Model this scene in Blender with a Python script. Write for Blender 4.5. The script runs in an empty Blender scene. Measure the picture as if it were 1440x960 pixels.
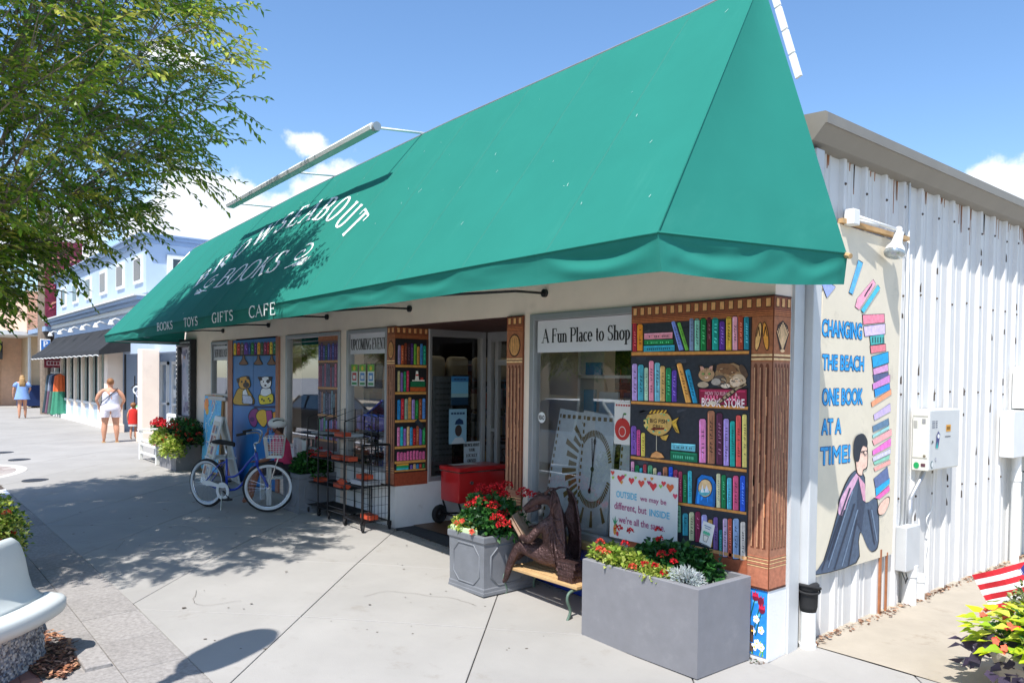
import bpy, bmesh, math, random
from mathutils import Vector, Matrix, noise
from mathutils.geometry import tessellate_polygon
PI = math.pi
SC = bpy.context.scene
COL = SC.collection
# ------------------------------------------------------------------ camera
cam_d = bpy.data.cameras.new('camera')
cam = bpy.data.objects.new('camera', cam_d)
COL.objects.link(cam)
_r = Vector((0.63884625, 0.76923652, 0.01227373))
_d = Vector((0.02583542, -0.005506, -0.99965105))
_f = Vector((-0.76890052, 0.63894042, -0.02339104))
cam.matrix_world = Matrix(((_r.x, -_d.x, -_f.x, 3.004), (_r.y, -_d.y, -_f.y, -4.870), (_r.z, -_d.z, -_f.z, 2.0), (0, 0, 0, 1)))
cam_d.sensor_width = 36.0
cam_d.lens = 27.15
cam_d.shift_y = 0.05235
cam_d.clip_start = 0.05
cam_d.clip_end = 2000
SC.camera = cam
# ------------------------------------------------------------------ sky and sun
SUN = Vector((0.54, -1.0, 1.92)).normalized()
world = bpy.data.worlds.new('World')
SC.world = world
world.use_nodes = True
wn = world.node_tree
wn.nodes.clear()
def nd(t, kind, **kw):
    n = t.nodes.new(kind)
    for k, v in kw.items():
        setattr(n, k, v)
    return n
wout = nd(wn, 'ShaderNodeOutputWorld')
wbg = nd(wn, 'ShaderNodeBackground')
wbg.inputs[1].default_value = 0.15
sky = nd(wn, 'ShaderNodeTexSky', sky_type='NISHITA')
sky.sun_disc = False
sky.sun_elevation = math.asin(SUN.z)
sky.sun_rotation = math.atan2(SUN.x, SUN.y)
sky.air_density = 1.0
sky.dust_density = 0.5
sky.ozone_density = 4.0
geo = nd(wn, 'ShaderNodeTexCoord')
def vmath(op, a, b=None):
    n = nd(wn, 'ShaderNodeVectorMath', operation=op)
    for i, s in enumerate((a, b)):
        if s is None: continue
        if isinstance(s, (tuple, Vector)): n.inputs[i].default_value = s
        else: wn.links.new(s, n.inputs[i])
    return n
def wmath(op, a, b=None, clamp=False):
    n = nd(wn, 'ShaderNodeMath', operation=op, use_clamp=clamp)
    for i, s in enumerate((a, b)):
        if s is None: continue
        if isinstance(s, (int, float)): n.inputs[i].default_value = s
        else: wn.links.new(s, n.inputs[i])
    return n.outputs[0]
vdir = geo.outputs['Generated']
def dirof(px, py):
    x, y = (px - 720) / 1086.0, (py - 555.38) / 1086.0
    return (_f + _r * x + _d * y).normalized()
CLOUDS = [(dirof(330, 290), .13, .055), (dirof(420, 300), .10, .05), (dirof(490, 255), .07, .035), (dirof(436, 206), .035, .020), (dirof(240, 330), .08, .05),
          (dirof(1390, 250), .045, .026), (dirof(1480, 285), .10, .05), (dirof(60, 330), .10, .05), (dirof(250, 80), .04, .012),
          (dirof(-900, 200), .3, .10), (Vector((.6, -.75, .25)).normalized(), .35, .08), (Vector((.9, -.1, .22)).normalized(), .3, .09),
          (Vector((-.2, -.93, .3)).normalized(), .3, .10), (Vector((-.95, -.25, .28)).normalized(), .25, .07), (Vector((.3, .9, .2)).normalized(), .3, .08)]
mask = None
for c, rh, rv in CLOUDS:
    s = vmath('SUBTRACT', vdir, tuple(c)).outputs[0]
    s = vmath('MULTIPLY', s, (1 / rh, 1 / rh, 1 / rv)).outputs[0]
    ln = vmath('LENGTH', s).outputs['Value']
    m = wmath('SUBTRACT', 1.0, ln)
    mask = m if mask is None else wmath('MAXIMUM', mask, m)
mask = wmath('MAXIMUM', mask, -1.0)
n1 = nd(wn, 'ShaderNodeTexNoise')
n1.inputs['Scale'].default_value = 13.0
n1.inputs['Detail'].default_value = 9.0
n1.inputs['Roughness'].default_value = 0.58
wn.links.new(vdir, n1.inputs['Vector'])
v = wmath('ADD', wmath('MULTIPLY', mask, 1.25), wmath('MULTIPLY', wmath('SUBTRACT', n1.outputs['Fac'], 0.5), 4.2))
cl = nd(wn, 'ShaderNodeMapRange', interpolation_type='SMOOTHSTEP')
cl.inputs[1].default_value = 0.02
cl.inputs[2].default_value = 0.75
wn.links.new(v, cl.inputs[0])
shade = nd(wn, 'ShaderNodeMapRange')
shade.inputs[1].default_value = 0.2; shade.inputs[2].default_value = 1.2
shade.inputs[3].default_value = 1.0; shade.inputs[4].default_value = 0.0
wn.links.new(v, shade.inputs[0])
ccol = nd(wn, 'ShaderNodeMixRGB')
ccol.inputs[1].default_value = (4.9, 5.2, 5.8, 1)
ccol.inputs[2].default_value = (6.4, 6.45, 6.5, 1)
wn.links.new(shade.outputs[0], ccol.inputs[0])
mx = nd(wn, 'ShaderNodeMixRGB')
wn.links.new(cl.outputs[0], mx.inputs[0])
hs = nd(wn, 'ShaderNodeHueSaturation'); hs.inputs['Saturation'].default_value = 1.08; hs.inputs['Value'].default_value = 1.08
wn.links.new(sky.outputs[0], hs.inputs['Color']); wn.links.new(hs.outputs[0], mx.inputs[1])
wn.links.new(ccol.outputs[0], mx.inputs[2])
wn.links.new(mx.outputs[0], wbg.inputs[0])
wn.links.new(wbg.outputs[0], wout.inputs[0])
sd = bpy.data.lights.new('sun', 'SUN')
sd.energy = 4.5
sd.angle = math.radians(0.53)
sd.color = (1.0, 0.965, 0.925)
sun = bpy.data.objects.new('sun', sd)
COL.objects.link(sun)
sun.rotation_euler = SUN.to_track_quat('Z', 'Y').to_euler()
sun.location = (5, -10, 20)
SC.view_settings.view_transform = 'Standard'
SC.view_settings.look = 'None'
SC.view_settings.exposure = 0.50
SC.view_settings.gamma = 1.0
SC.view_settings.use_curve_mapping = False
try:
    SC.cycles.max_bounces = 9
    SC.cycles.diffuse_bounces = 7
    SC.cycles.transparent_max_bounces = 12
    SC.cycles.sample_clamp_indirect = 12.0
except Exception:
    pass
# ------------------------------------------------------------------ materials
def lin(c):
    c = c / 255.0
    return c / 12.92 if c <= 0.04045 else ((c + 0.055) / 1.055) ** 2.4
def rgb(h, k=1.0):
    if isinstance(h, int): h = ((h >> 16) & 255, (h >> 8) & 255, h & 255)
    return tuple(lin(v) * k for v in h) + (1.0,)
def mat(name, col=None, rough=.8, metal=0.0, var=.12, vs=4.0, bump=0.0, bs=60.0, trans=0.0, emit=None, spec=.5, dirt=None, ds=1.5, dcol=(.1, .09, .08), bd=.004, coat=0, stain=None, alpha=None, rand=0, gain=1):
    m = bpy.data.materials.new(name)
    m.use_nodes = True
    t = m.node_tree
    b = t.nodes['Principled BSDF']
    tc = nd(t, 'ShaderNodeTexCoord')
    L = t.links.new
    if col is None:
        a = nd(t, 'ShaderNodeAttribute', attribute_name='Col')
        src = a.outputs['Color']
        if gain != 1:
            gm = nd(t, 'ShaderNodeVectorMath', operation='SCALE'); gm.inputs['Scale'].default_value = gain; L(src, gm.inputs[0]); src = gm.outputs[0]
    else:
        a = nd(t, 'ShaderNodeRGB')
        a.outputs[0].default_value = tuple(col)[:3] + (1.0,)
        src = a.outputs[0]
    if var:
        n = nd(t, 'ShaderNodeTexNoise')
        n.inputs['Scale'].default_value = vs
        n.inputs['Detail'].default_value = 6
        n.inputs['Roughness'].default_value = .62
        L(tc.outputs['Object'], n.inputs['Vector'])
        mr = nd(t, 'ShaderNodeMapRange')
        mr.inputs[1].default_value = .25; mr.inputs[2].default_value = .75
        mr.inputs[3].default_value = 1 - var; mr.inputs[4].default_value = 1 + var
        L(n.outputs['Fac'], mr.inputs[0])
        mm = nd(t, 'ShaderNodeVectorMath', operation='SCALE')
        L(src, mm.inputs[0]); L(mr.outputs[0], mm.inputs['Scale'])
        src = mm.outputs[0]
    if rand:
        oi = nd(t, 'ShaderNodeObjectInfo')
        mr = nd(t, 'ShaderNodeMapRange'); mr.inputs[3].default_value = 1 - rand; mr.inputs[4].default_value = 1 + rand
        L(oi.outputs['Random'], mr.inputs[0])
        mm = nd(t, 'ShaderNodeVectorMath', operation='SCALE'); L(src, mm.inputs[0]); L(mr.outputs[0], mm.inputs['Scale']); src = mm.outputs[0]
    if dirt:
        n = nd(t, 'ShaderNodeTexNoise')
        n.inputs['Scale'].default_value = ds
        n.inputs['Detail'].default_value = 8
        n.inputs['Roughness'].default_value = .7
        mp = nd(t, 'ShaderNodeMapping')
        if stain: mp.inputs['Scale'].default_value = stain
        L(tc.outputs['Object'], mp.inputs[0]); L(mp.outputs[0], n.inputs['Vector'])
        mr = nd(t, 'ShaderNodeMapRange', interpolation_type='SMOOTHSTEP')
        mr.inputs[1].default_value = .56; mr.inputs[2].default_value = .74
        mr.inputs[3].default_value = 0; mr.inputs[4].default_value = dirt
        L(n.outputs['Fac'], mr.inputs[0])
        mm = nd(t, 'ShaderNodeMixRGB')
        mm.inputs[2].default_value = tuple(dcol) + (1,)
        L(mr.outputs[0], mm.inputs[0]); L(src, mm.inputs[1])
        src = mm.outputs[0]
    L(src, b.inputs['Base Color'])
    b.inputs['Roughness'].default_value = rough
    b.inputs['Metallic'].default_value = metal
    b.inputs['Specular IOR Level'].default_value = spec
    if coat: b.inputs['Coat Weight'].default_value = coat
    if bump:
        n = nd(t, 'ShaderNodeTexNoise')
        n.inputs['Scale'].default_value = bs
        n.inputs['Detail'].default_value = 5
        L(tc.outputs['Object'], n.inputs['Vector'])
        bu = nd(t, 'ShaderNodeBump')
        bu.inputs['Strength'].default_value = bump
        bu.inputs['Distance'].default_value = bd
        L(n.outputs['Fac'], bu.inputs['Height']); L(bu.outputs[0], b.inputs['Normal'])
    if emit:
        b.inputs['Emission Color'].default_value = tuple(emit[:3]) + (1,)
        b.inputs['Emission Strength'].default_value = emit[3]
    if trans:
        tr = nd(t, 'ShaderNodeBsdfTranslucent')
        L(src, tr.inputs[0])
        ms = nd(t, 'ShaderNodeMixShader')
        ms.inputs[0].default_value = trans
        L(b.outputs[0], ms.inputs[1]); L(tr.outputs[0], ms.inputs[2])
        L(ms.outputs[0], t.nodes['Material Output'].inputs[0])
    return m
def glassmat(name, refl=.16, tint=(.75, .8, .8)):
    m = bpy.data.materials.new(name)
    m.use_nodes = True
    t = m.node_tree
    t.nodes.clear()
    L = t.links.new
    o = nd(t, 'ShaderNodeOutputMaterial')
    g = nd(t, 'ShaderNodeBsdfGlossy')
    g.inputs['Roughness'].default_value = 0.012
    g.inputs[0].default_value = (.95, .97, 1, 1)
    tr = nd(t, 'ShaderNodeBsdfTransparent')
    tr.inputs[0].default_value = tint + (1,)
    fr = nd(t, 'ShaderNodeFresnel')
    fr.inputs[0].default_value = 1.5
    ad = nd(t, 'ShaderNodeMath', operation='ADD', use_clamp=True)
    ad.inputs[1].default_value = refl
    L(fr.outputs[0], ad.inputs[0])
    n = nd(t, 'ShaderNodeTexNoise'); n.inputs['Scale'].default_value = .9
    tc = nd(t, 'ShaderNodeTexCoord'); L(tc.outputs['Object'], n.inputs['Vector'])
    bu = nd(t, 'ShaderNodeBump'); bu.inputs['Strength'].default_value = .05; bu.inputs['Distance'].default_value = .02
    L(n.outputs['Fac'], bu.inputs['Height']); L(bu.outputs[0], g.inputs['Normal'])
    ms = nd(t, 'ShaderNodeMixShader')
    L(ad.outputs[0], ms.inputs[0]); L(tr.outputs[0], ms.inputs[1]); L(g.outputs[0], ms.inputs[2])
    L(ms.outputs[0], o.inputs[0])
    return m
K = {}
K['paint'] = mat('painted_mural', None, gain=1.3, rough=.62, var=.26, vs=30, bump=.25, bs=90, dirt=.18, ds=5, dcol=(.18, .15, .12))
K['print'] = mat('printed_surface', None, rough=.55, var=.03, vs=10)
K['attr'] = mat('coloured_surface', None, rough=.7, var=.10, vs=14, bump=.15, bs=70)
K['petal'] = mat('petals', None, rough=.75, var=.12, vs=30, trans=.25)
K['leaf'] = mat('leaves', None, rough=.42, var=.18, vs=2.5, trans=.38)
K['slab'] = mat('pavement_concrete', rgb((194, 190, 183), .66), rough=.92, var=.10, vs=1.1, bump=.5, bs=140, dirt=.7, ds=3.2, dcol=(.29, .265, .23), bd=.003, rand=.05)
K['paver'] = mat('grey_pavers', rgb((182, 176, 170), .66), rough=.95, var=.30, vs=34, bump=.8, bs=150, dirt=.35, ds=5, dcol=(.2, .18, .16), bd=.004, rand=.08)
K['joint'] = mat('joint_soil', (.085, .065, .05), rough=1, var=.4, vs=6, bump=.6)
K['road'] = mat('road_asphalt', (.24, .24, .24), rough=.95, var=.25, vs=1.2, bump=.7, bs=90)
K['alley'] = mat('alley_concrete', rgb((206, 194, 174), .66), rough=.95, var=.16, vs=1.6, bump=.6, bs=120, dirt=.75, ds=2.6, dcol=(.25, .20, .14), bd=.004)
K['mulch'] = mat('mulch', (.10, .055, .03), rough=1, var=.6, vs=18, bump=1, bs=50, bd=.03)
K['stucco'] = mat('cream_stucco', rgb((254, 234, 214), 1.0), rough=.9, var=.07, vs=2.0, bump=.35, bs=45, dirt=.16, ds=1.6, dcol=(.30, .26, .2))
K['stucco2'] = mat('white_painted_masonry', rgb((236, 236, 234)), rough=.85, var=.07, vs=3, bump=.4, bs=40, dirt=.35, ds=3.0, dcol=(.4, .36, .3))
K['white'] = mat('white_paint', rgb((232, 232, 228)), rough=.55, var=.05, vs=4, dirt=.18, ds=3, dcol=(.5, .46, .4))
K['alu'] = mat('aluminium_frame', rgb((176, 178, 180), .9), rough=.38, metal=.45, var=.08, vs=6)
K['flash'] = mat('grey_flashing', rgb((204, 206, 206)), rough=.5, metal=.1, var=.08, vs=3, dirt=.3, ds=3, dcol=(.45, .4, .36), stain=(4, 4, .5))
K['corr'] = mat('white_corrugated_steel', rgb((214, 213, 210)), rough=.45, var=.05, vs=3, dirt=.5, ds=3.4, dcol=(.42, .33, .26), stain=(1.2, 3.2, .28))
K['fascia'] = mat('taupe_fascia_metal', rgb((146, 141, 131), .85), rough=.5, var=.08, vs=2, dirt=.3, ds=4, dcol=(.3, .27, .22))
K['green'] = mat('green_awning_canvas', (.025, .210, .164), rough=.82, var=.05, vs=1.6, bump=.3, bs=260, trans=.07, spec=.10, dirt=.34, ds=1.6, stain=(2.2, .35, .35), dcol=(.05, .27, .21), bd=.002)
K['seamgreen'] = mat('green_seam_thread', (.014, .165, .125), rough=.85, var=.05)
K['blackcloth'] = mat('black_awning_canvas', (.022, .023, .025), rough=.85, var=.2, vs=4, bump=.3, bs=120)
K['black'] = mat('black_metal', (.018, .018, .02), rough=.42, metal=.3, var=.15, vs=10)
K['iron'] = mat('dark_iron', (.05, .05, .052), rough=.5, metal=.6, var=.2, vs=12)
K['steel'] = mat('bright_steel', (.6, .61, .62), rough=.25, metal=1, var=.06)
K['rubber'] = mat('black_rubber', (.02, .02, .021), rough=.85, var=.2, vs=20)
K['wood'] = mat('painted_brown_wood', rgb((122, 66, 40)), rough=.6, var=.28, vs=7, bump=.2)
K['darkwood'] = mat('dark_soffit_boards', rgb((66, 36, 26)), rough=.6, var=.3, vs=6)
K['tanwood'] = mat('tan_wood', rgb((196, 160, 112)), rough=.65, var=.2, vs=8, bump=.2)
K['greystone'] = mat('grey_planter_fibrestone', rgb((128, 128, 132)), rough=.78, var=.08, vs=8, bump=.5, bs=160, dirt=.22, ds=4, dcol=(.33, .33, .33), bd=.002)
K['lead'] = mat('leaded_grey_planter', rgb((118, 121, 126)), rough=.62, var=.16, vs=5, bump=.3, bs=60, dirt=.45, ds=3, dcol=(.3, .31, .33))
K['soil'] = mat('potting_soil', (.05, .03, .02), rough=1, var=.5, vs=30, bump=1, bs=60, bd=.02)
K['bench'] = mat('grey_green_fibreglass', rgb((206, 210, 206)), rough=.5, var=.05, vs=2, bump=.1, bs=60, dirt=.15, ds=3, dcol=(.5, .52, .48))
K['pebble'] = mat('exposed_aggregate', None, rough=.8, var=.3, vs=30, bump=.6)
K['bronze'] = mat('weathered_bronze', rgb((86, 64, 62)), rough=.40, metal=.55, var=.45, vs=11, bump=1.0, bs=46, dirt=.5, ds=7, dcol=(.42, .32, .30), bd=.02)
K['redpaint'] = mat('red_enamel', (.60, .016, .02), rough=.28, var=.08, vs=3, coat=.4)
K['bluepaint'] = mat('blue_enamel', (.025, .06, .40), rough=.25, var=.05, coat=.5)
K['whitewall'] = mat('white_sidewall_rubber', rgb((214, 218, 220)), rough=.6, var=.08, vs=20)
K['skin'] = mat('skin', rgb((206, 150, 120)), rough=.55, var=.07, vs=12)
K['skin2'] = mat('tanned_skin', rgb((160, 104, 78)), rough=.55, var=.07, vs=12)
K['hair'] = mat('blond_brown_hair', rgb((142, 96, 56)), rough=.6, var=.35, vs=40, bump=.5)
K['cloth'] = mat('coloured_cloth', None, rough=.9, var=.14, vs=14, bump=.5, bs=24, bd=.01)
K['blue_wall'] = mat('pale_blue_siding', rgb((196, 214, 236), .85), rough=.7, var=.04, vs=2, bump=.2, bs=30)
K['blue_trim'] = mat('blue_grey_trim', rgb((150, 172, 200)), rough=.6, var=.05)
K['brick'] = mat('salmon_brick', None, gain=1.25, rough=.9, var=.2, vs=20, bump=.5)
K['beige'] = mat('beige_render', rgb((222, 196, 160)), rough=.9, var=.08)
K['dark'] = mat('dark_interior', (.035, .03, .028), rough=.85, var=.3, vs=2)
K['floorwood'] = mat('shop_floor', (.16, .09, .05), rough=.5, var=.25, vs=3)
K['lampglow'] = mat('lit_tube', (1, 1, 1), var=0, emit=(1, .9, .75, 3.0))
K['bark'] = mat('grey_bark', rgb((132, 118, 104)), rough=.9, var=.3, vs=8, bump=.7, bs=30, bd=.02)
K['glass'] = glassmat('shop_glass', .19, (.88, .92, .92))
K['glass3'] = glassmat('front_glass', .26, (.80, .85, .86))
K['glass2'] = glassmat('entry_glass', .035, (.82, .86, .86))
K['filmglass'] = mat('car_glass', (.02, .03, .035), rough=.05, var=0, spec=1.0)
K['mat_dark'] = mat('entrance_mat', (.055, .06, .066), rough=.95, var=.25, vs=30, bump=.6, bs=200)
# ------------------------------------------------------------------ helpers
def HSET(x, y):
    def S(t):
        t = min(1, max(0, t)); return t * t * (3 - 2 * t)
    if x < 0: return .155 * S(-x / 5) * (1 - S((-y - 1) / 5))
    return min(.055, max(0, y / .7 * .05)) if y > 0 else 0.0
class MB:
    def __init__(s):
        s.v = []; s.f = []; s.c = []; s.m = []; s.any = False
    def add(s, vs, fs, col=None, mi=0):
        o = len(s.v)
        s.v.extend([tuple(p) for p in vs])
        for f in fs:
            s.f.append([i + o for i in f]); s.c.append(col or (1, 1, 1, 1)); s.m.append(mi)
        if col: s.any = True
        return s
    def box(s, a, b, col=None, mi=0):
        x0, y0, z0 = a; x1, y1, z1 = b
        if x0 > x1: x0, x1 = x1, x0
        if y0 > y1: y0, y1 = y1, y0
        if z0 > z1: z0, z1 = z1, z0
        return s.add([(x0, y0, z0), (x1, y0, z0), (x1, y1, z0), (x0, y1, z0), (x0, y0, z1), (x1, y0, z1), (x1, y1, z1), (x0, y1, z1)],
                     [(0, 3, 2, 1), (4, 5, 6, 7), (0, 1, 5, 4), (1, 2, 6, 5), (2, 3, 7, 6), (3, 0, 4, 7)], col, mi)
    def obox(s, c, ax, ay, az, col=None, mi=0):
        c = Vector(c); ax = Vector(ax); ay = Vector(ay); az = Vector(az)
        vs = [c + ax * i + ay * j + az * k for k in (-1, 1) for i, j in ((-1, -1), (1, -1), (1, 1), (-1, 1))]
        return s.add(vs, [(0, 3, 2, 1), (4, 5, 6, 7), (0, 1, 5, 4), (1, 2, 6, 5), (2, 3, 7, 6), (3, 0, 4, 7)], col, mi)
    def bbox(s, a, b, w=.008, col=None, mi=0):
        "box with chamfered edges"
        x0, y0, z0 = a; x1, y1, z1 = b
        bm = bmesh.new()
        bmesh.ops.create_cube(bm, size=1)
        for v in bm.verts: v.co = Vector(((x0 + x1) / 2 + v.co.x * (x1 - x0), (y0 + y1) / 2 + v.co.y * (y1 - y0), (z0 + z1) / 2 + v.co.z * (z1 - z0)))
        bmesh.ops.bevel(bm, geom=bm.edges[:], offset=w, segments=2, affect='EDGES', profile=.5)
        bm.verts.index_update()
        s.add([v.co[:] for v in bm.verts], [[v.index for v in f.verts] for f in bm.faces], col, mi)
        bm.free(); return s
    def frame(s, p, d):
        d = d.normalized(); u = d.orthogonal().normalized(); return u, d.cross(u)
    def tube(s, path, r, n=8, caps=True, col=None, mi=0, closed=False):
        path = [Vector(p) for p in path]; N = len(path)
        rs = r if isinstance(r, (list, tuple)) else [r] * N
        vs = []; prev = None
        for i, p in enumerate(path):
            if closed: d = path[(i + 1) % N] - path[i - 1]
            else: d = path[min(i + 1, N - 1)] - path[max(i - 1, 0)]
            if d.length < 1e-9: d = Vector((0, 0, 1))
            d.normalize()
            if prev is None: u = d.orthogonal().normalized()
            else:
                u = prev - d * prev.dot(d)
                u = u.normalized() if u.length > 1e-6 else d.orthogonal().normalized()
            prev = u; w = d.cross(u)
            for k in range(n):
                a = 2 * PI * k / n; vs.append(p + (u * math.cos(a) + w * math.sin(a)) * rs[i])
        fs = []
        M_ = N if closed else N - 1
        for i in range(M_):
            j = (i + 1) % N
            for k in range(n):
                k2 = (k + 1) % n
                fs.append((i * n + k, i * n + k2, j * n + k2, j * n + k))
        if caps and not closed:
            fs.append(list(range(n))[::-1]); fs.append([(N - 1) * n + k for k in range(n)])
        return s.add(vs, fs, col, mi)
    def lathe(s, prof, c=(0, 0, 0), n=20, col=None, mi=0, a0=0, a1=2 * PI, axis='z', caps=False):
        full = abs(a1 - a0 - 2 * PI) < 1e-6
        m = n if full else n + 1
        vs = []
        for r, z in prof:
            for k in range(m):
                a = a0 + (a1 - a0) * k / n
                x, y = r * math.cos(a), r * math.sin(a)
                q = (x, y, z) if axis == 'z' else ((x, z, y) if axis == 'y' else (z, x, y))
                vs.append((c[0] + q[0], c[1] + q[1], c[2] + q[2]))
        fs = []
        for i in range(len(prof) - 1):
            for k in range(n if full else n):
                k2 = (k + 1) % m
                f = (i * m + k, i * m + k2, (i + 1) * m + k2, (i + 1) * m + k)
                fs.append(f if axis != 'y' else f[::-1])
        if caps:
            fs.append([k for k in range(m)][::-1]); fs.append([(len(prof) - 1) * m + k for k in range(m)])
        return s.add(vs, fs, col, mi)
    def torus(s, c, ax, R, r, n=36, k=8, col=None, mi=0):
        ax = Vector(ax).normalized(); u = ax.orthogonal().normalized(); w = ax.cross(u); c = Vector(c)
        return s.tube([c + (u * math.cos(2 * PI * i / n) + w * math.sin(2 * PI * i / n)) * R for i in range(n)], r, k, closed=True, col=col, mi=mi)
    def prism(s, pts, off, col=None, mi=0):
        "closed outline (3D points) pushed by vector off"
        pts = [Vector(p) for p in pts]; off = Vector(off); n = len(pts)
        return s.add(pts + [p + off for p in pts], [list(range(n))[::-1], [n + i for i in range(n)]] + [(i, (i + 1) % n, n + (i + 1) % n, n + i) for i in range(n)], col, mi)
    def sphere(s, c, r, n=12, m=8, col=None, mi=0):
        r = r if isinstance(r, (tuple, list)) else (r, r, r)
        vs = []; fs = []
        for j in range(m + 1):
            t = PI * j / m
            for k in range(n):
                a = 2 * PI * k / n
                vs.append((c[0] + r[0] * math.sin(t) * math.cos(a), c[1] + r[1] * math.sin(t) * math.sin(a), c[2] + r[2] * math.cos(t)))
        for j in range(m):
            for k in range(n):
                k2 = (k + 1) % n
                fs.append((j * n + k, (j + 1) * n + k, (j + 1) * n + k2, j * n + k2))
        return s.add(vs, fs, col, mi)
WM = {}
def tag(o, label=None, cat=None, group=None, kind=None):
    if label: o['label'] = label
    if cat: o['category'] = cat
    if group: o['group'] = group
    if kind: o['kind'] = kind
    return o
def ob(name, mb, mats, parent=None, smooth=False, local=False, label=None, cat=None, group=None, kind=None, auto=None):
    me = bpy.data.meshes.new(name)
    vs = mb.v
    W = WM.get(parent.name_full) if parent else None
    if W is not None and not local:
        Wi = W.inverted(); vs = [Wi @ Vector(p) for p in vs]
    me.from_pydata(vs, [], mb.f)
    if mb.any:
        at = me.color_attributes.new('Col', 'FLOAT_COLOR', 'CORNER')
        buf = []
        for f, c in zip(mb.f, mb.c):
            buf.extend(tuple(c[:3]) + (1.0,) if len(c) == 3 else tuple(c)); 
            for _ in range(len(f) - 1): buf.extend(tuple(c[:3]) + (1.0,))
        at.data.foreach_set('color', buf)
    if not isinstance(mats, (list, tuple)): mats = [mats]
    for m in mats: me.materials.append(K[m] if isinstance(m, str) else m)
    if len(mats) > 1: me.polygons.foreach_set('material_index', mb.m)
    if smooth: me.polygons.foreach_set('use_smooth', [True] * len(me.polygons))
    if auto is not None:
        me.polygons.foreach_set('use_smooth', [True] * len(me.polygons))
        try: me.set_sharp_from_angle(angle=math.radians(auto))
        except Exception: pass
    me.update()
    o = bpy.data.objects.new(name, me)
    COL.objects.link(o)
    if parent: o.parent = parent; WM[o.name_full] = W if W is not None else Matrix()
    else: WM[o.name_full] = Matrix()
    return tag(o, label, cat, group, kind)
def thing(name, label, cat, loc=(0, 0, 0), rz=0, group=None):
    o = bpy.data.objects.new(name, None)
    COL.objects.link(o)
    o.empty_display_size = .2
    o.location = loc; o.rotation_euler = (0, 0, rz)
    WM[o.name_full] = Matrix.Translation(Vector(loc)) @ Matrix.Rotation(rz, 4, 'Z')
    return tag(o, label, cat, group)
def kids(o): return [c for c in bpy.data.objects if c.parent == o]
def clone(o, loc, rz=None, label=None, parent=None):
    def cp(a, par):
        b = a.copy(); COL.objects.link(b); b.parent = par
        for ch in a.children: cp(ch, b)
        return b
    r = cp(o, parent)
    r.location = loc
    if rz is not None: r.rotation_euler = (0, 0, rz)
    if label: r['label'] = label
    return r
def piece(name, me, parent, label=None):
    o = bpy.data.objects.new(name, me); COL.objects.link(o); o.parent = parent
    if label: o['label'] = label
    return o
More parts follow.
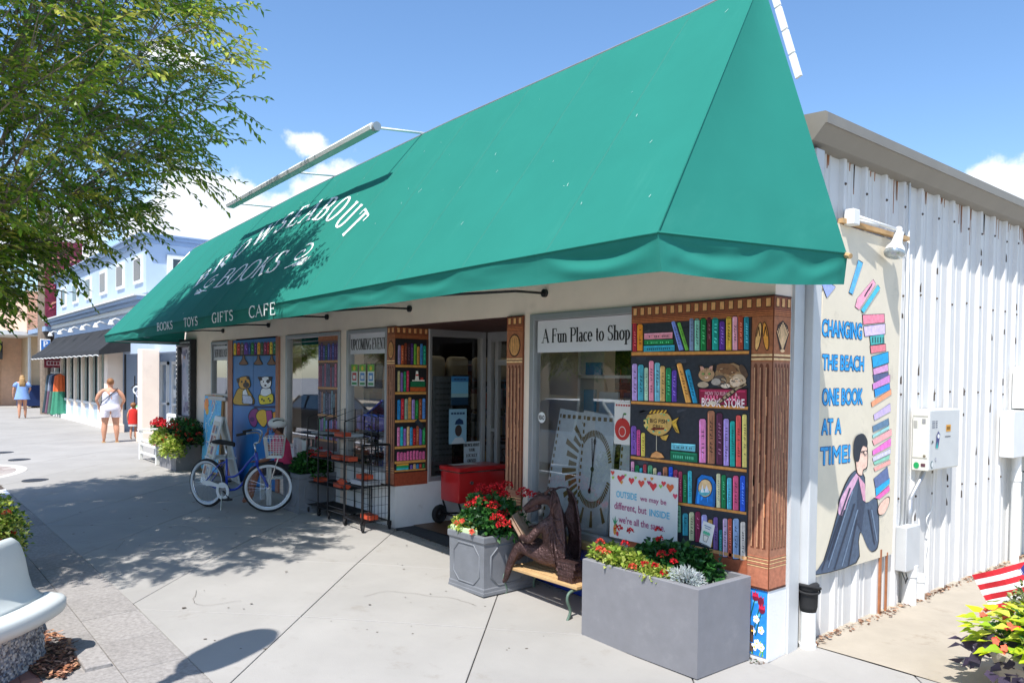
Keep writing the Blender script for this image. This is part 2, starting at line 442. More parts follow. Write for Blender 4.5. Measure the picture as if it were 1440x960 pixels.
# ---- flat paint: polygons laid in thin layers on a surface given by a mapping
class Paint:
    def __init__(s, mp): s.mp = mp; s.mb = MB(); s.k = 0
    def poly(s, pts, col, layer=1.0):
        s.k += 1
        c = rgb(col) if not (isinstance(col, tuple) and len(col) == 4) else col
        vs = [s.mp(u, v, layer * .0016 + (s.k % 5) * .00022) for u, v in pts]
        n = len(vs)
        ar = sum(pts[i][0] * pts[(i + 1) % n][1] - pts[(i + 1) % n][0] * pts[i][1] for i in range(n))
        f = list(range(n))
        if n > 4:
            tr = tessellate_polygon([[Vector((p[0], p[1], 0)) for p in pts]])
            s.mb.add(vs, [list(t) for t in tr], c)
        else:
            s.mb.add(vs, [f], c)
    def rect(s, u0, v0, u1, v1, col, layer=1.0): s.poly([(u0, v0), (u1, v0), (u1, v1), (u0, v1)], col, layer)
    def line(s, pts, w, col, layer=1.0):
        for (a, b), (c, d) in zip(pts[:-1], pts[1:]):
            l = math.hypot(c - a, d - b) or 1e-6; nx, ny = -(d - b) / l * w / 2, (c - a) / l * w / 2
            s.poly([(a + nx, b + ny), (a - nx, b - ny), (c - nx, d - ny), (c + nx, d + ny)], col, layer)
    def ell(s, u, v, ru, rv, col, layer=1.0, n=16, rot=0):
        s.poly([(u + ru * math.cos(a) * math.cos(rot) - rv * math.sin(a) * math.sin(rot), v + ru * math.cos(a) * math.sin(rot) + rv * math.sin(a) * math.cos(rot)) for a in (2 * PI * i / n for i in range(n))], col, layer)
    def book(s, col, q):
        tl, tr, br, bl = q
        def L(u, v):
            a = (tl[0] * (1 - u) + tr[0] * u, tl[1] * (1 - u) + tr[1] * u); b = (bl[0] * (1 - u) + br[0] * u, bl[1] * (1 - u) + br[1] * u)
            return (a[0] * (1 - v) + b[0] * v, a[1] * (1 - v) + b[1] * v)
        w = abs(tr[0] - tl[0]); h = abs(tl[1] - bl[1]) + 1e-6
        vert = h > w
        c3 = ((col >> 16) & 255, (col >> 8) & 255, col & 255)
        hi = tuple(min(255, int(x * 1.22 + 18)) for x in c3)
        mc = tuple(int(x * .45) for x in c3) if sum(c3) > 330 else tuple(min(255, int(x * 1.1 + 90)) for x in c3)
        R = random.Random(int(tl[0] * 977 + tl[1] * 313))
        e = .05 if vert else .02
        k = .22 * w / h if vert else .1
        s.poly([L(-e, k), L(.2, -.015), (L(.8, -.015)), L(1 + e, k), L(1 + e, 1.01), L(-e, 1.01)] if vert else [L(-e, -.08), L(1 + e, -.08), L(1 + e, 1.08), L(-e, 1.08)], (14, 13, 18), 1)
        e = -.06 if vert else -.012
        s.poly([L(-e, k), L(.24, .008), (L(.76, .008)), L(1 + e, k), L(1 + e, .99), L(-e, .99)] if vert else [L(-e, .03), L(1 + e, .03), L(1 + e, .97), L(-e, .97)], c3, 2)
        if vert:
            s.poly([L(.14, k + .02), L(.24, k + .015), L(.24, .96), L(.14, .97)], hi, 3)
            dk_ = tuple(int(x * .8) for x in c3)
            for _ in range(3):
                u_ = R.uniform(.3, .86); a_ = R.uniform(k + .03, .7); s.poly([L(u_, a_), L(u_ + .08, a_ + .02), L(u_ + .06, min(.95, a_ + R.uniform(.1, .4))), L(u_ - .01, min(.94, a_ + R.uniform(.1, .3)))], R.choice((hi, dk_, dk_)), 2.4)
            s.poly([L(.88, k + .05), L(.99, k + .04), L(.99, .97), L(.88, .96)], dk_, 2.5)
            n = int(h / max(w, .004) * 1.5); a0, a1 = .2, .82
            for i in range(n):
                if R.random() < .14: continue
                t0 = a0 + (a1 - a0) * i / n; t1 = t0 + (a1 - a0) / n * .62
                a, b = .4, .74
                j = R.randrange(3)
                if j == 0: s.poly([L(a, t0), L(b, t0), L(b, t0 * .6 + t1 * .4), L(a, t0 * .6 + t1 * .4)], mc, 3)
                elif j == 1: s.poly([L(a, t0), L(b, t0 * .5 + t1 * .5), L(b, t1), L(a, t0 * .5 + t1 * .5)], mc, 3)
                else: s.poly([L(a, t0), L(a + .12, t0), L(a + .12, t1), L(b, t1), L(b, t1 * 1.0 - (t1 - t0) * .25), L(a, t1 - (t1 - t0) * .25)], mc, 3)
        else:
            s.poly([L(.04, .1), L(.96, .1), L(.96, .2), L(.04, .2)], hi, 3)
            n = 12
            for i in range(n):
                if R.random() < .2: continue
                t = .12 + .76 * i / n
                s.poly([L(t, .45), L(t + .03, .42), L(t + .035, .72), L(t + .01, .74)], mc, 3)
    def baked(s, data, soft=False):
        for ly, col, fl in data:
            pts = [(fl[i], fl[i + 1]) for i in range(0, len(fl), 2)]
            if soft and ly >= 0 and len(pts) > 5:
                n = len(pts); q = []
                for i in range(n):
                    p0, p1, p2, p3 = pts[i - 1], pts[i], pts[(i + 1) % n], pts[(i + 2) % n]
                    for t in (0, .33, .67): q.append(tuple(.5 * ((2 * b_) + (c_ - a_) * t + (2 * a_ - 5 * b_ + 4 * c_ - d_) * t * t + (3 * b_ - a_ - 3 * c_ + d_) * t ** 3) * 1.0 for a_, b_, c_, d_ in zip(p0, p1, p2, p3)))
                pts = q
            if ly == -1: s.book(col, pts)
            elif ly == -2:
                s.book(col, pts)
            else: s.poly(pts, col, ly)
# ---- serif letters as strokes (thin/thick pen)
def arc(cx, cy, rx, ry, a0, a1, n=12): return [(cx + rx * math.cos(math.radians(a0 + (a1 - a0) * i / n)), cy + ry * math.sin(math.radians(a0 + (a1 - a0) * i / n))) for i in range(n + 1)]
GL = {
 'A': (.80, [('n', [(.04, 0), (.40, 1)]), ('k', [(.37, 1), (.72, 0)]), ('n', [(.16, .35), (.60, .35)])], [(.04, 0), (.72, 0)]),
 'B': (.72, [('k', [(.14, 0), (.14, 1)]), ('c', [(.14, .98), (.36, .98)] + arc(.36, .76, .22, .22, 90, -90, 8) + [(.14, .54)]), ('c', [(.14, .54), (.38, .54)] + arc(.38, .28, .26, .26, 90, -90, 8) + [(.14, .02)])], [(.1, 0), (.1, 1)]),
 'C': (.78, [('c', arc(.44, .5, .36, .49, 48, 312, 16)), ('n', [(.70, .72), (.70, 1)])], []),
 'D': (.82, [('k', [(.14, 0), (.14, 1)]), ('c', [(.14, .98), (.34, .98)] + arc(.34, .5, .38, .48, 90, -90, 12) + [(.14, .02)])], [(.1, 0), (.1, 1)]),
 'E': (.68, [('k', [(.14, 0), (.14, 1)]), ('n', [(.1, .98), (.58, .98)]), ('n', [(.14, .52), (.46, .52)]), ('n', [(.1, .02), (.6, .02)]), ('n', [(.58, .98), (.58, .80)]), ('n', [(.60, .02), (.60, .22)]), ('n', [(.46, .62), (.46, .42)])], []),
 'F': (.64, [('k', [(.14, 0), (.14, 1)]), ('n', [(.1, .98), (.56, .98)]), ('n', [(.14, .52), (.44, .52)]), ('n', [(.56, .98), (.56, .78)]), ('n', [(.44, .62), (.44, .42)])], [(.14, 0)]),
 'G': (.82, [('c', arc(.44, .5, .36, .49, 48, 310, 16)), ('k', [(.68, .02), (.68, .42)]), ('n', [(.52, .42), (.80, .42)]), ('n', [(.68, .74), (.68, 1)])], []),
 'H': (.82, [('k', [(.14, 0), (.14, 1)]), ('k', [(.66, 0), (.66, 1)]), ('n', [(.14, .52), (.66, .52)])], [(.14, 0), (.14, 1), (.66, 0), (.66, 1)]),
 'I': (.34, [('k', [(.17, 0), (.17, 1)])], [(.17, 0), (.17, 1)]),
 'K': (.78, [('k', [(.14, 0), (.14, 1)]), ('n', [(.64, 1), (.18, .42)]), ('k', [(.30, .58), (.66, 0)])], [(.14, 0), (.14, 1), (.62, 1), (.66, 0)]),
 'L': (.64, [('k', [(.14, 0), (.14, 1)]), ('n', [(.1, .02), (.58, .02)]), ('n', [(.58, .02), (.58, .24)])], [(.14, 1)]),
 'M': (.98, [('n', [(.12, 0), (.14, 1)]), ('k', [(.14, 1), (.46, .05)]), ('n', [(.46, .05), (.80, 1)]), ('k', [(.82, 0), (.82, 1)])], [(.12, 0), (.12, 1), (.82, 0), (.84, 1)]),
 'N': (.84, [('n', [(.14, 0), (.14, 1)]), ('k', [(.14, 1), (.68, 0)]), ('n', [(.68, 0), (.68, 1)])], [(.14, 0), (.1, 1), (.68, 1)]),
 'O': (.84, [('c', arc(.42, .5, .35, .49, 0, 360, 22))], []),
 'P': (.66, [('k', [(.14, 0), (.14, 1)]), ('c', [(.14, .98), (.36, .98)] + arc(.36, .72, .24, .26, 90, -90, 8) + [(.14, .46)])], [(.14, 0), (.1, 1)]),
 'R': (.76, [('k', [(.14, 0), (.14, 1)]), ('c', [(.14, .98), (.36, .98)] + arc(.36, .75, .22, .23, 90, -90, 8) + [(.14, .52)]), ('k', [(.34, .52), (.66, 0)])], [(.14, 0), (.1, 1), (.68, 0)]),
 'S': (.62, [('c', arc(.32, .75, .2, .23, 40, 250, 9) + [(.36, .50)] + arc(.32, .26, .22, .24, 70, -140, 9)), ('n', [(.50, .76), (.50, .98)]), ('n', [(.10, .02), (.10, .26)])], []),
 'T': (.74, [('k', [(.36, 0), (.36, 1)]), ('n', [(.04, .98), (.68, .98)]), ('n', [(.04, .98), (.04, .76)]), ('n', [(.68, .98), (.68, .76)])], [(.36, 0)]),
 'U': (.82, [('c', [(.14, 1), (.14, .35)] + arc(.40, .32, .26, .31, 180, 360, 10) + [(.66, 1)])], [(.14, 1), (.66, 1)]),
 'V': (.78, [('k', [(.08, 1), (.40, 0)]), ('n', [(.40, 0), (.70, 1)])], [(.08, 1), (.70, 1)]),
 'W': (1.06, [('k', [(.06, 1), (.32, 0)]), ('n', [(.32, 0), (.52, .9)]), ('k', [(.50, 1), (.74, 0)]), ('n', [(.74, 0), (.98, 1)])], [(.06, 1), (.50, 1), (.98, 1)]),
 'Y': (.76, [('k', [(.06, 1), (.38, .48)]), ('n', [(.68, 1), (.38, .48)]), ('k', [(.38, 0), (.38, .5)])], [(.06, 1), (.68, 1), (.38, 0)]),
 'a': (.48, [('k', [(.34, .06), (.34, .48)]), ('c', arc(.22, .48, .12, .15, 0, 160, 7)), ('c', [(.34, .36)] + arc(.2, .18, .13, .17, 90, 300, 9) + [(.34, .12)])], [(.38, 0)]),
 'c': (.46, [('c', arc(.25, .32, .19, .31, 45, 315, 12))], []),
 'e': (.50, [('c', arc(.25, .32, .19, .31, 0, 320, 14)), ('n', [(.08, .34), (.42, .34)])], []),
 'h': (.56, [('k', [(.12, 0), (.12, 1)]), ('c', arc(.27, .42, .15, .2, 180, 0, 8) + [(.42, 0)])], [(.12, 0), (.42, 0), (.08, 1)]),
 'l': (.28, [('k', [(.13, 0), (.13, 1)])], [(.13, 0), (.09, 1)]),
 'n': (.56, [('k', [(.12, 0), (.12, .62)]), ('c', arc(.27, .42, .15, .2, 180, 0, 8) + [(.42, 0)])], [(.12, 0), (.42, 0), (.08, .62)]),
 'o': (.52, [('c', arc(.26, .32, .2, .31, 0, 360, 16))], []),
 'p': (.56, [('k', [(.13, -.3), (.13, .62)]), ('c', arc(.26, .32, .19, .3, 130, -130, 12))], [(.13, -.3), (.09, .62)]),
 't': (.34, [('c', [(.16, .85), (.16, .14)] + arc(.25, .14, .09, .13, 180, 300, 5)), ('n', [(.04, .62), (.30, .62)])], []),
 'u': (.56, [('c', [(.12, .62), (.12, .2)] + arc(.26, .18, .14, .17, 180, 340, 8)), ('k', [(.42, 0), (.42, .62)])], [(.08, .62), (.38, .62), (.46, 0)]),
 ' ': (.30, [], [])}
def serif(text, h=1.0, xs=1.0, thick=.13, thin=.045, sp=.02, serw=.13):
    "list of (centre_x, polygons) per letter plus the total width"
    out = []; x = 0
    for ch in text:
        adv, st, se = GL[ch]
        ps = []
        def q(a, b, w0, w1):
            dx, dy = (b[0] - a[0]) * xs, b[1] - a[1]; l = math.hypot(dx, dy) or 1e-6; nx, ny = -dy / l, dx / l
            ps.append([((x + a[0] * xs + nx * w0 / 2) * h, (a[1] + ny * w0 / 2) * h), ((x + a[0] * xs - nx * w0 / 2) * h, (a[1] - ny * w0 / 2) * h), ((x + b[0] * xs - nx * w1 / 2) * h, (b[1] - ny * w1 / 2) * h), ((x + b[0] * xs + nx * w1 / 2) * h, (b[1] + ny * w1 / 2) * h)])
        for kind, pts in st:
            ws = []
            for i in range(len(pts)):
                if kind == 'k': ws.append(thick)
                elif kind == 'n': ws.append(thin)
                else:
                    a = pts[max(i - 1, 0)]; b = pts[min(i + 1, len(pts) - 1)]
                    dx, dy = b[0] - a[0], b[1] - a[1]; l = math.hypot(dx, dy) or 1
                    ws.append(thin + (thick - thin) * abs(dy / l) ** 1.5)
            for i in range(len(pts) - 1): q(pts[i], pts[i + 1], ws[i], ws[i + 1])
        for sx, sy in se:
            if serw: q((sx - serw / xs, sy + (thin / 2 if sy < .5 else -thin / 2)), (sx + serw / xs, sy + (thin / 2 if sy < .5 else -thin / 2)), thin, thin)
        out.append((x * h + adv * xs * h / 2, ps))
        x += adv * xs + sp
    return out, x * h
def put_serif(P, text, u0, v0, u1, v1, col, layer=3, thick=.13, thin=.045, sp=.02, italic=0):
    h = v1 - v0
    _, w = serif(text, h, 1.0, thick, thin, sp)
    k = (u1 - u0) / w
    L, w = serif(text, h, abs(k), thick, thin, sp * abs(k))
    sg = 1
    for _, ps in L:
        for p in ps: P.poly([(u0 + x + italic * y, v0 + y) for x, y in p], col, layer)
_fc = {}
def sans_tris(text, bold=0.0):
    key = (text, bold)
    if key in _fc: return _fc[key]
    cu = bpy.data.curves.new('txt', 'FONT'); cu.body = text; cu.size = 1.0; cu.offset = bold; cu.resolution_u = 3
    o = bpy.data.objects.new('txt', cu); COL.objects.link(o)
    dg = bpy.context.evaluated_depsgraph_get()
    me = bpy.data.meshes.new_from_object(o.evaluated_get(dg))
    r = [[(me.vertices[i].co.x, me.vertices[i].co.y) for i in p.vertices] for p in me.polygons]
    bpy.data.objects.remove(o); bpy.data.curves.remove(cu); bpy.data.meshes.remove(me)
    _fc[key] = r
    return r
def put_sans(P, text, u0, v0, u1, v1, col, layer=3, bold=0.0, mapuv=None):
    T = sans_tris(text, bold)
    if not T: return
    xs = [p[0] for f in T for p in f]; ys = [p[1] for f in T for p in f]
    a, b, c, d = min(xs), max(xs), min(ys), max(ys)
    for f in T:
        pts = [(u0 + (x - a) / (b - a) * (u1 - u0), v0 + (y - c) / (d - c) * (v1 - v0)) for x, y in f]
        if mapuv: pts = [mapuv(*p) for p in pts]
        P.mb.add([P.mp(u, v, layer * .0016) for u, v in pts], [list(range(len(pts)))], rgb(col))
def smooth_path(pts, n=6):
    "Catmull-Rom through 3D points"
    P = [Vector(p) for p in pts]; out = []
    for i in range(len(P) - 1):
        p0 = P[max(i - 1, 0)]; p1 = P[i]; p2 = P[i + 1]; p3 = P[min(i + 2, len(P) - 1)]
        for j in range(n):
            t = j / n
            out.append(.5 * ((2 * p1) + (p2 - p0) * t + (2 * p0 - 5 * p1 + 4 * p2 - p3) * t * t + (3 * p1 - p0 - 3 * p2 + p3) * t ** 3))
    out.append(P[-1]); return out

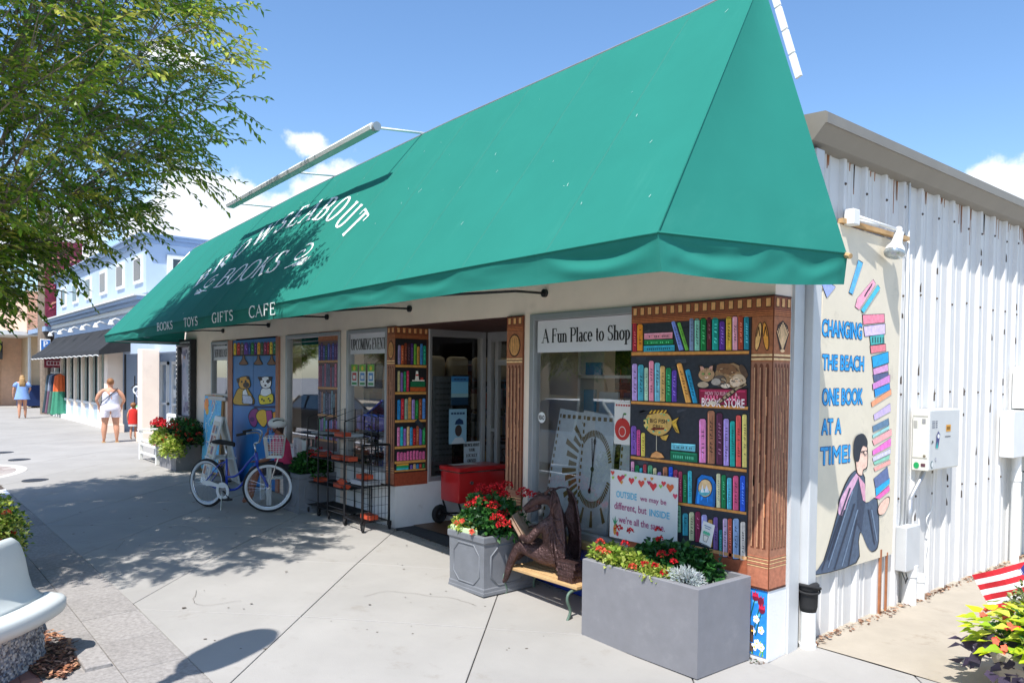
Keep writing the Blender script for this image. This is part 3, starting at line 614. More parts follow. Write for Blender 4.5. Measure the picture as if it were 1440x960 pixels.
def letter_parts(mp, text, u0, v0, u1, v1, col, parent, thick=.13, thin=.045, sp=.02, layer=1, mkey='print'):
    h = v1 - v0
    _, w = serif(text, h, 1.0, thick, thin, sp)
    k = abs((u1 - u0) / w)
    L, w = serif(text, h, k, thick, thin, sp * k)
    for _, ps in L:
        if not ps: continue
        P = Paint(mp)
        for p in ps: P.poly([(u0 + x, v0 + y) for x, y in p], col, layer)
        ob('letter', P.mb, mkey, parent)
MURAL_SHELVES=[(-1,11151415,[-1.298,2.46,-1.25,2.457,-1.244,2.218,-1.293,2.219]),(-1,14781480,[-1.249,2.45,-1.183,2.447,-1.179,2.224,-1.245,2.226]),(-1,8229300,[-.72,2.47,-.678,2.467,-.672,2.217,-.715,2.218]),(-1,8568495,[-.673,2.465,-.622,2.462,-.617,2.216,-.668,2.217]),(-1,1013820,[-.617,2.464,-.563,2.462,-.557,2.217,-.612,2.218]),(-1,5905960,[-.555,2.47,-.518,2.468,-.512,2.219,-.55,2.22]),(-1,1349260,[-.512,2.465,-.452,2.462,-.447,2.218,-.507,2.219]),(-1,5582220,[-.446,2.436,-.395,2.433,-.39,2.217,-.442,2.218]),(-1,13806140,[-.389,2.466,-.338,2.463,-.333,2.215,-.384,2.216]),(-1,15114420,[-.334,2.465,-.288,2.462,-.282,2.215,-.328,2.215]),(-1,11159085,[-.284,2.467,-.241,2.465,-.235,2.216,-.278,2.217]),(-1,1999510,[-.236,2.458,-.192,2.456,-.186,2.217,-.231,2.218]),(-1,11835090,[-1.298,2.125,-1.236,2.125,-1.23,1.817,-1.291,1.815]),(-1,4628660,[-1.233,2.117,-1.167,2.117,-1.161,1.817,-1.227,1.815]),(-1,11193780,[-1.163,2.093,-1.122,2.092,-1.116,1.819,-1.157,1.817]),(-1,15109285,[-1.118,2.148,-1.063,2.148,-1.056,1.818,-1.111,1.816]),(-1,7255240,[-1.059,2.133,-.998,2.133,-.991,1.817,-1.052,1.815]),(-1,13477220,[-1.001,2.105,-.946,2.104,-.94,1.819,-.995,1.817]),(-1,1344080,[-.943,2.09,-.886,2.09,-.88,1.819,-.937,1.817]),(-1,5913760,[-.883,2.071,-.831,2.072,-.826,1.819,-.878,1.817]),(-2,14782885,[-1.173,2.37,-.876,2.37,-.875,2.319,-1.172,2.318]),(-2,1344070,[-1.174,2.315,-.869,2.312,-.868,2.275,-1.173,2.275]),(-2,3317945,[-1.177,2.269,-.853,2.269,-.852,2.221,-1.176,2.217]),(-2,7900375,[-.898,2.453,-.859,2.458,-.766,2.226,-.815,2.22]),(-2,7255110,[-.839,2.441,-.805,2.445,-.718,2.225,-.752,2.219]),(-2,14786640,[-.84,2.123,-.786,2.129,-.684,1.818,-.742,1.814]),(-2,2329780,[-.757,2.072,-.706,2.081,-.626,1.818,-.672,1.815]),(-2,9181500,[-.622,1.931,-.195,1.935,-.194,1.811,-.612,1.814]),(2,13470790,[-1.304,2.219,-.186,2.208,-.189,2.186,-1.303,2.189]),(2,4596500,[-1.303,2.191,-.189,2.188,-.188,2.18,-1.303,2.181]),(2,13470790,[-1.298,1.813,-.185,1.807,-.189,1.786,-1.297,1.791]),(2,4596500,[-1.297,1.791,-.189,1.786,-.189,1.78,-1.297,1.784]),(3,1972244,[-.189,2.034,-.206,2.002,-.227,1.974,-.262,1.95,-.309,1.936,-.358,1.945,-.404,1.953,-.445,1.971,-.474,1.999,-.483,2.032,-.471,2.064,-.45,2.094,-.41,2.114,-.362,2.12,-.313,2.129,-.27,2.111,-.237,2.09,-.212,2.063]),(4,9860692,[-.195,2.034,-.212,2.004,-.232,1.977,-.265,1.954,-.31,1.941,-.357,1.949,-.401,1.957,-.44,1.975,-.468,2.001,-.477,2.032,-.466,2.062,-.445,2.091,-.407,2.11,-.361,2.115,-.314,2.123,-.273,2.107,-.241,2.086,-.218,2.062]),(5,7885880,[-.274,2.068,-.286,2.057,-.301,2.046,-.326,2.039,-.358,2.038,-.389,2.046,-.421,2.052,-.445,2.064,-.462,2.078,-.456,2.092,-.458,2.107,-.436,2.115,-.409,2.12,-.378,2.119,-.346,2.118,-.317,2.109,-.297,2.096,-.28,2.083]),(5,12888716,[-.203,1.995,-.207,1.979,-.22,1.966,-.232,1.952,-.254,1.949,-.275,1.949,-.295,1.953,-.31,1.964,-.323,1.978,-.331,1.994,-.325,2.01,-.313,2.024,-.299,2.038,-.277,2.042,-.255,2.042,-.236,2.035,-.221,2.024,-.211,2.01]),(6,14139045,[-.249,1.986,-.253,1.974,-.26,1.962,-.271,1.953,-.287,1.95,-.303,1.947,-.317,1.954,-.328,1.962,-.338,1.972,-.339,1.985,-.337,1.997,-.331,2.009,-.319,2.017,-.303,2.019,-.288,2.021,-.272,2.019,-.261,2.009,-.252,1.999]),(5,6049864,[-.369,1.993,-.371,1.979,-.378,1.965,-.396,1.956,-.417,1.951,-.439,1.949,-.458,1.957,-.475,1.965,-.485,1.978,-.494,1.992,-.488,2.006,-.478,2.02,-.46,2.028,-.44,2.034,-.419,2.032,-.396,2.031,-.382,2.019,-.372,2.007]),(6,11182230,[-.415,1.984,-.422,1.975,-.427,1.967,-.439,1.962,-.452,1.958,-.466,1.958,-.48,1.96,-.492,1.965,-.501,1.973,-.503,1.983,-.497,1.991,-.493,2.0,-.48,2.005,-.468,2.01,-.453,2.009,-.439,2.006,-.429,2.0,-.42,1.993]),(5,5784114,[-.204,2.074,-.198,2.058,-.19,2.042,-.189,2.028,-.196,2.023,-.201,2.015,-.212,2.018,-.225,2.027,-.238,2.038,-.25,2.052,-.258,2.069,-.264,2.084,-.264,2.098,-.258,2.104,-.253,2.111,-.242,2.109,-.229,2.103,-.216,2.09]),(6,14798265,[-.334,1.954,-.336,1.949,-.344,1.944,-.355,1.94,-.368,1.938,-.383,1.937,-.395,1.94,-.406,1.943,-.412,1.948,-.419,1.953,-.417,1.959,-.406,1.963,-.397,1.967,-.383,1.969,-.369,1.97,-.354,1.968,-.345,1.964,-.337,1.96]),(5,12166540,[-.526,1.96,-.529,1.952,-.54,1.945,-.553,1.94,-.568,1.936,-.584,1.937,-.6,1.939,-.616,1.943,-.623,1.95,-.628,1.958,-.624,1.967,-.614,1.974,-.602,1.979,-.585,1.982,-.569,1.983,-.552,1.98,-.54,1.975,-.531,1.968]),(7,12487770,[-.251,2.0,-.232,2.0,-.235,1.996,-.254,1.996]),(7,12487770,[-.417,1.986,-.39,1.986,-.393,1.982,-.42,1.982]),(7,4600872,[-.393,2.027,-.377,2.018,-.38,2.013,-.396,2.022]),(7,4600872,[-.395,2.085,-.375,2.087,-.378,2.083,-.398,2.08]),(7,4600872,[-.302,2.001,-.29,1.981,-.293,1.977,-.305,1.997]),(7,4600872,[-.263,1.991,-.242,1.991,-.245,1.987,-.266,1.987]),(7,4600872,[-.374,2.078,-.351,2.084,-.354,2.08,-.377,2.074]),(7,4600872,[-.395,1.971,-.383,1.963,-.386,1.959,-.398,1.967]),(7,4600872,[-.341,2.049,-.332,2.039,-.335,2.034,-.344,2.045]),(7,12487770,[-.315,2.042,-.293,2.044,-.296,2.039,-.318,2.038]),(7,13810070,[-.343,2.025,-.315,2.017,-.318,2.012,-.345,2.02]),(7,4600872,[-.337,2.012,-.313,2.016,-.316,2.012,-.34,2.008]),(7,13810070,[-.388,2.008,-.373,1.991,-.376,1.986,-.391,2.004]),(7,3945008,[-.424,2.005,-.412,1.987,-.415,1.982,-.427,2.001]),(7,12487770,[-.364,2.035,-.345,2.03,-.348,2.026,-.367,2.031]),(7,3945008,[-.326,1.993,-.296,1.991,-.299,1.987,-.328,1.988]),(7,12487770,[-.406,2.011,-.388,2.012,-.391,2.008,-.409,2.007]),(7,12487770,[-.29,1.996,-.27,1.989,-.273,1.984,-.293,1.992]),(7,3945008,[-.237,2.009,-.224,1.99,-.227,1.986,-.24,2.005]),(7,13810070,[-.41,2.007,-.387,2.0,-.39,1.996,-.413,2.003]),(7,13810070,[-.281,1.989,-.275,1.977,-.278,1.972,-.284,1.985]),(7,3945008,[-.359,1.977,-.332,1.978,-.334,1.974,-.362,1.972]),(7,4600872,[-.275,2.072,-.262,2.064,-.265,2.06,-.278,2.067]),(7,4600872,[-.296,2.007,-.267,2.009,-.27,2.005,-.299,2.002]),(7,13810070,[-.424,2.081,-.401,2.083,-.404,2.079,-.427,2.077]),(7,3945008,[-.321,2.053,-.293,2.052,-.296,2.047,-.324,2.049]),(7,13810070,[-.323,2.06,-.313,2.054,-.316,2.049,-.326,2.056]),(7,12487770,[-.432,2.07,-.423,2.057,-.426,2.052,-.435,2.066]),(7,13810070,[-.315,2.016,-.288,2.015,-.291,2.01,-.318,2.011]),(7,12487770,[-.325,2.022,-.31,2.001,-.313,1.997,-.327,2.017]),(7,3945008,[-.319,2.0,-.305,1.982,-.308,1.978,-.322,1.996]),(7,3945008,[-.37,1.969,-.355,1.947,-.358,1.942,-.373,1.965]),(7,4600872,[-.29,2.086,-.277,2.07,-.279,2.065,-.293,2.082]),(7,12487770,[-.299,2.042,-.275,2.049,-.278,2.044,-.302,2.038]),(7,4600872,[-.4,2.047,-.385,2.044,-.388,2.04,-.403,2.043]),(5,1972244,[-.467,2.036,-.477,2.018,-.487,2.001,-.507,1.989,-.53,1.978,-.558,1.98,-.584,1.987,-.604,2.0,-.62,2.016,-.626,2.035,-.618,2.054,-.606,2.071,-.584,2.082,-.56,2.088,-.534,2.089,-.506,2.087,-.487,2.072,-.473,2.055]),(6,11570280,[-.473,2.036,-.481,2.02,-.491,2.004,-.51,1.993,-.531,1.983,-.557,1.985,-.582,1.991,-.6,2.003,-.615,2.018,-.62,2.035,-.613,2.053,-.602,2.068,-.582,2.078,-.559,2.084,-.535,2.085,-.509,2.083,-.491,2.069,-.478,2.054]),(5,2629146,[-.626,2.108,-.593,2.108,-.566,2.079,-.614,2.061]),(7,13145730,[-.606,2.099,-.581,2.099,-.561,2.077,-.597,2.064]),(5,2629146,[-.471,2.114,-.507,2.106,-.523,2.079,-.476,2.066]),(7,13145730,[-.49,2.104,-.517,2.097,-.529,2.077,-.494,2.068]),(7,1973790,[-.56,2.042,-.565,2.036,-.576,2.034,-.587,2.036,-.591,2.042,-.587,2.048,-.576,2.05,-.566,2.048]),(8,7907930,[-.565,2.042,-.568,2.038,-.576,2.036,-.584,2.037,-.587,2.042,-.584,2.046,-.576,2.049,-.569,2.047]),(7,1973790,[-.504,2.042,-.508,2.037,-.518,2.034,-.528,2.037,-.533,2.042,-.528,2.048,-.518,2.05,-.507,2.048]),(8,7907930,[-.508,2.042,-.511,2.038,-.518,2.036,-.525,2.038,-.529,2.042,-.526,2.047,-.518,2.048,-.51,2.047]),(7,14139050,[-.528,2.015,-.53,2.012,-.532,2.009,-.537,2.007,-.542,2.005,-.548,2.005,-.554,2.006,-.558,2.009,-.562,2.011,-.563,2.014,-.561,2.017,-.559,2.02,-.554,2.022,-.548,2.023,-.543,2.023,-.536,2.023,-.532,2.02,-.529,2.018]),(8,10508880,[-.539,2.02,-.542,2.017,-.549,2.017,-.552,2.02,-.549,2.023,-.542,2.023]),(7,5519912,[-.601,2.081,-.594,2.081,-.597,2.055]),(7,5519912,[-.59,2.081,-.584,2.081,-.586,2.055]),(7,5519912,[-.509,2.081,-.503,2.081,-.506,2.056]),(7,5519912,[-.493,2.081,-.487,2.081,-.49,2.056]),(7,5519912,[-.547,2.081,-.54,2.081,-.543,2.056]),(4,2629660,[-.206,1.986,-.19,1.961,-.264,1.93,-.343,1.871,-.425,1.82,-.451,1.824,-.364,1.906,-.274,1.951]),(5,11178355,[-.21,1.979,-.197,1.963,-.269,1.934,-.348,1.878,-.425,1.827,-.441,1.83,-.362,1.901,-.274,1.947]),(6,4600872,[-.299,1.933,-.282,1.916,-.296,1.907,-.311,1.924]),(6,4600872,[-.332,1.912,-.315,1.895,-.329,1.886,-.344,1.903]),(6,4600872,[-.365,1.89,-.348,1.873,-.362,1.864,-.377,1.881]),(6,4600872,[-.398,1.868,-.381,1.851,-.396,1.842,-.411,1.859]),(6,14141620,[-.45,1.826,-.453,1.821,-.457,1.816,-.472,1.813,-.485,1.81,-.5,1.811,-.515,1.811,-.526,1.814,-.534,1.818,-.537,1.823,-.533,1.828,-.529,1.833,-.515,1.835,-.501,1.838,-.486,1.839,-.471,1.837,-.461,1.834,-.453,1.83]),(-1,7884965,[-1.298,1.608,-1.236,1.611,-1.23,1.371,-1.292,1.366]),(-1,12469890,[-1.235,1.58,-1.193,1.582,-1.188,1.367,-1.23,1.363]),(-1,14796890,[-1.187,1.557,-1.143,1.56,-1.139,1.366,-1.183,1.363]),(-1,14779065,[-.615,1.701,-.546,1.704,-.539,1.367,-.607,1.361]),(-1,10841680,[-.54,1.767,-.469,1.77,-.46,1.366,-.531,1.359]),(-1,5579585,[-.46,1.753,-.4,1.755,-.392,1.366,-.451,1.36]),(-1,10849485,[-.395,1.713,-.344,1.716,-.336,1.364,-.387,1.359]),(-1,1679510,[-.337,1.698,-.293,1.701,-.285,1.365,-.33,1.36]),(-1,14439760,[-.288,1.743,-.242,1.745,-.233,1.366,-.279,1.361]),(-1,14140270,[-.235,1.752,-.194,1.754,-.185,1.366,-.226,1.362]),(-2,7256520,[-.877,1.498,-.638,1.504,-.64,1.443,-.878,1.442]),(-2,1011275,[-.884,1.436,-.618,1.437,-.618,1.364,-.882,1.359]),(-2,1339070,[-.622,1.28,-.444,1.269,-.453,1.041,-.645,1.047]),(3,1318440,[-.476,1.185,-.479,1.163,-.488,1.142,-.502,1.124,-.52,1.112,-.541,1.106,-.561,1.107,-.58,1.114,-.596,1.129,-.606,1.148,-.61,1.17,-.607,1.192,-.598,1.214,-.583,1.231,-.564,1.244,-.544,1.25,-.523,1.248,-.504,1.24,-.489,1.226,-.48,1.207]),(4,14794380,[-.482,1.185,-.485,1.164,-.493,1.145,-.506,1.129,-.522,1.118,-.541,1.112,-.56,1.113,-.577,1.12,-.59,1.133,-.6,1.15,-.603,1.17,-.6,1.191,-.592,1.211,-.579,1.227,-.562,1.238,-.544,1.243,-.525,1.242,-.508,1.235,-.495,1.222,-.486,1.205]),(5,5941940,[-.494,1.152,-.499,1.14,-.514,1.129,-.534,1.12,-.557,1.118,-.578,1.12,-.592,1.128,-.599,1.139,-.592,1.152,-.579,1.163,-.558,1.17,-.535,1.173,-.515,1.17,-.501,1.163]),(6,15461355,[-.581,1.141,-.566,1.207,-.55,1.145]),(6,14803435,[-.546,1.146,-.528,1.206,-.503,1.151]),(-1,14128820,[-1.291,1.314,-1.253,1.317,-1.247,1.035,-1.285,1.031]),(-1,1669190,[-1.245,1.286,-1.199,1.291,-1.194,1.037,-1.24,1.031]),(-1,4631230,[-1.196,1.268,-1.165,1.272,-1.16,1.036,-1.191,1.032]),(-1,11156550,[-1.159,1.302,-1.121,1.306,-1.116,1.037,-1.153,1.032]),(-1,5939320,[-1.111,1.299,-1.059,1.304,-1.054,1.039,-1.106,1.032]),(-1,14141590,[-1.054,1.282,-1.016,1.286,-1.011,1.038,-1.049,1.034]),(-1,11835085,[-1.009,1.253,-.967,1.258,-.962,1.039,-1.005,1.034]),(-1,11497040,[-.956,1.3,-.906,1.305,-.9,1.041,-.95,1.034]),(-1,1986760,[-.897,1.308,-.853,1.312,-.847,1.041,-.891,1.035]),(-1,9843290,[-.849,1.288,-.805,1.293,-.8,1.042,-.844,1.036]),(-1,11156570,[-.799,1.28,-.762,1.284,-.757,1.042,-.794,1.037]),(-1,1338940,[-.756,1.261,-.716,1.265,-.712,1.043,-.751,1.037]),(-1,3975865,[-.711,1.294,-.669,1.298,-.663,1.043,-.706,1.038]),(-1,13486240,[-.448,1.3,-.41,1.304,-.404,1.046,-.442,1.041]),(-1,1013830,[-.403,1.294,-.361,1.299,-.356,1.047,-.397,1.042]),(-1,5286590,[-.355,1.279,-.312,1.284,-.307,1.048,-.35,1.042]),(-1,13127800,[-.304,1.299,-.253,1.305,-.247,1.049,-.299,1.042]),(-1,1986750,[-.243,1.306,-.198,1.311,-.192,1.05,-.237,1.043]),(2,13470790,[-1.295,1.356,-.188,1.355,-.189,1.334,-1.294,1.335]),(2,4596500,[-1.294,1.335,-.189,1.334,-.189,1.327,-1.294,1.327]),(2,13470790,[-1.288,1.03,-.183,1.046,-.184,1.027,-1.288,1.009]),(3,2629140,[-.857,1.656,-.866,1.623,-.884,1.591,-.916,1.566,-.955,1.546,-1.001,1.537,-1.047,1.54,-1.089,1.554,-1.124,1.576,-1.143,1.607,-1.156,1.64,-1.145,1.675,-1.127,1.707,-1.093,1.733,-1.051,1.749,-1.006,1.759,-.96,1.754,-.919,1.74,-.888,1.717,-.867,1.688]),(4,13477212,[-.866,1.655,-.875,1.624,-.892,1.595,-.922,1.571,-.958,1.553,-1.001,1.544,-1.044,1.548,-1.083,1.561,-1.116,1.581,-1.134,1.61,-1.146,1.64,-1.136,1.673,-1.119,1.703,-1.087,1.727,-1.048,1.742,-1.005,1.752,-.963,1.746,-.925,1.734,-.895,1.712,-.875,1.686]),(5,5913630,[-1.117,1.705,-1.057,1.751,-.948,1.76,-.897,1.724,-.983,1.73,-1.056,1.717]),(6,14791740,[-1.099,1.723,-1.075,1.747,-1.063,1.746,-1.084,1.72]),(6,14791740,[-1.062,1.725,-1.038,1.749,-1.026,1.747,-1.047,1.721]),(6,14791740,[-1.025,1.726,-1.002,1.75,-.99,1.749,-1.011,1.723]),(6,14791740,[-.989,1.728,-.966,1.752,-.954,1.75,-.975,1.725]),(6,14791740,[-.953,1.729,-.93,1.753,-.918,1.752,-.939,1.726]),(4,2629140,[-.881,1.669,-.794,1.71,-.816,1.658,-.782,1.572,-.826,1.578,-.868,1.632]),(5,14133820,[-.872,1.667,-.803,1.701,-.826,1.658,-.792,1.579,-.824,1.586,-.86,1.634]),(6,4599065,[-.857,1.647,-.811,1.686,-.819,1.672]),(6,4599065,[-.857,1.64,-.803,1.589,-.821,1.595]),(4,2629140,[-.991,1.544,-.89,1.565,-.919,1.504,-.967,1.512]),(5,13804870,[-.982,1.54,-.898,1.559,-.923,1.511,-.962,1.517]),(6,7913080,[-.934,1.716,-.938,1.711,-.947,1.709,-.953,1.712,-.954,1.718,-.947,1.722,-.938,1.721]),(6,5944470,[-.92,1.595,-.923,1.589,-.932,1.588,-.94,1.591,-.94,1.596,-.933,1.601,-.924,1.6]),(6,5944470,[-.889,1.675,-.893,1.67,-.903,1.668,-.91,1.671,-.91,1.677,-.903,1.681,-.894,1.68]),(6,14466650,[-.982,1.571,-.987,1.566,-.996,1.564,-1.002,1.567,-1.003,1.573,-.996,1.577,-.986,1.576]),(6,5944470,[-.981,1.572,-.985,1.566,-.994,1.564,-1.001,1.568,-1.001,1.573,-.994,1.577,-.986,1.576]),(6,14466650,[-1.072,1.699,-1.077,1.694,-1.086,1.692,-1.093,1.695,-1.093,1.701,-1.086,1.705,-1.077,1.704]),(6,5944470,[-.965,1.725,-.969,1.72,-.978,1.718,-.986,1.721,-.985,1.727,-.978,1.731,-.969,1.73]),(6,5944470,[-1.04,1.576,-1.044,1.57,-1.053,1.568,-1.061,1.572,-1.061,1.577,-1.053,1.582,-1.044,1.581]),(6,7913080,[-.975,1.573,-.978,1.567,-.988,1.565,-.996,1.568,-.996,1.574,-.988,1.579,-.979,1.577]),(6,7913080,[-1.099,1.625,-1.103,1.619,-1.112,1.618,-1.12,1.62,-1.121,1.626,-1.113,1.63,-1.103,1.63]),(6,7913080,[-1.093,1.677,-1.096,1.672,-1.106,1.671,-1.113,1.674,-1.114,1.679,-1.106,1.683,-1.097,1.682]),(6,14466650,[-1.097,1.62,-1.101,1.614,-1.11,1.613,-1.118,1.616,-1.118,1.621,-1.111,1.626,-1.101,1.625]),(6,14466650,[-1.1,1.63,-1.105,1.625,-1.114,1.623,-1.122,1.626,-1.122,1.632,-1.115,1.636,-1.105,1.635]),(6,14466650,[-.996,1.57,-1.0,1.565,-1.01,1.563,-1.017,1.566,-1.017,1.572,-1.01,1.576,-1.001,1.575]),(6,14466650,[-.908,1.605,-.911,1.6,-.92,1.598,-.927,1.601,-.927,1.607,-.92,1.611,-.911,1.61]),(6,5944470,[-.889,1.671,-.892,1.666,-.901,1.664,-.908,1.667,-.908,1.673,-.901,1.677,-.892,1.676]),(5,3965520,[-1.154,1.669,-1.117,1.676,-1.103,1.619,-1.121,1.587,-1.153,1.611]),(6,15124600,[-1.154,1.664,-1.125,1.668,-1.116,1.62,-1.13,1.596,-1.149,1.616]),(7,1315860,[-1.135,1.641,-1.137,1.631,-1.143,1.627,-1.149,1.631,-1.153,1.64,-1.15,1.65,-1.144,1.655,-1.138,1.65]),(6,7219225,[-1.08,1.593,-1.035,1.618,-1.041,1.603,-.939,1.614,-.944,1.597,-1.041,1.589,-1.031,1.575]),(4,12498080,[-1.025,1.545,-1.018,1.545,-1.015,1.423,-1.023,1.422]),(3,2629140,[-1.091,1.359,-1.074,1.397,-1.019,1.425,-.958,1.409,-.925,1.369,-1.011,1.354]),(4,14457695,[-1.08,1.366,-1.064,1.396,-1.019,1.419,-.967,1.404,-.937,1.374,-1.012,1.364]),(-1,3312795,[-.755,.957,-.697,.965,-.693,.79,-.751,.78]),(-1,12500630,[-.692,.976,-.64,.983,-.636,.76,-.688,.751]),(-1,8528710,[-.633,.988,-.582,.995,-.577,.761,-.628,.752]),(-1,10854610,[-.577,.973,-.52,.981,-.515,.752,-.572,.742]),(-1,13145680,[-.512,.944,-.473,.95,-.469,.741,-.507,.734]),(-1,7887510,[-.467,.97,-.425,.976,-.419,.731,-.462,.723]),(-1,2654850,[-.414,.883,-.385,.888,-.381,.691,-.409,.686]),(-1,12494270,[-.385,.973,-.341,.979,-.335,.69,-.378,.682]),(-1,11817020,[-.339,.979,-.302,.985,-.296,.694,-.332,.687]),(-1,9217480,[-.298,.985,-.242,.994,-.236,.694,-.291,.684]),(-1,13156020,[-.233,.971,-.189,.978,-.183,.697,-.227,.688]),(-1,11811900,[-1.266,1.031,-1.198,1.039,-1.193,.8,-1.261,.79]),(-1,3968120,[-1.189,1.02,-1.117,1.029,-1.112,.802,-1.185,.791]),(-1,5921460,[-1.109,1.015,-1.038,1.025,-1.033,.805,-1.104,.793]),(-1,13150810,[-1.031,1.04,-.974,1.047,-.969,.805,-1.025,.796]),(-1,11161720,[-.966,1.018,-.897,1.027,-.892,.807,-.961,.796]),(-1,3307690,[-.89,1.036,-.83,1.044,-.825,.807,-.885,.798]),(-1,7907980,[-.822,1.007,-.766,1.015,-.761,.804,-.817,.795])]
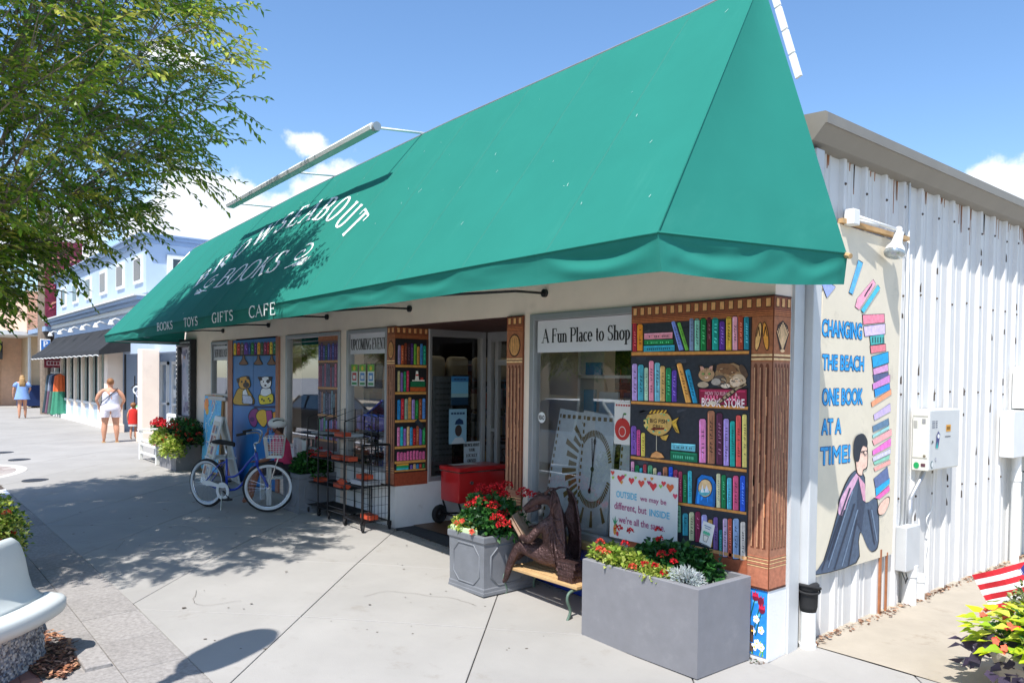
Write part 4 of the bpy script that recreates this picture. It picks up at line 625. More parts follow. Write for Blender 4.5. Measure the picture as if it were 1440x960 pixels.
MURAL_DOGS=[(-1,15121960,[-10.466,2.533,-10.326,2.529,-10.324,2.322,-10.464,2.324]),(-1,12462125,[-10.301,2.531,-10.151,2.527,-10.148,2.32,-10.298,2.322]),(-1,7232080,[-10.138,2.528,-9.985,2.524,-9.983,2.317,-10.136,2.319]),(-1,5911190,[-9.973,2.526,-9.787,2.521,-9.784,2.315,-9.971,2.317]),(-1,2639520,[-9.775,2.523,-9.686,2.52,-9.684,2.313,-9.773,2.314]),(-1,1341500,[-9.669,2.521,-9.529,2.517,-9.527,2.311,-9.666,2.313]),(-1,5908610,[-9.512,2.519,-9.415,2.516,-9.413,2.309,-9.51,2.311]),(-1,15444520,[-9.392,2.517,-9.258,2.513,-9.255,2.307,-9.39,2.309]),(-1,3299900,[-9.241,2.514,-9.136,2.512,-9.134,2.305,-9.238,2.307]),(-1,9843290,[-9.125,2.513,-8.995,2.509,-8.992,2.303,-9.123,2.305]),(-1,12464690,[-8.984,2.511,-8.898,2.508,-8.896,2.302,-8.981,2.303]),(-1,15452220,[-8.882,2.509,-8.761,2.506,-8.758,2.3,-8.88,2.302]),(-1,1994320,[-8.74,2.507,-8.636,2.504,-8.634,2.298,-8.737,2.3]),(3,1315865,[-10.548,2.325,-8.613,2.315,-8.613,2.29,-10.548,2.302]),(2,921106,[-10.031,2.309,-9.934,2.308,-9.897,2.244,-9.777,2.172,-9.86,2.145,-10.116,2.146,-10.203,2.174,-10.067,2.246]),(3,7886140,[-10.007,2.302,-9.958,2.301,-9.927,2.24,-9.819,2.176,-9.884,2.159,-10.091,2.16,-10.159,2.178,-10.037,2.241]),(2,921106,[-9.384,2.3,-9.294,2.299,-9.26,2.238,-9.148,2.168,-9.225,2.143,-9.462,2.144,-9.543,2.17,-9.418,2.24]),(3,7886140,[-9.362,2.293,-9.317,2.293,-9.288,2.234,-9.187,2.173,-9.248,2.156,-9.439,2.157,-9.502,2.174,-9.389,2.235]),(2,921106,[-8.837,2.293,-8.753,2.292,-8.721,2.233,-8.616,2.165,-8.688,2.141,-8.91,2.141,-8.985,2.167,-8.868,2.234]),(3,7886140,[-8.816,2.286,-8.774,2.286,-8.747,2.229,-8.653,2.17,-8.709,2.153,-8.888,2.154,-8.947,2.171,-8.842,2.23]),(1,921104,[-10.471,1.462,-10.385,1.654,-10.218,1.755,-9.863,1.774,-9.705,1.718,-9.487,1.502]),(2,12490280,[-10.429,1.479,-10.348,1.648,-10.192,1.744,-9.886,1.761,-9.736,1.708,-9.529,1.514]),(3,921104,[-10.226,1.926,-9.807,1.965,-9.693,1.895,-9.667,1.79,-9.805,1.752,-10.092,1.739,-10.224,1.805]),(4,13473330,[-10.194,1.915,-9.828,1.952,-9.72,1.886,-9.696,1.798,-9.826,1.762,-10.068,1.751,-10.193,1.812]),(5,921104,[-10.307,1.91,-10.144,1.936,-10.175,1.839,-10.273,1.845]),(6,3942425,[-10.288,1.903,-10.163,1.927,-10.193,1.847,-10.256,1.853]),(5,921104,[-9.858,1.968,-9.728,1.955,-9.714,1.897,-9.832,1.915]),(6,3942425,[-9.84,1.961,-9.745,1.949,-9.732,1.904,-9.816,1.921]),(5,3286046,[-9.711,1.815,-9.733,1.791,-9.786,1.773,-9.856,1.764,-9.928,1.769,-9.982,1.786,-9.996,1.811,-9.98,1.836,-9.928,1.854,-9.857,1.864,-9.786,1.856,-9.735,1.839]),(5,1315860,[-10.013,1.865,-10.026,1.852,-10.057,1.847,-10.087,1.851,-10.1,1.864,-10.088,1.877,-10.057,1.883,-10.025,1.878]),(6,1315860,[-9.835,1.876,-9.846,1.864,-9.875,1.857,-9.905,1.862,-9.917,1.875,-9.903,1.887,-9.875,1.894,-9.846,1.889]),(7,986895,[-9.765,1.823,-9.779,1.813,-9.814,1.809,-9.847,1.813,-9.86,1.822,-9.85,1.832,-9.815,1.836,-9.78,1.833]),(3,921104,[-10.027,1.712,-9.869,1.759,-9.728,1.613,-9.866,1.49,-10.058,1.508]),(4,15461355,[-10.006,1.702,-9.886,1.745,-9.753,1.618,-9.883,1.502,-10.035,1.52]),(5,921104,[-10.049,1.643,-9.626,1.642,-9.533,1.563,-9.563,1.495,-10.002,1.489]),(6,12501970,[-10.018,1.634,-9.647,1.632,-9.559,1.568,-9.587,1.503,-9.974,1.499]),(1,921104,[-9.263,1.693,-9.188,1.774,-8.845,1.785,-8.788,1.693,-8.814,1.547,-9.273,1.532]),(2,15462128,[-9.237,1.686,-9.166,1.764,-8.868,1.774,-8.814,1.686,-8.839,1.559,-9.246,1.545]),(3,921104,[-9.266,1.899,-9.161,1.955,-8.904,1.962,-8.79,1.904,-8.812,1.804,-8.947,1.766,-9.147,1.771,-9.241,1.815]),(4,15790320,[-9.239,1.892,-9.14,1.945,-8.923,1.951,-8.816,1.897,-8.836,1.812,-8.964,1.776,-9.127,1.782,-9.216,1.823]),(5,921104,[-9.361,1.95,-9.191,1.955,-9.143,1.904,-9.276,1.884]),(6,1644830,[-9.34,1.943,-9.206,1.948,-9.162,1.91,-9.261,1.892]),(5,921104,[-8.919,1.962,-8.758,1.959,-8.79,1.886,-8.896,1.898]),(6,1644830,[-8.902,1.955,-8.775,1.952,-8.806,1.893,-8.88,1.904]),(5,1973795,[-8.851,1.886,-8.859,1.868,-8.9,1.858,-8.946,1.855,-8.985,1.866,-9.002,1.884,-8.986,1.902,-8.947,1.914,-8.898,1.915,-8.86,1.904]),(5,986895,[-9.086,1.877,-9.092,1.867,-9.112,1.864,-9.132,1.866,-9.139,1.876,-9.131,1.885,-9.112,1.889,-9.092,1.886]),(6,986895,[-8.98,1.818,-8.994,1.807,-9.029,1.803,-9.065,1.806,-9.077,1.817,-9.064,1.827,-9.03,1.833,-8.996,1.828]),(5,921104,[-9.306,1.666,-9.042,1.645,-8.734,1.698,-8.704,1.555,-8.985,1.514,-9.274,1.509]),(6,14798120,[-9.275,1.657,-9.027,1.638,-8.761,1.687,-8.733,1.562,-8.999,1.524,-9.246,1.519]),(7,1973780,[-9.125,1.592,-9.139,1.58,-9.172,1.575,-9.199,1.584,-9.2,1.597,-9.173,1.606,-9.139,1.604]),(7,1973780,[-9.043,1.573,-9.057,1.561,-9.089,1.557,-9.116,1.565,-9.116,1.578,-9.09,1.587,-9.058,1.584]),(7,1973780,[-8.853,1.611,-8.87,1.599,-8.9,1.596,-8.926,1.603,-8.926,1.615,-8.901,1.625,-8.868,1.623]),(7,1973780,[-8.801,1.581,-8.815,1.569,-8.847,1.565,-8.873,1.572,-8.873,1.585,-8.847,1.594,-8.816,1.592]),(1,1323630,[-10.429,1.474,-9.518,1.501,-9.517,1.466,-10.429,1.442]),(1,989510,[-9.517,1.471,-8.613,1.508,-8.613,1.47,-9.517,1.435]),(1,921104,[-9.777,1.294,-9.604,1.419,-9.333,1.421,-9.354,1.228,-9.449,1.126,-9.65,1.142]),(2,9187960,[-9.749,1.288,-9.586,1.406,-9.357,1.407,-9.377,1.235,-9.467,1.138,-9.63,1.156]),(3,921104,[-9.442,1.327,-9.293,1.415,-9.032,1.432,-8.916,1.351,-8.972,1.203,-9.115,1.138,-9.35,1.217]),(4,15119405,[-9.412,1.321,-9.272,1.404,-9.052,1.419,-8.943,1.343,-8.995,1.212,-9.131,1.151,-9.326,1.227]),(5,921104,[-9.018,1.425,-8.765,1.435,-8.725,1.348,-8.929,1.148,-8.976,1.269]),(6,10826365,[-8.997,1.415,-8.784,1.424,-8.746,1.341,-8.914,1.163,-8.958,1.278]),(5,921104,[-8.743,1.403,-8.596,1.427,-8.594,1.255,-8.719,1.26]),(6,15111720,[-8.726,1.395,-8.612,1.416,-8.61,1.264,-8.704,1.27]),(4,5906020,[-9.48,1.252,-9.5,1.228,-9.55,1.209,-9.617,1.206,-9.672,1.218,-9.688,1.242,-9.674,1.267,-9.616,1.282,-9.551,1.288,-9.499,1.275])]
MURAL_ALLEY=[(1,921104,[.544,2.719,.688,2.732,.763,2.715,.627,2.617]),(2,9872855,[.552,2.716,.682,2.727,.755,2.711,.633,2.622]),(1,921104,[1.108,2.955,1.185,2.94,1.015,2.67,.959,2.682]),(2,5941975,[1.101,2.948,1.176,2.934,1.022,2.676,.967,2.688]),(1,921104,[1.363,2.825,1.409,2.793,1.125,2.561,1.064,2.58,1.095,2.647]),(2,15442100,[1.356,2.821,1.402,2.789,1.132,2.565,1.07,2.584,1.101,2.65]),(3,921104,[1.438,2.787,1.479,2.762,1.199,2.54,1.152,2.56]),(4,4633805,[1.431,2.784,1.472,2.758,1.205,2.543,1.159,2.564]),(3,2629170,[1.207,2.678,1.264,2.732,1.275,2.727,1.221,2.673]),(3,2629170,[1.241,2.706,1.299,2.76,1.31,2.756,1.255,2.702]),(3,2629170,[1.276,2.735,1.334,2.789,1.345,2.785,1.29,2.73]),(1,921104,[1.185,2.528,1.573,2.56,1.583,2.486,1.199,2.448]),(2,14779030,[1.195,2.525,1.562,2.555,1.571,2.489,1.209,2.453]),(1,921104,[1.208,2.438,1.591,2.481,1.596,2.392,1.231,2.355]),(2,13482465,[1.218,2.435,1.581,2.476,1.585,2.395,1.241,2.36]),(1,921104,[1.313,2.364,1.574,2.395,1.584,2.314,1.334,2.289]),(2,4629920,[1.323,2.361,1.565,2.39,1.574,2.318,1.343,2.293]),(1,921104,[1.325,2.288,1.607,2.315,1.617,2.253,1.342,2.222]),(2,14121090,[1.335,2.285,1.598,2.31,1.606,2.256,1.351,2.226]),(1,921104,[1.357,2.203,1.661,2.253,1.675,2.156,1.381,2.107]),(2,2004680,[1.367,2.2,1.651,2.248,1.664,2.16,1.39,2.111]),(1,921104,[1.381,2.104,1.657,2.15,1.669,2.088,1.395,2.05]),(2,13473470,[1.391,2.101,1.647,2.146,1.659,2.091,1.404,2.054]),(1,921104,[1.384,2.054,1.669,2.082,1.672,2.026,1.409,1.993]),(2,5266045,[1.393,2.05,1.659,2.078,1.662,2.03,1.418,1.997]),(1,921104,[1.381,1.977,1.7,2.062,1.704,1.999,1.389,1.93]),(2,13140670,[1.391,1.981,1.69,2.058,1.693,1.996,1.399,1.934]),(1,921104,[1.412,1.938,1.695,1.989,1.706,1.938,1.429,1.87]),(2,2329805,[1.421,1.934,1.685,1.985,1.696,1.934,1.439,1.874]),(3,1321010,[1.362,2.357,1.376,2.359,1.378,2.316,1.364,2.312]),(3,1321010,[1.406,2.359,1.42,2.361,1.423,2.317,1.409,2.314]),(3,1321010,[1.451,2.361,1.466,2.363,1.468,2.319,1.454,2.316]),(3,1321010,[1.497,2.363,1.511,2.365,1.513,2.321,1.499,2.317]),(3,1321010,[1.543,2.365,1.557,2.367,1.559,2.322,1.545,2.319]),(1,921104,[1.366,1.83,1.722,1.941,1.735,1.896,1.383,1.791]),(2,14784110,[1.371,1.832,1.716,1.938,1.73,1.893,1.388,1.793]),(1,921104,[1.416,1.727,1.713,1.821,1.725,1.756,1.429,1.683]),(2,12495575,[1.421,1.729,1.707,1.818,1.719,1.753,1.434,1.685]),(1,921104,[1.4,1.635,1.691,1.696,1.705,1.641,1.413,1.586]),(2,5929105,[1.405,1.637,1.686,1.694,1.699,1.638,1.418,1.588]),(1,921104,[1.404,1.562,1.705,1.636,1.706,1.609,1.405,1.538]),(2,9881795,[1.409,1.564,1.699,1.633,1.701,1.606,1.41,1.54]),(1,921104,[1.402,1.518,1.746,1.604,1.757,1.554,1.432,1.478]),(2,15442080,[1.407,1.521,1.74,1.602,1.752,1.551,1.437,1.48]),(1,921104,[1.41,1.435,1.743,1.529,1.746,1.463,1.416,1.396]),(2,14446265,[1.415,1.437,1.738,1.527,1.741,1.461,1.421,1.398]),(1,921104,[1.417,1.376,1.737,1.439,1.743,1.403,1.424,1.347]),(2,13157345,[1.422,1.379,1.731,1.436,1.737,1.401,1.429,1.349]),(1,921104,[1.431,1.337,1.728,1.389,1.719,1.354,1.453,1.316]),(2,8568485,[1.436,1.339,1.723,1.387,1.714,1.352,1.458,1.318]),(1,921104,[1.441,1.292,1.737,1.343,1.747,1.312,1.459,1.263]),(2,15442070,[1.446,1.294,1.732,1.341,1.742,1.31,1.464,1.265]),(1,921104,[1.442,1.204,1.69,1.291,1.728,1.182,1.476,1.123]),(2,5925265,[1.447,1.206,1.685,1.288,1.722,1.185,1.481,1.125]),(1,921104,[1.477,1.118,1.738,1.192,1.741,1.146,1.49,1.057]),(2,2007255,[1.482,1.12,1.733,1.19,1.735,1.144,1.495,1.059]),(1,921104,[1.47,1.044,1.731,1.127,1.744,1.085,1.554,1.027]),(2,14771370,[1.475,1.046,1.725,1.125,1.738,1.083,1.559,1.029]),(1,921104,[.541,.552,.664,.643,.86,.992,.879,1.087,1.018,1.246,1.167,1.298,1.299,1.226,1.319,1.021,1.523,1.033,1.568,.672,1.478,.6,1.38,.644,1.257,.787,1.219,.716,1.186,.549]),(2,4609385,[.552,.557,.675,.647,.872,.984,.892,1.079,1.031,1.239,1.154,1.292,1.286,1.22,1.306,1.016,1.509,1.028,1.554,.68,1.464,.608,1.366,.652,1.244,.795,1.206,.724,1.173,.557]),(3,3292754,[1.183,1.228,1.261,1.197,1.306,1.021,1.254,.793,1.158,.88]),(3,13476025,[.872,.984,.915,1.102,1.14,1.268,1.172,1.229,1.014,1.068,.955,.963]),(4,13473450,[1.171,1.254,1.288,1.175,1.306,1.029,1.263,1.045]),(4,2633794,[1.034,1.165,1.059,1.163,.65,.58,.632,.582]),(4,2633794,[1.115,1.034,1.141,1.032,.838,.552,.819,.554]),(4,2633794,[1.157,.905,1.182,.902,1.057,.544,1.037,.547]),(4,2633794,[1.351,.961,1.378,.958,1.494,.661,1.473,.664]),(4,2633794,[.953,1.0,.978,.998,.74,.638,.722,.641]),(4,7241878,[1.076,1.137,1.096,1.135,.738,.579,.724,.581]),(4,7241878,[1.169,.979,1.189,.977,.953,.559,.939,.561]),(4,7241878,[1.405,.955,1.426,.953,1.532,.683,1.515,.685]),(3,921104,[1.526,.963,1.662,1.028,1.735,1.03,1.727,.969,1.624,.895,1.535,.899]),(4,14793125,[1.54,.968,1.648,1.023,1.721,1.024,1.713,.964,1.637,.901,1.548,.905]),(3,921104,[1.121,1.4,1.169,1.472,1.286,1.505,1.331,1.439,1.327,1.307,1.265,1.286,1.22,1.244,1.147,1.274]),(4,15122090,[1.134,1.393,1.182,1.465,1.273,1.499,1.318,1.433,1.313,1.315,1.252,1.293,1.233,1.249,1.16,1.28]),(5,1975858,[1.104,1.383,1.079,1.495,1.126,1.568,1.243,1.581,1.314,1.522,1.306,1.472,1.243,1.485,1.204,1.439,1.176,1.366]),(6,1315865,[1.203,1.442,1.307,1.447,1.308,1.437,1.204,1.432]),(6,3947590,[1.309,1.426,1.3,1.414,1.277,1.409,1.254,1.416,1.246,1.43,1.253,1.442,1.276,1.446,1.299,1.44]),(7,14794410,[1.298,1.427,1.292,1.418,1.277,1.415,1.262,1.42,1.256,1.429,1.261,1.438,1.276,1.441,1.291,1.436])]
# ================================================================== GROUND
def clip(poly, x0, y0, x1, y1):
    for ax, lim, sg in ((0, x0, 1), (0, x1, -1), (1, y0, 1), (1, y1, -1)):
        out = []
        for i in range(len(poly)):
            a = poly[i]; b = poly[(i + 1) % len(poly)]
            ia = (a[ax] - lim) * sg >= 0; ib = (b[ax] - lim) * sg >= 0
            if ia: out.append(a)
            if ia != ib:
                t = (lim - a[ax]) / (b[ax] - a[ax]); out.append((a[0] + t * (b[0] - a[0]), a[1] + t * (b[1] - a[1])))
        poly = out
        if len(poly) < 3: return []
    return poly
def area(p): return abs(sum(p[i][0] * p[(i + 1) % len(p)][1] - p[(i + 1) % len(p)][0] * p[i][1] for i in range(len(p)))) / 2
def ring_block(mb, poly, zf, th=.05, inset=.005, bev=.004, dz=0, col=None):
    "a flat stone with a small worn edge; zf gives the height"
    cx = sum(p[0] for p in poly) / len(poly); cy = sum(p[1] for p in poly) / len(poly)
    def shr(p, d):
        vx, vy = p[0] - cx, p[1] - cy; l = math.hypot(vx, vy) or 1; k = max(0, 1 - d * 1.3 / l); return (cx + vx * k, cy + vy * k)
    n = len(poly)
    A = [shr(p, inset) for p in poly]; B = [shr(p, inset + bev) for p in poly]
    vs = [(x, y, zf(x, y) - th) for x, y in A] + [(x, y, zf(x, y) - bev * .8 + dz) for x, y in A] + [(x, y, zf(x, y) + dz) for x, y in B]
    fs = [(i, (i + 1) % n, n + (i + 1) % n, n + i) for i in range(n)] + [(n + i, n + (i + 1) % n, 2 * n + (i + 1) % n, 2 * n + i) for i in range(n)] + [[2 * n + i for i in range(n)]]
    mb.add(vs, fs, col)
g = MB()
g.add([(-400, -400, -.16), (400, -400, -.16), (400, 400, -.16), (-400, 400, -.16)], [(0, 1, 2, 3)])
ob('ground', g, 'road', kind='structure')
walk = thing('sidewalk', None, None, (0, 0, 0)); walk['kind'] = 'structure'
# bedding seen in the joints
bed = MB()
nx = 60
for (xa, xb, ya, yb_) in ((-46, -13.3, -6.0, 2.3), (-13.3, 0.0, -6.0, .02), (0.0, 8.0, -6.0, .50)):
    n_ = max(2, int((xb - xa) / .8)); m_ = max(2, int((yb_ - ya) / .5)); vs = []; fs = []
    for i in range(n_ + 1):
        for j in range(m_ + 1):
            x = xa + (xb - xa) * i / n_; y = ya + (yb_ - ya) * j / m_; vs.append((x, y, HSET(x, y) - .016))
    for i in range(n_):
        for j in range(m_): a = i * (m_ + 1) + j; fs.append((a, a + m_ + 1, a + m_ + 2, a + 1))
    bed.add(vs, fs)
ob('joint_bed', bed, 'joint', walk)
R = random.Random(4)
DU, DV, U0, V0 = 2.1, 2.17, -2.9, .52
slabs = []
for i in range(-26, 8):
    for j in range(-9, 26):
        u0, u1 = U0 + DU * i, U0 + DU * (i + 1); v0, v1 = V0 + DV * j, V0 + DV * (j + 1)
        q = [((u - v) / 2, (u + v) / 2) for u, v in ((u0, v0), (u1, v0), (u1, v1), (u0, v1))]
        for rect in ((-46, -3.2, -13.4, 2.2), (-13.4, -3.2, 5, 0.0), (0.0, 0.0, 5, .5)):
            p = clip(q, *rect)
            if p and area(p) > .01: slabs.append((p, rect))
slabs.sort(key=lambda s: math.hypot(sum(a[0] for a in s[0]) / len(s[0]) - 3, sum(a[1] for a in s[0]) / len(s[0]) + 4.9))
restb = MB()
for k, (p, rc) in enumerate(slabs):
    mb = MB(); c = R.uniform(.93, 1.04); 
    if k < 150:
        ring_block(mb, p, HSET, .045, .0045, .004, R.uniform(-.001, .0015))
        ob('slab', mb, 'slab', walk)
    else: ring_block(restb, p, HSET, .045, .005, .004)
ob('distant_slabs', restb, 'slab', walk, kind='stuff')
# chewing gum and leaf specks
sp = MB()
for k in range(150):
    x = R.uniform(-9, 1.5); y = R.uniform(-3.15, -.15); r = R.choice([.006, .009, .013, .02])
    n_ = 7; z = HSET(x, y) + .0022
    sp.add([(x + r * R.uniform(.6, 1.3) * math.cos(2 * PI * i / n_), y + r * R.uniform(.6, 1.3) * math.sin(2 * PI * i / n_), z) for i in range(n_)], [list(range(n_))], rgb((96, 88, 78)))
ob('gum_spots', sp, 'attr', walk, kind='stuff')
ck = MB()
for k in range(9):
    x = R.uniform(-7, .8); y = R.uniform(-3, -.9); a = R.uniform(0, 6.28); pts = [(x, y)]
    for q in range(R.randrange(8, 22)): a += R.uniform(-.5, .5); x += .06 * math.cos(a); y += .06 * math.sin(a); pts.append((x, y))
    for (xa, ya), (xb, yb2) in zip(pts, pts[1:]):
        l = math.hypot(xb - xa, yb2 - ya); nx_, ny_ = -(yb2 - ya) / l * .0016, (xb - xa) / l * .0016
        ck.add([(xa - nx_, ya - ny_, HSET(xa, ya) + .0026), (xb - nx_, yb2 - ny_, HSET(xb, yb2) + .0026), (xb + nx_, yb2 + ny_, HSET(xb, yb2) + .0026), (xa + nx_, ya + ny_, HSET(xa, ya) + .0026)], [(0, 1, 2, 3)], rgb((110, 100, 88)))
ob('hairline_cracks', ck, 'attr', walk, kind='stuff')
dg_ = MB()
for k in range(900):
    x = -13 * R.random() ** 1.3; y = -abs(R.gauss(0, .05)) - .005; s_ = R.uniform(.004, .016); a = R.uniform(0, 6.3); z = HSET(x, y) + R.uniform(.003, .012)
    if -5.07 < x < -2.94: y -= .02
    dx, dy = math.cos(a) * s_, math.sin(a) * s_
    dg_.add([(x - dx, y - dy, z), (x + dy * .5, y - dx * .5, z + .004), (x + dx, y + dy, z), (x - dy * .5, y + dx * .5, z)], [(0, 1, 2, 3)], rgb(R.choice([(110, 90, 70), (80, 70, 60), (140, 110, 84), (60, 84, 50)])))
ob('wall_foot_debris', dg_, 'attr', walk, kind='stuff')
# paver band by the kerb
near = []
for row in range(2):
    y1 = -3.2 - .42 * row
    for k in range(-40, 12):
        x0 = k * .62 + (.31 if row else 0)
        if -17.2 < x0 < -11.8 and row >= 0: continue
        near.append([(x0, y1 - .42), (x0 + .62, y1 - .42), (x0 + .62, y1), (x0, y1)])
near.sort(key=lambda p: math.hypot(p[0][0] - 3, p[0][1] + 4.9))
far_ = MB()
for k, p in enumerate(near):
    if k < 60:
        mb = MB(); ring_block(mb, p, HSET, .04, .003, .003, R.uniform(-.001, .001)); ob('border_paver', mb, 'paver', walk)
    else: ring_block(far_, p, HSET, .04, .003, .003)
# red bricks behind the band
RB = [(150, 104, 88), (168, 122, 104), (138, 100, 90), (176, 136, 118)]
cnt = 0
for row in range(14):
    y1 = -4.04 - .105 * row
    for k in range(-90, 20):
        x0 = k * .21 + (.105 if row % 2 else 0)
        p = [(x0, y1 - .105), (x0 + .21, y1 - .105), (x0 + .21, y1), (x0, y1)]
        c = rgb(R.choice(RB))
        if math.hypot(x0 + 3.75, y1 + 5.2) < 1.3: continue
        if -4.2 < x0 < -1.2 and row < 5 and cnt < 70:
            mb = MB(); ring_block(mb, p, HSET, .03, .002, .002, R.uniform(-.001, .001), c); ob('brick', mb, 'attr', walk); cnt += 1
        else: ring_block(far_, p, HSET, .03, .002, .002, 0, c)
# round brick patch further up the street
cx, cy = -14.6, -4.25
for ring in range(9):
    r0 = 1.72 - .19 * ring; r1 = r0 - .19
    n_ = int(2 * PI * r0 / .24)
    for k in range(n_):
        a0, a1 = 2 * PI * k / n_, 2 * PI * (k + 1) / n_
        p = [(cx + r * math.cos(a), cy + r * math.sin(a)) for r, a in ((r1, a0), (r0, a0), (r0, a1), (r1, a1))]
        ring_block(far_, p, HSET, .03, .003, .002, .003, rgb((205, 198, 188)) if ring == 0 else rgb(R.choice([(168, 158, 150), (180, 170, 160), (160, 146, 138)])))
ob('far_pavers', far_, 'attr', walk, kind='stuff')
for (x, y, lab) in ((-12.5, -2.68, 0), (-16.2, -2.45, 0), (-18.1, -2.52, 0)):
    mb = MB(); mb.lathe([(0, .006), (.2, .006), (.21, .0), (.21, -.02)], (x, y, HSET(x, y) + .002), 20)
    ob('utility_cover', mb, 'iron', walk, smooth=False)
# entrance floor and mat
en = MB(); en.add([(-5.07, .0, .150), (-2.94, .0, .085), (-2.94, 1.5, .155), (-5.07, 1.5, .160)], [(0, 1, 2, 3)])
en.add([(-5.07, .0, .150), (-2.94, .0, .085), (-2.94, .0, .0), (-5.07, .0, .0)], [(0, 3, 2, 1)])
ob('entrance_floor', en, 'mat_dark', kind='structure')
# alley
al = MB(); vs = []; fs = []
for i in range(21):
    for j in range(29):
        x = -.02 + 6 * i / 20; y = .496 + 14 * j / 28; vs.append((x, y, .004 + HSET(1, y) + .010 * noise.noise(Vector((x * .8, y * .8, 0)))))
for i in range(20):
    for j in range(28): a = i * 29 + j; fs.append((a, a + 29, a + 30, a + 1))
al.add(vs, fs)
ob('alley_floor', al, 'alley', smooth=True, kind='structure')
# kerb, road paint, far side
kb = MB(); kb.box((-60, -6.15, -.2), (30, -6.0, .02)); ob('kerb', kb, 'stucco2', kind='structure')
rm = MB()
for k in range(-8, 6): rm.box((k * 6, -11.06, -.158), (k * 6 + 3, -10.94, -.154))
ob('road_line', rm, 'white', kind='structure')
fs_ = MB(); fs_.box((-60, -30, -.2), (30, -16, .0)); ob('far_sidewalk', fs_, 'alley', kind='structure')
# ================================================================== BOOKSHOP
shop = thing('bookshop', 'cream stucco bookshop with painted bookcases round its windows and white corrugated side wall', 'shop', (0, 0, 0))
def part(name, mb, m, **k): return ob(name, mb, m, shop, **k)
YF = .02
def wallbox(x0, x1, z0, z1, m='stucco', name='wall', y0=YF, y1=.26):
    b = MB(); b.box((x0, y0, z0), (x1, y1, z1)); return part(name, b, m)
# beam over the windows and parapet behind the awning
b = MB(); b.box((-13.4, YF, 2.6), (0, .26, 3.1)); b.box((-12.6, YF, 3.1), (-.62, .26, 4.2)); part('fascia_beam', b, 'stucco')
b = MB()
for x0, x1, z in ((-12.6, -9.5, 4.36), (-9.5, -6, 4.53), (-6, -3, 4.62), (-3, -.7, 4.66)): b.box((x0, YF + .01, 4.2), (x1, .25, z))
part('parapet', b, 'stucco2')

# peeling trim along the top of the awning end
bd = MB()
for i in range(4):
    t0, t1 = i / 4, (i + .93) / 4; a = Vector((-.115, .03, 4.78)); c = Vector((.115, .03, 4.06)); u = (c - a).normalized(); n_ = Vector((u.z, 0, -u.x)) * -1
    p0, p1 = a.lerp(c, t0), a.lerp(c, t1)
    bd.prism([p0, p1, p1 + n_ * .045, p0 + n_ * .045], (0, .02, 0))
part('trim_board', bd, 'white')
# walls between windows
wallbox(-13.4, -11.62, .0, 2.6)
wallbox(-11.62, -10.72, .0, .9, 'stucco2'); wallbox(-11.62, -10.72, .9, 1.58)
wallbox(-10.72, -10.50, .0, 2.6); wallbox(-8.62, -8.27, .0, 2.6)
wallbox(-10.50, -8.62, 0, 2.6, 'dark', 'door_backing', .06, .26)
wallbox(-8.27, -6.50, .0, .90, 'stucco2', 'base_wall')
wallbox(-6.50, -6.31, .0, 2.6); wallbox(-6.31, -5.255, .0, .80, 'stucco2', 'base_wall')
wallbox(-5.255, -5.075, .0, 2.6, 'stucco2', 'corner_pier', YF)
wallbox(-2.94, -2.60, .0, 2.6)
wallbox(-2.60, -1.31, .0, .56, 'bluepaint', 'base_wall')
wallbox(-1.31, -.001, .0, 2.6, 'stucco2', 'corner_pier', .008, .235)
# entrance recess
b = MB(); b.box((-5.25, .26, 0), (-5.075, .50, 2.6)); part('return_wall', b, 'stucco2')
b = MB(); b.box((-5.25, .50, .0), (-5.075, 1.42, .68)); part('base_wall', b, 'stucco2')
b = MB(); b.box((-2.94, .26, .0), (-2.8, 1.42, 2.6)); part('return_wall', b, 'stucco')
n_ = 9
for i in range(n_):
    b = MB(); b.box((-5.07, .03 + i * .155, 2.585), (-2.95, .175 + i * .155, 2.598)); part('soffit_board', b, 'darkwood')
b = MB(); b.box((-5.3, .262, 2.6), (-2.7, 1.5, 2.7)); part('recess_ceiling', b, 'dark')
# mural bases, frieze and pilasters -------------------------------------------------
FAC = lambda off: (lambda u, v, l: (u, off - l, v))
RET = lambda off: (lambda u, v, l: (off + l, u, v))
WOOD = (150, 98, 68)
def frieze(P, u0, u1, ztop=2.6, col=WOOD):
    P.rect(u0, ztop - .11, u1, ztop, (134, 74, 46), 1)
    P.rect(u0, ztop - .012, u1, ztop, (60, 30, 20), 2)
    n = max(2, int(round(abs(u1 - u0) / .075)))
    for i in range(n):
        a = u0 + (u1 - u0) * (i + .28) / n; b_ = u0 + (u1 - u0) * (i + .74) / n
        P.rect(a - .004, ztop - .085, b_ + .004, ztop - .018, (48, 24, 16), 2); P.rect(a, ztop - .08, b_, ztop - .022, (214, 160, 104), 3)
    P.rect(u0, ztop - .150, u1, ztop - .11, (188, 112, 66), 1)
    for z in (.118, .132, .146): P.rect(u0, ztop - z - .003, u1, ztop - z + .002, (72, 36, 22), 2)
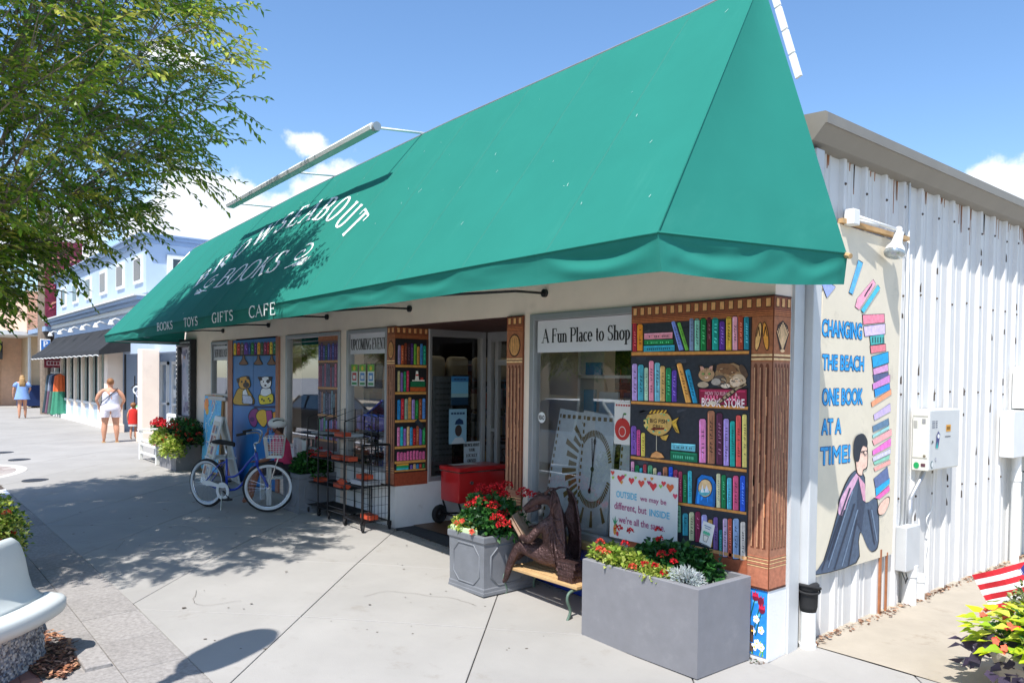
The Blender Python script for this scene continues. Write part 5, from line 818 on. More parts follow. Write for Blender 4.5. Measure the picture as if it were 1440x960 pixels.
def flutes(P, u0, u1, z0, z1, n=4, base=(148, 100, 76)):
    P.rect(u0, z0, u1, z1, base, 1)
    w = (u1 - u0) / (n + .6)
    R_ = random.Random(int(u0 * 100))
    for i in range(n):
        a = u0 + w * (i + .5); 
        P.poly([(a, z0 + .05), (a + w * .62, z0 + .05), (a + w * .62, z1 - .03), (a + w * .45, z1 - .012), (a + w * .17, z1 - .012), (a, z1 - .03)], (104, 58, 38), 2)
        P.rect(a + w * .08, z0 + .06, a + w * .2, z1 - .04, (206, 160, 122), 3)
        P.rect(a + w * .42, z0 + .06, a + w * .5, z1 - .05, (60, 32, 22), 3)
        for k in range(6):
            z = R_.uniform(z0 + .1, z1 - .2); P.rect(a + w * .24, z, a + w * .4, z + R_.uniform(.04, .16), R_.choice([(176, 110, 72), (132, 74, 48), (190, 128, 92)]), 3)
def pilaster(P, u0, u1, z0=.51, ztop=2.6, emblem='shell', n=4):
    P.rect(u0, z0, u1, z0 + .24, (166, 104, 78), 1)
    P.rect(u0, z0, u1, z0 + .015, (70, 36, 24), 2)
    for z in (.16, .19, .215): P.rect(u0, z0 + z, u1, z0 + z + .008, (222, 184, 130), 2); P.rect(u0, z0 + z + .008, u1, z0 + z + .011, (60, 32, 22), 3)
    flutes(P, u0, u1, z0 + .24, ztop - .47, n)
    zc0, zc1 = ztop - .47, ztop - .15
    P.rect(u0, zc0, u1, zc1, (156, 96, 62), 1)
    for z in (.012, .04): P.rect(u0, zc0 + z, u1, zc0 + z + .014, (225, 190, 140), 2)
    P.rect(u0, zc0 + .03, u1, zc0 + .034, (60, 30, 20), 3)
    cx_ = (u0 + u1) / 2; cz = (zc0 + zc1) / 2 + .02; w = abs(u1 - u0) * .38
    if emblem == 'shell':
        P.poly([(cx_ - .03, cz - .1), (cx_ + .03, cz - .1), (cx_ + w, cz + .02), (cx_ + w * .8, cz + .08), (cx_, cz + .115), (cx_ - w * .8, cz + .08), (cx_ - w, cz + .02)], (54, 30, 20), 2)
        for i in range(9):
            a = -1 + 2 * i / 8
            P.poly([(cx_ + a * .006 - .003, cz - .085), (cx_ + a * .006 + .003, cz - .085), (cx_ + a * w * .88 + .006, cz + .1 - abs(a) * .06), (cx_ + a * w * .88 - .006, cz + .1 - abs(a) * .06)], (224, 184, 138), 3)
        P.ell(cx_, cz - .1, .028, .012, (224, 184, 138), 3)
    elif emblem == 'sandals':
        for s_ in (-1, 1):
            P.ell(cx_ + s_ * w * .46, cz, .026, .105, (50, 28, 18), 2, rot=s_ * .14); P.ell(cx_ + s_ * w * .46, cz, .019, .097, (226, 176, 110) if s_ < 0 else (222, 150, 60), 3, rot=s_ * .14)
            P.line([(cx_ + s_ * w * .46 - .014, cz), (cx_ + s_ * w * .42, cz + .07), (cx_ + s_ * w * .46 + .014, cz)], .007, (80, 44, 24), 4)
    else:
        P.ell(cx_, cz, w, .115, (54, 30, 20), 2); P.ell(cx_, cz, w * .85, .1, (196, 142, 84), 3)
        for i in range(5): P.line([(cx_ + (i - 2) * w * .28, cz - .07), (cx_ + (i - 2) * w * .34, cz + .07)], .004, (110, 70, 40), 4)
# large end mural (front) with pilaster
pl = MB(); pl.box((-1.309, -.0025, .51), (0, .008, 2.6)); part('mural_board', pl, 'wood')
P = Paint(FAC(-.0025))
P.rect(-1.309, .51, -.17, 2.45, (42, 46, 54), .3)
for i in range(60):
    x = R.uniform(-1.3, -.2); z = R.uniform(.7, 2.42); P.poly([(x, z), (x + R.uniform(.02, .1), z + R.uniform(-.01, .03)), (x + R.uniform(.03, .12), z + R.uniform(.02, .06)), (x - .01, z + R.uniform(.01, .04))], R.choice([(52, 57, 66), (34, 37, 45), (60, 66, 76), (38, 46, 58)]), .6)
frieze(P, -1.309, 0)
P.baked(MURAL_SHELVES)
pilaster(P, -.168, 0, .51, 2.6, 'sandals', 3)
P.rect(-1.309, .51, -.17, .72, (150, 84, 56), 1); P.rect(-1.309, .70, -.17, .725, (214, 160, 104), 2)
P.rect(-.172, .7, -.166, 2.45, (40, 22, 16), 4)
put_sans(P, 'HOW TO RUN', -.56, 1.882, -.37, 1.912, (240, 190, 200), 3)
put_sans(P, 'A', -.30, 1.875, -.275, 1.905, (240, 190, 200), 3)
put_sans(P, 'BOOK', -.59, 1.796, -.415, 1.862, (245, 225, 225), 3, .02)
put_sans(P, 'STORE', -.39, 1.796, -.215, 1.862, (245, 225, 225), 3, .02)
put_sans(P, 'BIG FISH', -1.09, 1.645, -.915, 1.678, (50, 30, 22), 5, .02)
put_sans(P, 'GRILL', -1.06, 1.600, -.95, 1.632, (50, 30, 22), 5, .02)
part('bookcase_mural', P.mb, 'paint')
# side face of the corner pier
pl = MB(); pl.box((-.001, .0, .51), (.0025, .22, 2.6)); part('mural_board', pl, 'wood')
P = Paint(RET(.0025)); frieze(P, 0.003, .22); pilaster(P, .003, .22, .51, 2.6, 'shell', 5); part('pilaster_mural', P.mb, 'paint')
b = MB(); b.box((-.002, .009, 0), (.001, .234, .51)); part('pier_base', b, 'stucco2')
# tulip painting low on the pier
P = Paint(FAC(.005)); P.rect(-.55, .03, -.006, .505, (36, 128, 205), 1)
for i in range(30): x = R.uniform(-.5, -.03); z = R.uniform(.08, .47); P.poly([(x, z), (x + .04, z + .01), (x + .03, z + .03), (x - .01, z + .02)], R.choice([(60, 150, 220), (26, 108, 190), (90, 175, 230)]), 1.4)
for i in range(26): x = R.uniform(-.53, -.02); P.line([(x, .035), (x + R.uniform(-.03, .03), .035 + R.uniform(.03, .12))], .008, R.choice([(70, 150, 60), (40, 110, 50), (150, 180, 60)]), 2)
for x, z in ((-.10, .45), (-.055, .425), (-.045, .37), (-.3, .42), (-.4, .38)):
    P.line([(x - .05, z - .2), (x - .02, z - .08), (x, z)], .008, (20, 80, 50), 2)
    P.ell(x, z, .026, .03, (110, 20, 50), 3); P.poly([(x - .022, z), (x - .024, z + .04), (x - .008, z + .015), (x, z + .045), (x + .01, z + .015), (x + .024, z + .04), (x + .022, z)], (196, 30, 70), 3.5)
for x, z in ((-.09, .29), (-.05, .22), (-.12, .20), (-.08, .12), (-.1, .09), (-.045, .1)):
    for k in range(5): P.ell(x + .016 * math.cos(k * 1.257), z + .018 * math.sin(k * 1.257), .011, .013, (240, 240, 245), 3, 8)
    P.ell(x, z, .007, .008, (240, 190, 60), 4, 8)
P.rect(-.165, .12, -.11, .24, (80, 62, 60), 3); P.rect(-.16, .05, -.11, .11, (96, 76, 70), 3)
part('tulip_mural', P.mb, 'paint')
# pilaster beside the entrance (right)
pl = MB(); pl.box((-2.94, -.0025, .60), (-2.70, YF, 2.6)); part('mural_board', pl, 'wood')
P = Paint(FAC(-.0025)); frieze(P, -2.94, -2.70); pilaster(P, -2.94, -2.70, .6, 2.6, 'oval', 4); part('pilaster_mural', P.mb, 'paint')
# pilaster and bookcase beside the entrance (left)
pl = MB(); pl.box((-5.255, -.0025, .66), (-5.0725, YF, 2.6)); pl.box((-5.075, 0, .66), (-5.070, .475, 2.6)); part('mural_board', pl, 'wood')
P = Paint(FAC(-.0025)); frieze(P, -5.255, -5.07); pilaster(P, -5.255, -5.07, .66, 2.6, 'oval', 3); part('pilaster_mural', P.mb, 'paint')
P = Paint(RET(-5.070)); frieze(P, 0, .475)
P.rect(.0, .66, .475, 2.45, (26, 26, 30), .3); P.rect(.445, .66, .475, 2.45, (92, 60, 46), 4); P.rect(0, .66, .475, .83, (146, 66, 40), 4); P.rect(0, .82, .475, .835, (60, 30, 20), 5)
zz = [2.13, 1.79, 1.42, 1.18, .845]
shelf_rows = [(2.13, 2.44, [(150, 140, 180), (190, 90, 50), (120, 50, 30), (60, 30, 40), (70, 40, 110), (110, 180, 60), (200, 150, 70), (70, 140, 200), (30, 160, 130)]),
 (1.80, 2.10, [(190, 180, 130), (130, 100, 170), (30, 140, 80), (190, 50, 80)]),
 (1.46, 1.77, [(40, 130, 190), (190, 40, 50), (150, 170, 150), (210, 150, 80), (160, 140, 200), (30, 130, 60), (150, 80, 50), (90, 140, 210)]),
 (1.14, 1.42, [(220, 130, 170), (40, 180, 190), (150, 110, 190), (230, 190, 140), (60, 150, 200), (190, 40, 40), (170, 90, 60), (120, 100, 180), (40, 150, 80)]),
 (.96, 1.115, [(214, 100, 150)] * 9), (.85, .945, [(120, 90, 170), (220, 180, 130), (60, 140, 190), (180, 60, 50), (40, 120, 60)])]
for k, (z0, z1, cols) in enumerate(shelf_rows):
    ya, yb_ = (.03, .44)
    if k == 1: yb_ = .20
    if k == 5: ya = .22
    w = (yb_ - ya) / len(cols)
    for i, c in enumerate(cols):
        y = ya + i * w; h = (z1 - z0 - .03) * R.uniform(.82, 1)
        cc = (c[0] << 16) | (c[1] << 8) | c[2]
        P.book(cc, [(y + .003, z0 + h), (y + w - .003, z0 + h), (y + w - .003, z0 + .006), (y + .003, z0 + .006)])
    P.rect(.0, z0 - .028, .445, z0 + .002, (206, 150, 78), 4); P.rect(0, z0 - .033, .445, z0 - .028, (50, 26, 18), 5)
P.rect(.215, 1.81, .44, 1.86, (190, 90, 40), 2); P.rect(.22, 1.865, .43, 1.93, (20, 110, 70), 2)
P.poly([(.28, 1.935), (.34, 1.935), (.325, 2.06), (.295, 2.06)], (240, 235, 225), 3); P.rect(.29, 2.0, .33, 2.02, (190, 50, 50), 4); P.rect(.24, 1.935, .42, 1.95, (230, 225, 215), 3); P.rect(.36, 1.95, .4, 1.98, (180, 60, 50), 4)
for i, c in enumerate(((60, 190, 200), (40, 160, 90), (220, 160, 60))): P.rect(.03, .855 + i * .026, .2, .878 + i * .026, c, 2)
P.poly([(.28, 1.44), (.33, 1.47), (.40, 1.40), (.42, 1.34), (.38, 1.33), (.33, 1.38)], (40, 50, 60), 5)
part('bookcase_mural', P.mb, 'paint')
# ---- windows
def window(x0, x1, z0, z1, fw=.055, mull=(), sill='tanwood', name='window', right=True):
    f = MB(); y0, y1 = -.005, .085
    f.bbox((x0, y0, z0), (x0 + fw, y1, z1), .006)
    if right: f.bbox((x1 - fw, y0, z0), (x1, y1, z1), .006)
    else: x1 += fw - .002
    f.bbox((x0 + fw - .001, y0 + .003, z1 - fw), (x1 - fw + .001, y1 - .003, z1), .006); f.bbox((x0 + fw - .001, y0 + .003, z0), (x1 - fw + .001, y1 - .003, z0 + fw), .006)
    for xm in mull: f.box((xm - .02, y0 + .01, z0 + fw), (xm + .02, y1 - .01, z1 - fw))
    w = part(name, f, 'alu')
    p = MB(); p.add([(x0 + fw - .01, .045, z0 + fw - .01), (x1 - fw + .01, .045, z0 + fw - .01), (x1 - fw + .01, .045, z1 - fw + .01), (x0 + fw - .01, .045, z1 - fw + .01)], [(0, 1, 2, 3)])
    ob('pane', p, 'glass' if x0 > -4 else 'glass3', w)
    if sill:
        s_ = MB(); s_.bbox((x0 - .02, -.05, z0 - .07), (x1 - .0, .02, z0 - .002), .008); ob('sill', s_, sill, w)
    return w
def winsign(w, x0, x1, z0, z1, text, tx0, tx1, tz0, tz1, thick=.14, bg=(222, 222, 226)):
    b = MB(); b.box((x0, .030, z0), (x1, .036, z1), rgb(bg)); ob('sign_panel', b, 'print', w)
    letter_parts(FAC(.0295), text, tx0, tz0, tx1, tz1, (20, 20, 22), w, thick, .05)
w1 = window(-2.60, -1.312, .56, 2.60, .06, right=False)
winsign(w1, -2.52, -1.32, 2.235, 2.535, 'A Fun Place to Shop', -2.45, -1.345, 2.325, 2.455, .15)
w2 = window(-6.31, -5.258, .80, 2.59, .055, sill=None)
winsign(w2, -6.255, -5.32, 2.275, 2.535, 'UPCOMING EVENTS', -6.235, -5.29, 2.33, 2.47, .15)
w3 = window(-8.27, -6.502, .90, 2.59, .055, sill=None)
w4 = window(-11.62, -10.722, 1.58, 2.58, .05, (), 'alu')
winsign(w4, -11.57, -10.77, 2.24, 2.50, 'NEW RELEASES', -11.50, -10.80, 2.30, 2.44, .15)
# round sticker
P = Paint(FAC(.040)); P.ell(-2.455, 1.62, .055, .055, (30, 30, 32), 1, 24); P.ell(-2.455, 1.62, .052, .052, (240, 240, 238), 2, 24)
put_sans(P, 'READ', -2.497, 1.598, -2.413, 1.642, (20, 20, 22), 3, .03); ob('sticker', P.mb, 'print', w1)
# apple poster in the window
P = Paint(FAC(.036)); P.rect(-1.52, 1.44, -1.33, 1.80, (236, 232, 226), 1); P.ell(-1.425, 1.57, .088, .095, (200, 52, 48), 2, 20); P.ell(-1.425, 1.55, .04, .045, (235, 230, 224), 3, 16); P.ell(-1.425, 1.55, .034, .038, (210, 60, 52), 3.5, 16)
P.line([(-1.425, 1.65), (-1.415, 1.70)], .008, (50, 30, 20), 3); P.ell(-1.40, 1.70, .018, .009, (70, 130, 50), 3, 10)
for i in range(6): P.rect(-1.505 + i * .028, 1.765, -1.485 + i * .028, 1.78, (190, 60, 60), 2)
ob('poster', P.mb, 'print', w1)
# small posters in the second window
for k, x in enumerate((-6.235, -6.02, -5.80)):
    P = Paint(FAC(.037)); P.rect(x, 1.86, x + .17, 2.14, (226, 232, 226), 1); P.rect(x, 2.05, x + .17, 2.14, (120, 180, 70), 2); P.ell(x + .085, 2.09, .035, .03, (236, 210, 70), 3, 12)
    P.rect(x + .03, 1.93, x + .14, 2.03, (200, 60, 60) if k == 0 else (80, 140, 200), 2); P.rect(x + .05, 1.95, x + .12, 2.0, (235, 235, 230), 3); P.rect(x + .02, 1.875, x + .15, 1.905, (70, 150, 90), 2)
    ob('poster', P.mb, 'print', w2)
# faded bookcase film on the third window
pl = MB(); pl.box((-7.17, .012, .90), (-6.525, .03, 2.6), rgb((120, 96, 92))); ob('film_board', pl, 'attr', w3)
P = Paint(FAC(.012)); P.rect(-7.17, 2.47, -6.525, 2.6, (150, 88, 58), 1)
for i in range(16): P.rect(-7.16 + i * .04, 2.49, -7.14 + i * .04, 2.56, (176, 116, 76), 2)
for z0, z1, pal in ((2.2, 2.46, [(120, 60, 80), (90, 60, 110), (70, 80, 150), (50, 90, 80)]), (1.83, 2.17, [(180, 110, 130), (190, 180, 190), (110, 110, 130), (150, 90, 110)]), (1.45, 1.80, [(130, 120, 140), (170, 130, 110), (120, 140, 150), (90, 90, 110)]), (1.1, 1.42, [(190, 120, 150), (130, 150, 190), (110, 170, 130), (160, 130, 180)])):
    x = -7.16
    while x < -6.6:
        w = R.uniform(.045, .075); h = (z1 - z0) * R.uniform(.8, .97); c = R.choice(pal)
        P.book((c[0] << 16) | (c[1] << 8) | c[2], [(x, z0 + h), (x + w - .006, z0 + h), (x + w - .006, z0), (x, z0)]); x += w
    P.rect(-7.17, z0 - .03, -6.525, z0, (190, 140, 96), 4)
ob('faded_bookcase_film', P.mb, 'paint', w3)
# side window of the entrance
f = MB(); xg0, xg1 = -5.19, -5.072
for a, b_ in ((.50, .54), (1.33, 1.39)): f.bbox((xg0, a, .68), (xg1, b_, 2.6), .006)
f.bbox((xg0 + .004, .535, 2.50), (xg1 - .004, 1.335, 2.6), .006); f.bbox((xg0 + .004, .535, .68), (xg1 - .004, 1.335, .74), .006)
w5 = part('window', f, 'alu')
p = MB(); p.add([(-5.12, .53, .73), (-5.12, 1.34, .73), (-5.12, 1.34, 2.51), (-5.12, .53, 2.51)], [(0, 1, 2, 3)]); ob('pane', p, 'glass2', w5)
P = Paint(RET(-5.115)); P.rect(.86, 1.63, 1.13, 2.0, (120, 190, 226), 1); P.rect(.86, 1.63, 1.13, 1.73, (20, 60, 90), 2); P.rect(.86, 1.73, 1.13, 1.78, (150, 190, 200), 2); P.rect(.86, 1.93, 1.13, 2.0, (60, 130, 190), 2)
for i in range(4): P.rect(.9 + i * .05, 1.955, .94 + i * .05, 1.97, (30, 60, 90), 3)
ob('poster', P.mb, 'print', w5)
P = Paint(RET(-5.115)); P.rect(.83, 1.13, 1.11, 1.58, (150, 200, 228), 1); P.poly([(.92, 1.38), (1.06, 1.38), (1.05, 1.43), (.99, 1.46), (.94, 1.43)], (24, 60, 110), 2); P.ell(.98, 1.30, .055, .075, (70, 60, 60), 2); P.poly([(.86, 1.13), (.93, 1.21), (1.04, 1.21), (1.1, 1.13)], (210, 225, 235), 2)
for i in range(5): P.rect(.86 + i * .045, 1.51, .895 + i * .045, 1.535, (30, 70, 120), 3)
ob('poster', P.mb, 'print', w5)
P = Paint(RET(-5.115)); P.rect(1.07, .76, 1.33, 1.15, (206, 222, 232), 1)
for t, z, a, c in (('BROWSEABOUT', 1.085, 1.075, 1.325), ('YOUR', 1.02, 1.15, 1.25), ('LOCALLY', .95, 1.11, 1.29), ('OWNED', .88, 1.13, 1.27), ('COMMUNITY', .81, 1.085, 1.315)): put_serif(P, t, a, z, c, z + .04, (22, 30, 40), 2, .2, .08)
ob('poster', P.mb, 'print', w5)
# entrance door at the back of the recess
f = MB()
for a, b_ in ((-5.065, -4.98), (-4.9, -4.84), (-4.06, -3.98), (-3.94, -3.86), (-3.02, -2.945)): f.bbox((a, 1.40, .16), (b_, 1.46, 2.59), .006)
f.bbox((-4.99, 1.405, 2.46), (-2.95, 1.455, 2.59), .006); f.bbox((-4.85, 1.402, 2.15), (-2.99, 1.452, 2.22), .005); f.bbox((-4.85, 1.408, .16), (-2.99, 1.45, .36), .005); f.bbox((-4.99, 1.403, 1.28), (-4.89, 1.457, 1.33), .004)
dr = part('entrance_door', f, 'alu')
p = MB(); p.add([(-4.99, 1.43, .3), (-2.97, 1.43, .3), (-2.97, 1.43, 2.5), (-4.99, 1.43, 2.5)], [(0, 1, 2, 3)]); ob('pane', p, 'glass2', dr)
h_ = MB(); h_.tube([(-4.12, 1.37, .95), (-4.12, 1.34, 1.0), (-4.12, 1.34, 1.25), (-4.12, 1.37, 1.3)], .012); ob('handle', h_, 'steel', dr)
# painted dog door
d = MB(); d.bbox((-10.50, .004, .16), (-9.57, .05, 2.57), .004); d.bbox((-9.565, .004, .16), (-8.62, .05, 2.57), .004)
dd = part('painted_door', d, mat('sky_blue_door_paint', rgb((22, 120, 190)), rough=.5, var=.12, vs=3))
P = Paint(FAC(.003)); P.baked(MURAL_DOGS, True)
P.rect(-9.572, .3, -9.562, 2.2, (14, 60, 110), .4)
ob('dog_painting', P.mb, 'paint', dd)
for x0, x1 in ((-10.72, -10.50), (-8.62, -8.51)):
    b = MB(); b.bbox((x0, -.012, .16), (x1, YF, 2.58), .004); part('door_trim', b, mat('pinkish_trim_wood', rgb((188, 130, 104)), rough=.7, var=.2, vs=6))
# display light bars inside and dark interior
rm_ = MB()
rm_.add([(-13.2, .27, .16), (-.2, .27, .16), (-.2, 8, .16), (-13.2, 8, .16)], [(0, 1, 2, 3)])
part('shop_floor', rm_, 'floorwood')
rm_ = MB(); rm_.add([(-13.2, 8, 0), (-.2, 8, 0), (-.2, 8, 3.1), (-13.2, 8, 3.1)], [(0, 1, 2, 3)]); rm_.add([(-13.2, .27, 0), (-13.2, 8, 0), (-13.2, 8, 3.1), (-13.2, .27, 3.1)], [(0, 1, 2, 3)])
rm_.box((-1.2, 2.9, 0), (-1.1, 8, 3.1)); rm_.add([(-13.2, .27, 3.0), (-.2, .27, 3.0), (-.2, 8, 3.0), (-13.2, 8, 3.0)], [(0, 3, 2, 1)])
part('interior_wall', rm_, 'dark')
# ---- corrugated side wall
pr = [(0, 0), (.10, 0), (.118, .034), (.160, .034), (.178, 0), (.225, 0), (.232, .008), (.245, .008), (.252, 0), (.295, 0), (.302, .008), (.315, .008), (.322, 0)]
cw = MB(); ys = []
y = .42
while y < 14:
    for a, b_ in pr: ys.append((y + a, b_))
    y += .345
for (za, zb, xo) in ((.05, 3.72, 0.0),):
    vs = [(xo + b_, yy, z) for z in (za, zb) for yy, b_ in ys]; n_ = len(ys)
    cw.add(vs, [(i, i + 1, n_ + i + 1, n_ + i) for i in range(n_ - 1)])
part('corrugated_wall', cw, 'corr')
sc_ = MB()
for k in range(38):
    yy = .42 + .139 + .345 * k
    for z in (1.0, 1.9, 2.75, 3.5): sc_.lathe([(0, .012), (.008, .010), (.012, 0)], (.034, yy + .0, z + R.uniform(-.02, .02)), 7, axis='x')
    for q in range(3):
        z = R.uniform(.5, 3.3); sc_.add([(.0348, yy - .018, z), (.0348, yy + .018, z), (.0348, yy + .014, z + R.uniform(.03, .12)), (.0348, yy - .016, z + R.uniform(.02, .1))], [(0, 1, 2, 3)])
part('wall_screws', sc_, mat('screw_rust', rgb((88, 76, 66)), rough=.8, var=.3), kind='stuff')
ru = MB()
for k in range(110):
    yy = .42 + .345 * (k % 38) + R.choice([.10, .178, .03, .24, .26, .31]); l = R.uniform(.03, .30) * R.uniform(.4, 1.2)
    ru.add([(.0062, yy, 3.70), (.0062, yy + .03, 3.70), (.0062, yy + .022, 3.70 - l), (.0062, yy + .01, 3.70 - l)], [(0, 1, 2, 3)])
part('rust_streaks', ru, mat('rust', rgb((146, 96, 62)), rough=.9, var=.3), kind='stuff')
# roof fascia
f = MB()
prof = [(-.30, 3.70), (.0, 3.70), (.10, 3.715), (.19, 3.812), (.205, 3.812), (.208, 3.885), (.19, 3.897), (-.30, 3.93)]
f.prism([(x, .30, z) for x, z in prof], (0, 14, 0)); f.box((-13, .60, 3.8), (-.31, 14, 3.9))
part('roof_fascia', f, 'fascia')
b = MB(); b.box((-.01, .24, -.02), (.022, .37, 3.69)); b.box((-.01, .37, -.02), (-.004, .42, 3.69)); part('corner_flashing', b, 'flash')
b = MB(); b.box((-.02, .26, 3.2), (.04, .47, 3.69)); part('corner_flashing', b, 'flash')
# rectangular downpipe, rubber boot and plastic drain
t = MB(); t.bbox((.004, .385, .50), (.085, .500, 3.68), .008); dp = part('downpipe', t, 'flash')
t = MB(); t.lathe([(.0, .30), (.055, .30), (.064, .34), (.066, .46), (.074, .47), (.074, .50), (.066, .51), (.0, .52)], (.055, .455, 0), 20); t.torus((.055, .455, .485), (0, .25, 1), .078, .012, 24, 6); t.torus((.055, .455, .455), (.1, -.1, 1), .076, .008, 24, 6)
ob('rubber_coupling', t, 'rubber', dp, smooth=True)
t = MB(); t.lathe([(.0, .0), (.062, .0), (.062, .06), (.055, .065), (.055, .31), (.0, .32)], (.055, .455, 0), 20); ob('drain_stub', t, 'white', dp, auto=40)
# leaf litter at the wall foot
lt = MB()
for k in range(420):
    y = R.uniform(.45, 5.5); x = .045 + abs(R.gauss(0, .035)); z = HSET(1, y) + R.uniform(.004, .02); s_ = R.uniform(.008, .028); a = R.uniform(0, 6.3)
    dx, dy = math.cos(a) * s_, math.sin(a) * s_
    lt.add([(x - dx, y - dy, z), (x + dy * .5, y - dx * .5, z + R.uniform(0, .012)), (x + dx, y + dy, z + R.uniform(0, .01)), (x - dy * .5, y + dx * .5, z)], [(0, 1, 2, 3)], rgb(R.choice([(120, 84, 60), (150, 110, 84), (96, 66, 48), (176, 140, 110)])))
ob('leaf_litter', lt, 'attr', kind='stuff', label='dry brown leaf litter along the foot of the corrugated wall', cat='leaf litter')
# ================================================================== AWNING
RX = [-12.65, -7.66, -4.0, -.7, -.15]; RZ = [4.424, 4.655, 4.77, 4.81, 4.845]
FX = [-12.85, -1.5, .204]; FZ = [2.68, 2.80, 2.811]; HZ = [2.557, 2.622, 2.598]
def interp(x, X, Z):
    if x <= X[0]: return Z[0] + (x - X[0]) * (Z[1] - Z[0]) / (X[1] - X[0]) * .0
    for i in range(len(X) - 1):
        if x <= X[i + 1]: return Z[i] + (Z[i + 1] - Z[i]) * (x - X[i]) / (X[i + 1] - X[i])
    return Z[-1]
aw = thing('shop_awning', 'long green canvas awning with white lettering over the bookshop front', 'awning', (-6, 0, 2.7))
SEAM = [-12.85 + 13.05 * i / 14 for i in range(15)]
def slope(x, s):
    "s from 0 (front fold) to 1 (ridge)"
    z = interp(x, FX, FZ) * (1 - s) + interp(x, RX, RZ) * s
    ph = (x + 12.85) / (13.05 / 14)
    z -= .014 * math.sin(PI * (ph % 1)) * math.sin(PI * s)
    z += .004 * noise.noise(Vector((x * 1.3, s * 3, 1)))
    z += .011 * noise.noise(Vector((x * 3.1 + s * 1.5, s * 5, 7))) * max(0, 1 - s * 1.6) ** 2
    fr = abs(((x + 12.85) / (13.05 / 14) + .5) % 1 - .5)
    z += .005 * noise.noise(Vector((x * 9, s * 16, 3))) * max(0, 1 - fr * 5)
    z += .012 * noise.noise(Vector((x * 7 - s * 3, s * 3, 5))) * max(0, 1 - abs(x - (.15 - .33 * s)) * 2.2)
    return Vector((x, -1.5 * (1 - s), z))
NX, NS = 196, 26
mb = MB(); vs = []; fs = []
for i in range(NX + 1):
    for j in range(NS + 1):
        s = j / NS; xl = -12.99 + (.34) * s; xr = .204 + (-.148 - .204) * s
        vs.append(slope(xl + (xr - xl) * i / NX, s))
for i in range(NX):
    for j in range(NS): a = i * (NS + 1) + j; fs.append((a, a + NS + 1, a + NS + 2, a + 1))
mb.add(vs, fs); ob('canopy', mb, 'green', aw, smooth=True)
# end panels
def tri_panel(A, B_, Cc, nm, belly):
    mb = MB(); vs = []; fs = []; N = 18
    A, B_, Cc = Vector(A), Vector(B_), Vector(Cc); nrm = (B_ - A).cross(Cc - A).normalized()
    for i in range(N + 1):
        for j in range(N + 1):
            s = j / N; p = A.lerp(B_, i / N).lerp(Cc, s); u = i / N
            w = math.sin(PI * u) * (1 - s)
            vs.append(p + nrm * belly * math.sin(PI * u) * math.sin(PI * min(1, s * 1.05)) + nrm * .012 * noise.noise(Vector((u * 7, s * 1.6, 3))) * w * max(0, 1 - s * 2.2))
    for i in range(N):
        for j in range(N): a = i * (N + 1) + j; fs.append((a, a + N + 1, a + N + 2, a + 1))
    mb.add(vs, fs); return ob(nm, mb, 'green', aw, smooth=True)
tri_panel((.204, -1.5, 2.811), (.52, .0, 2.823), (-.148, 0, 4.845), 'end_panel', -.03)
tri_panel((-13.2, .0, 2.68), (-12.99, -1.5, 2.68), (-12.65, 0, 4.424), 'end_panel', -.01)
# valance: hangs from the fold, bellies between the ribs
def valance(pts_top, pts_bot, out, amp, nseg, nm, seed, segs=()):
    "segs: (start, end, depth) swags where the cloth dips in under the fold and bellies out below"
    mb = MB(); vs = []; fs = []; NR = 16; N = nseg
    for i in range(N + 1):
        t = i / N; a = pts_top(t); b = pts_bot(t); o = Vector(out)
        for j in range(NR + 1):
            s = j / NR; p = a.lerp(b, s)
            w = noise.noise(Vector((t * seed[0], s * .9 + t * 2, seed[1])))
            w2 = noise.noise(Vector((t * seed[0] * 2.2 + s * 1.5, s * 1.8, seed[1] + 4)))
            k = math.sin(PI * min(1, s * .9))
            p = p + o * (amp * (w * 1.1 + w2 * .35) * k + .014 * s * s) * min(1, t * 20, (1 - t) * 20)
            for t0, t1, dp in segs:
                if t0 < t < t1:
                    u = (t - t0) / (t1 - t0); q = math.sin(PI * u); cen = .12 + .30 * q
                    p = p + o * dp * q * (-1.25 * math.exp(-((s - cen) / (.10 + .10 * q)) ** 2) + .75 * math.exp(-((s - cen - .36) / .20) ** 2)) * min(1, s * 9)
            vs.append(p)
    for i in range(N):
        for j in range(NR): a = i * (NR + 1) + j; fs.append((a, a + NR + 1, a + NR + 2, a + 1))
    mb.add(vs, fs); return ob(nm, mb, 'green', aw, smooth=True)
def vt(t): x = -12.99 + 13.194 * t; return Vector((x, -1.505, interp(x, FX, FZ)))
def vb(t):
    x = -12.99 + 13.194 * t; ph = ((x + 12.85) / (13.05 / 7)) % 1
    return Vector((x + .008 * t, -1.478, interp(x, FX, HZ) - .006 * math.sin(PI * ph)))
_sg = [((SEAM[i] + 12.99) / 13.194, (SEAM[i + 1] + 12.99) / 13.194, .003 + .004 * ((i * 7) % 3)) for i in range(13)] + [((SEAM[13] + 12.99) / 13.194, 1.0, .022)]
valance(vt, vb, (0, -1, 0), .013, 420, 'valance', (20, 2), _sg)
c0, c1 = Vector((.204, -1.505, 2.811)), Vector((.525, 0, 2.823)); b0, b1 = Vector((.212, -1.478, 2.598)), Vector((.505, 0, 2.627))
valance(lambda t: c0.lerp(c1, t), lambda t: b0.lerp(b1, t) + Vector((0, 0, -.03 * math.sin(PI * t))), (.98, -.2, 0), .022, 110, 'valance', (4.4, 7), [(.0, .55, .020), (.62, 1.0, .009)])
valance(lambda t: Vector((-12.99, -1.505, 2.68)).lerp(Vector((-13.2, 0, 2.68)), t), lambda t: Vector((-12.99, -1.475, 2.557)).lerp(Vector((-13.2, 0, 2.56)), t), (-1, 0, 0), .02, 20, 'valance', (3, 9))
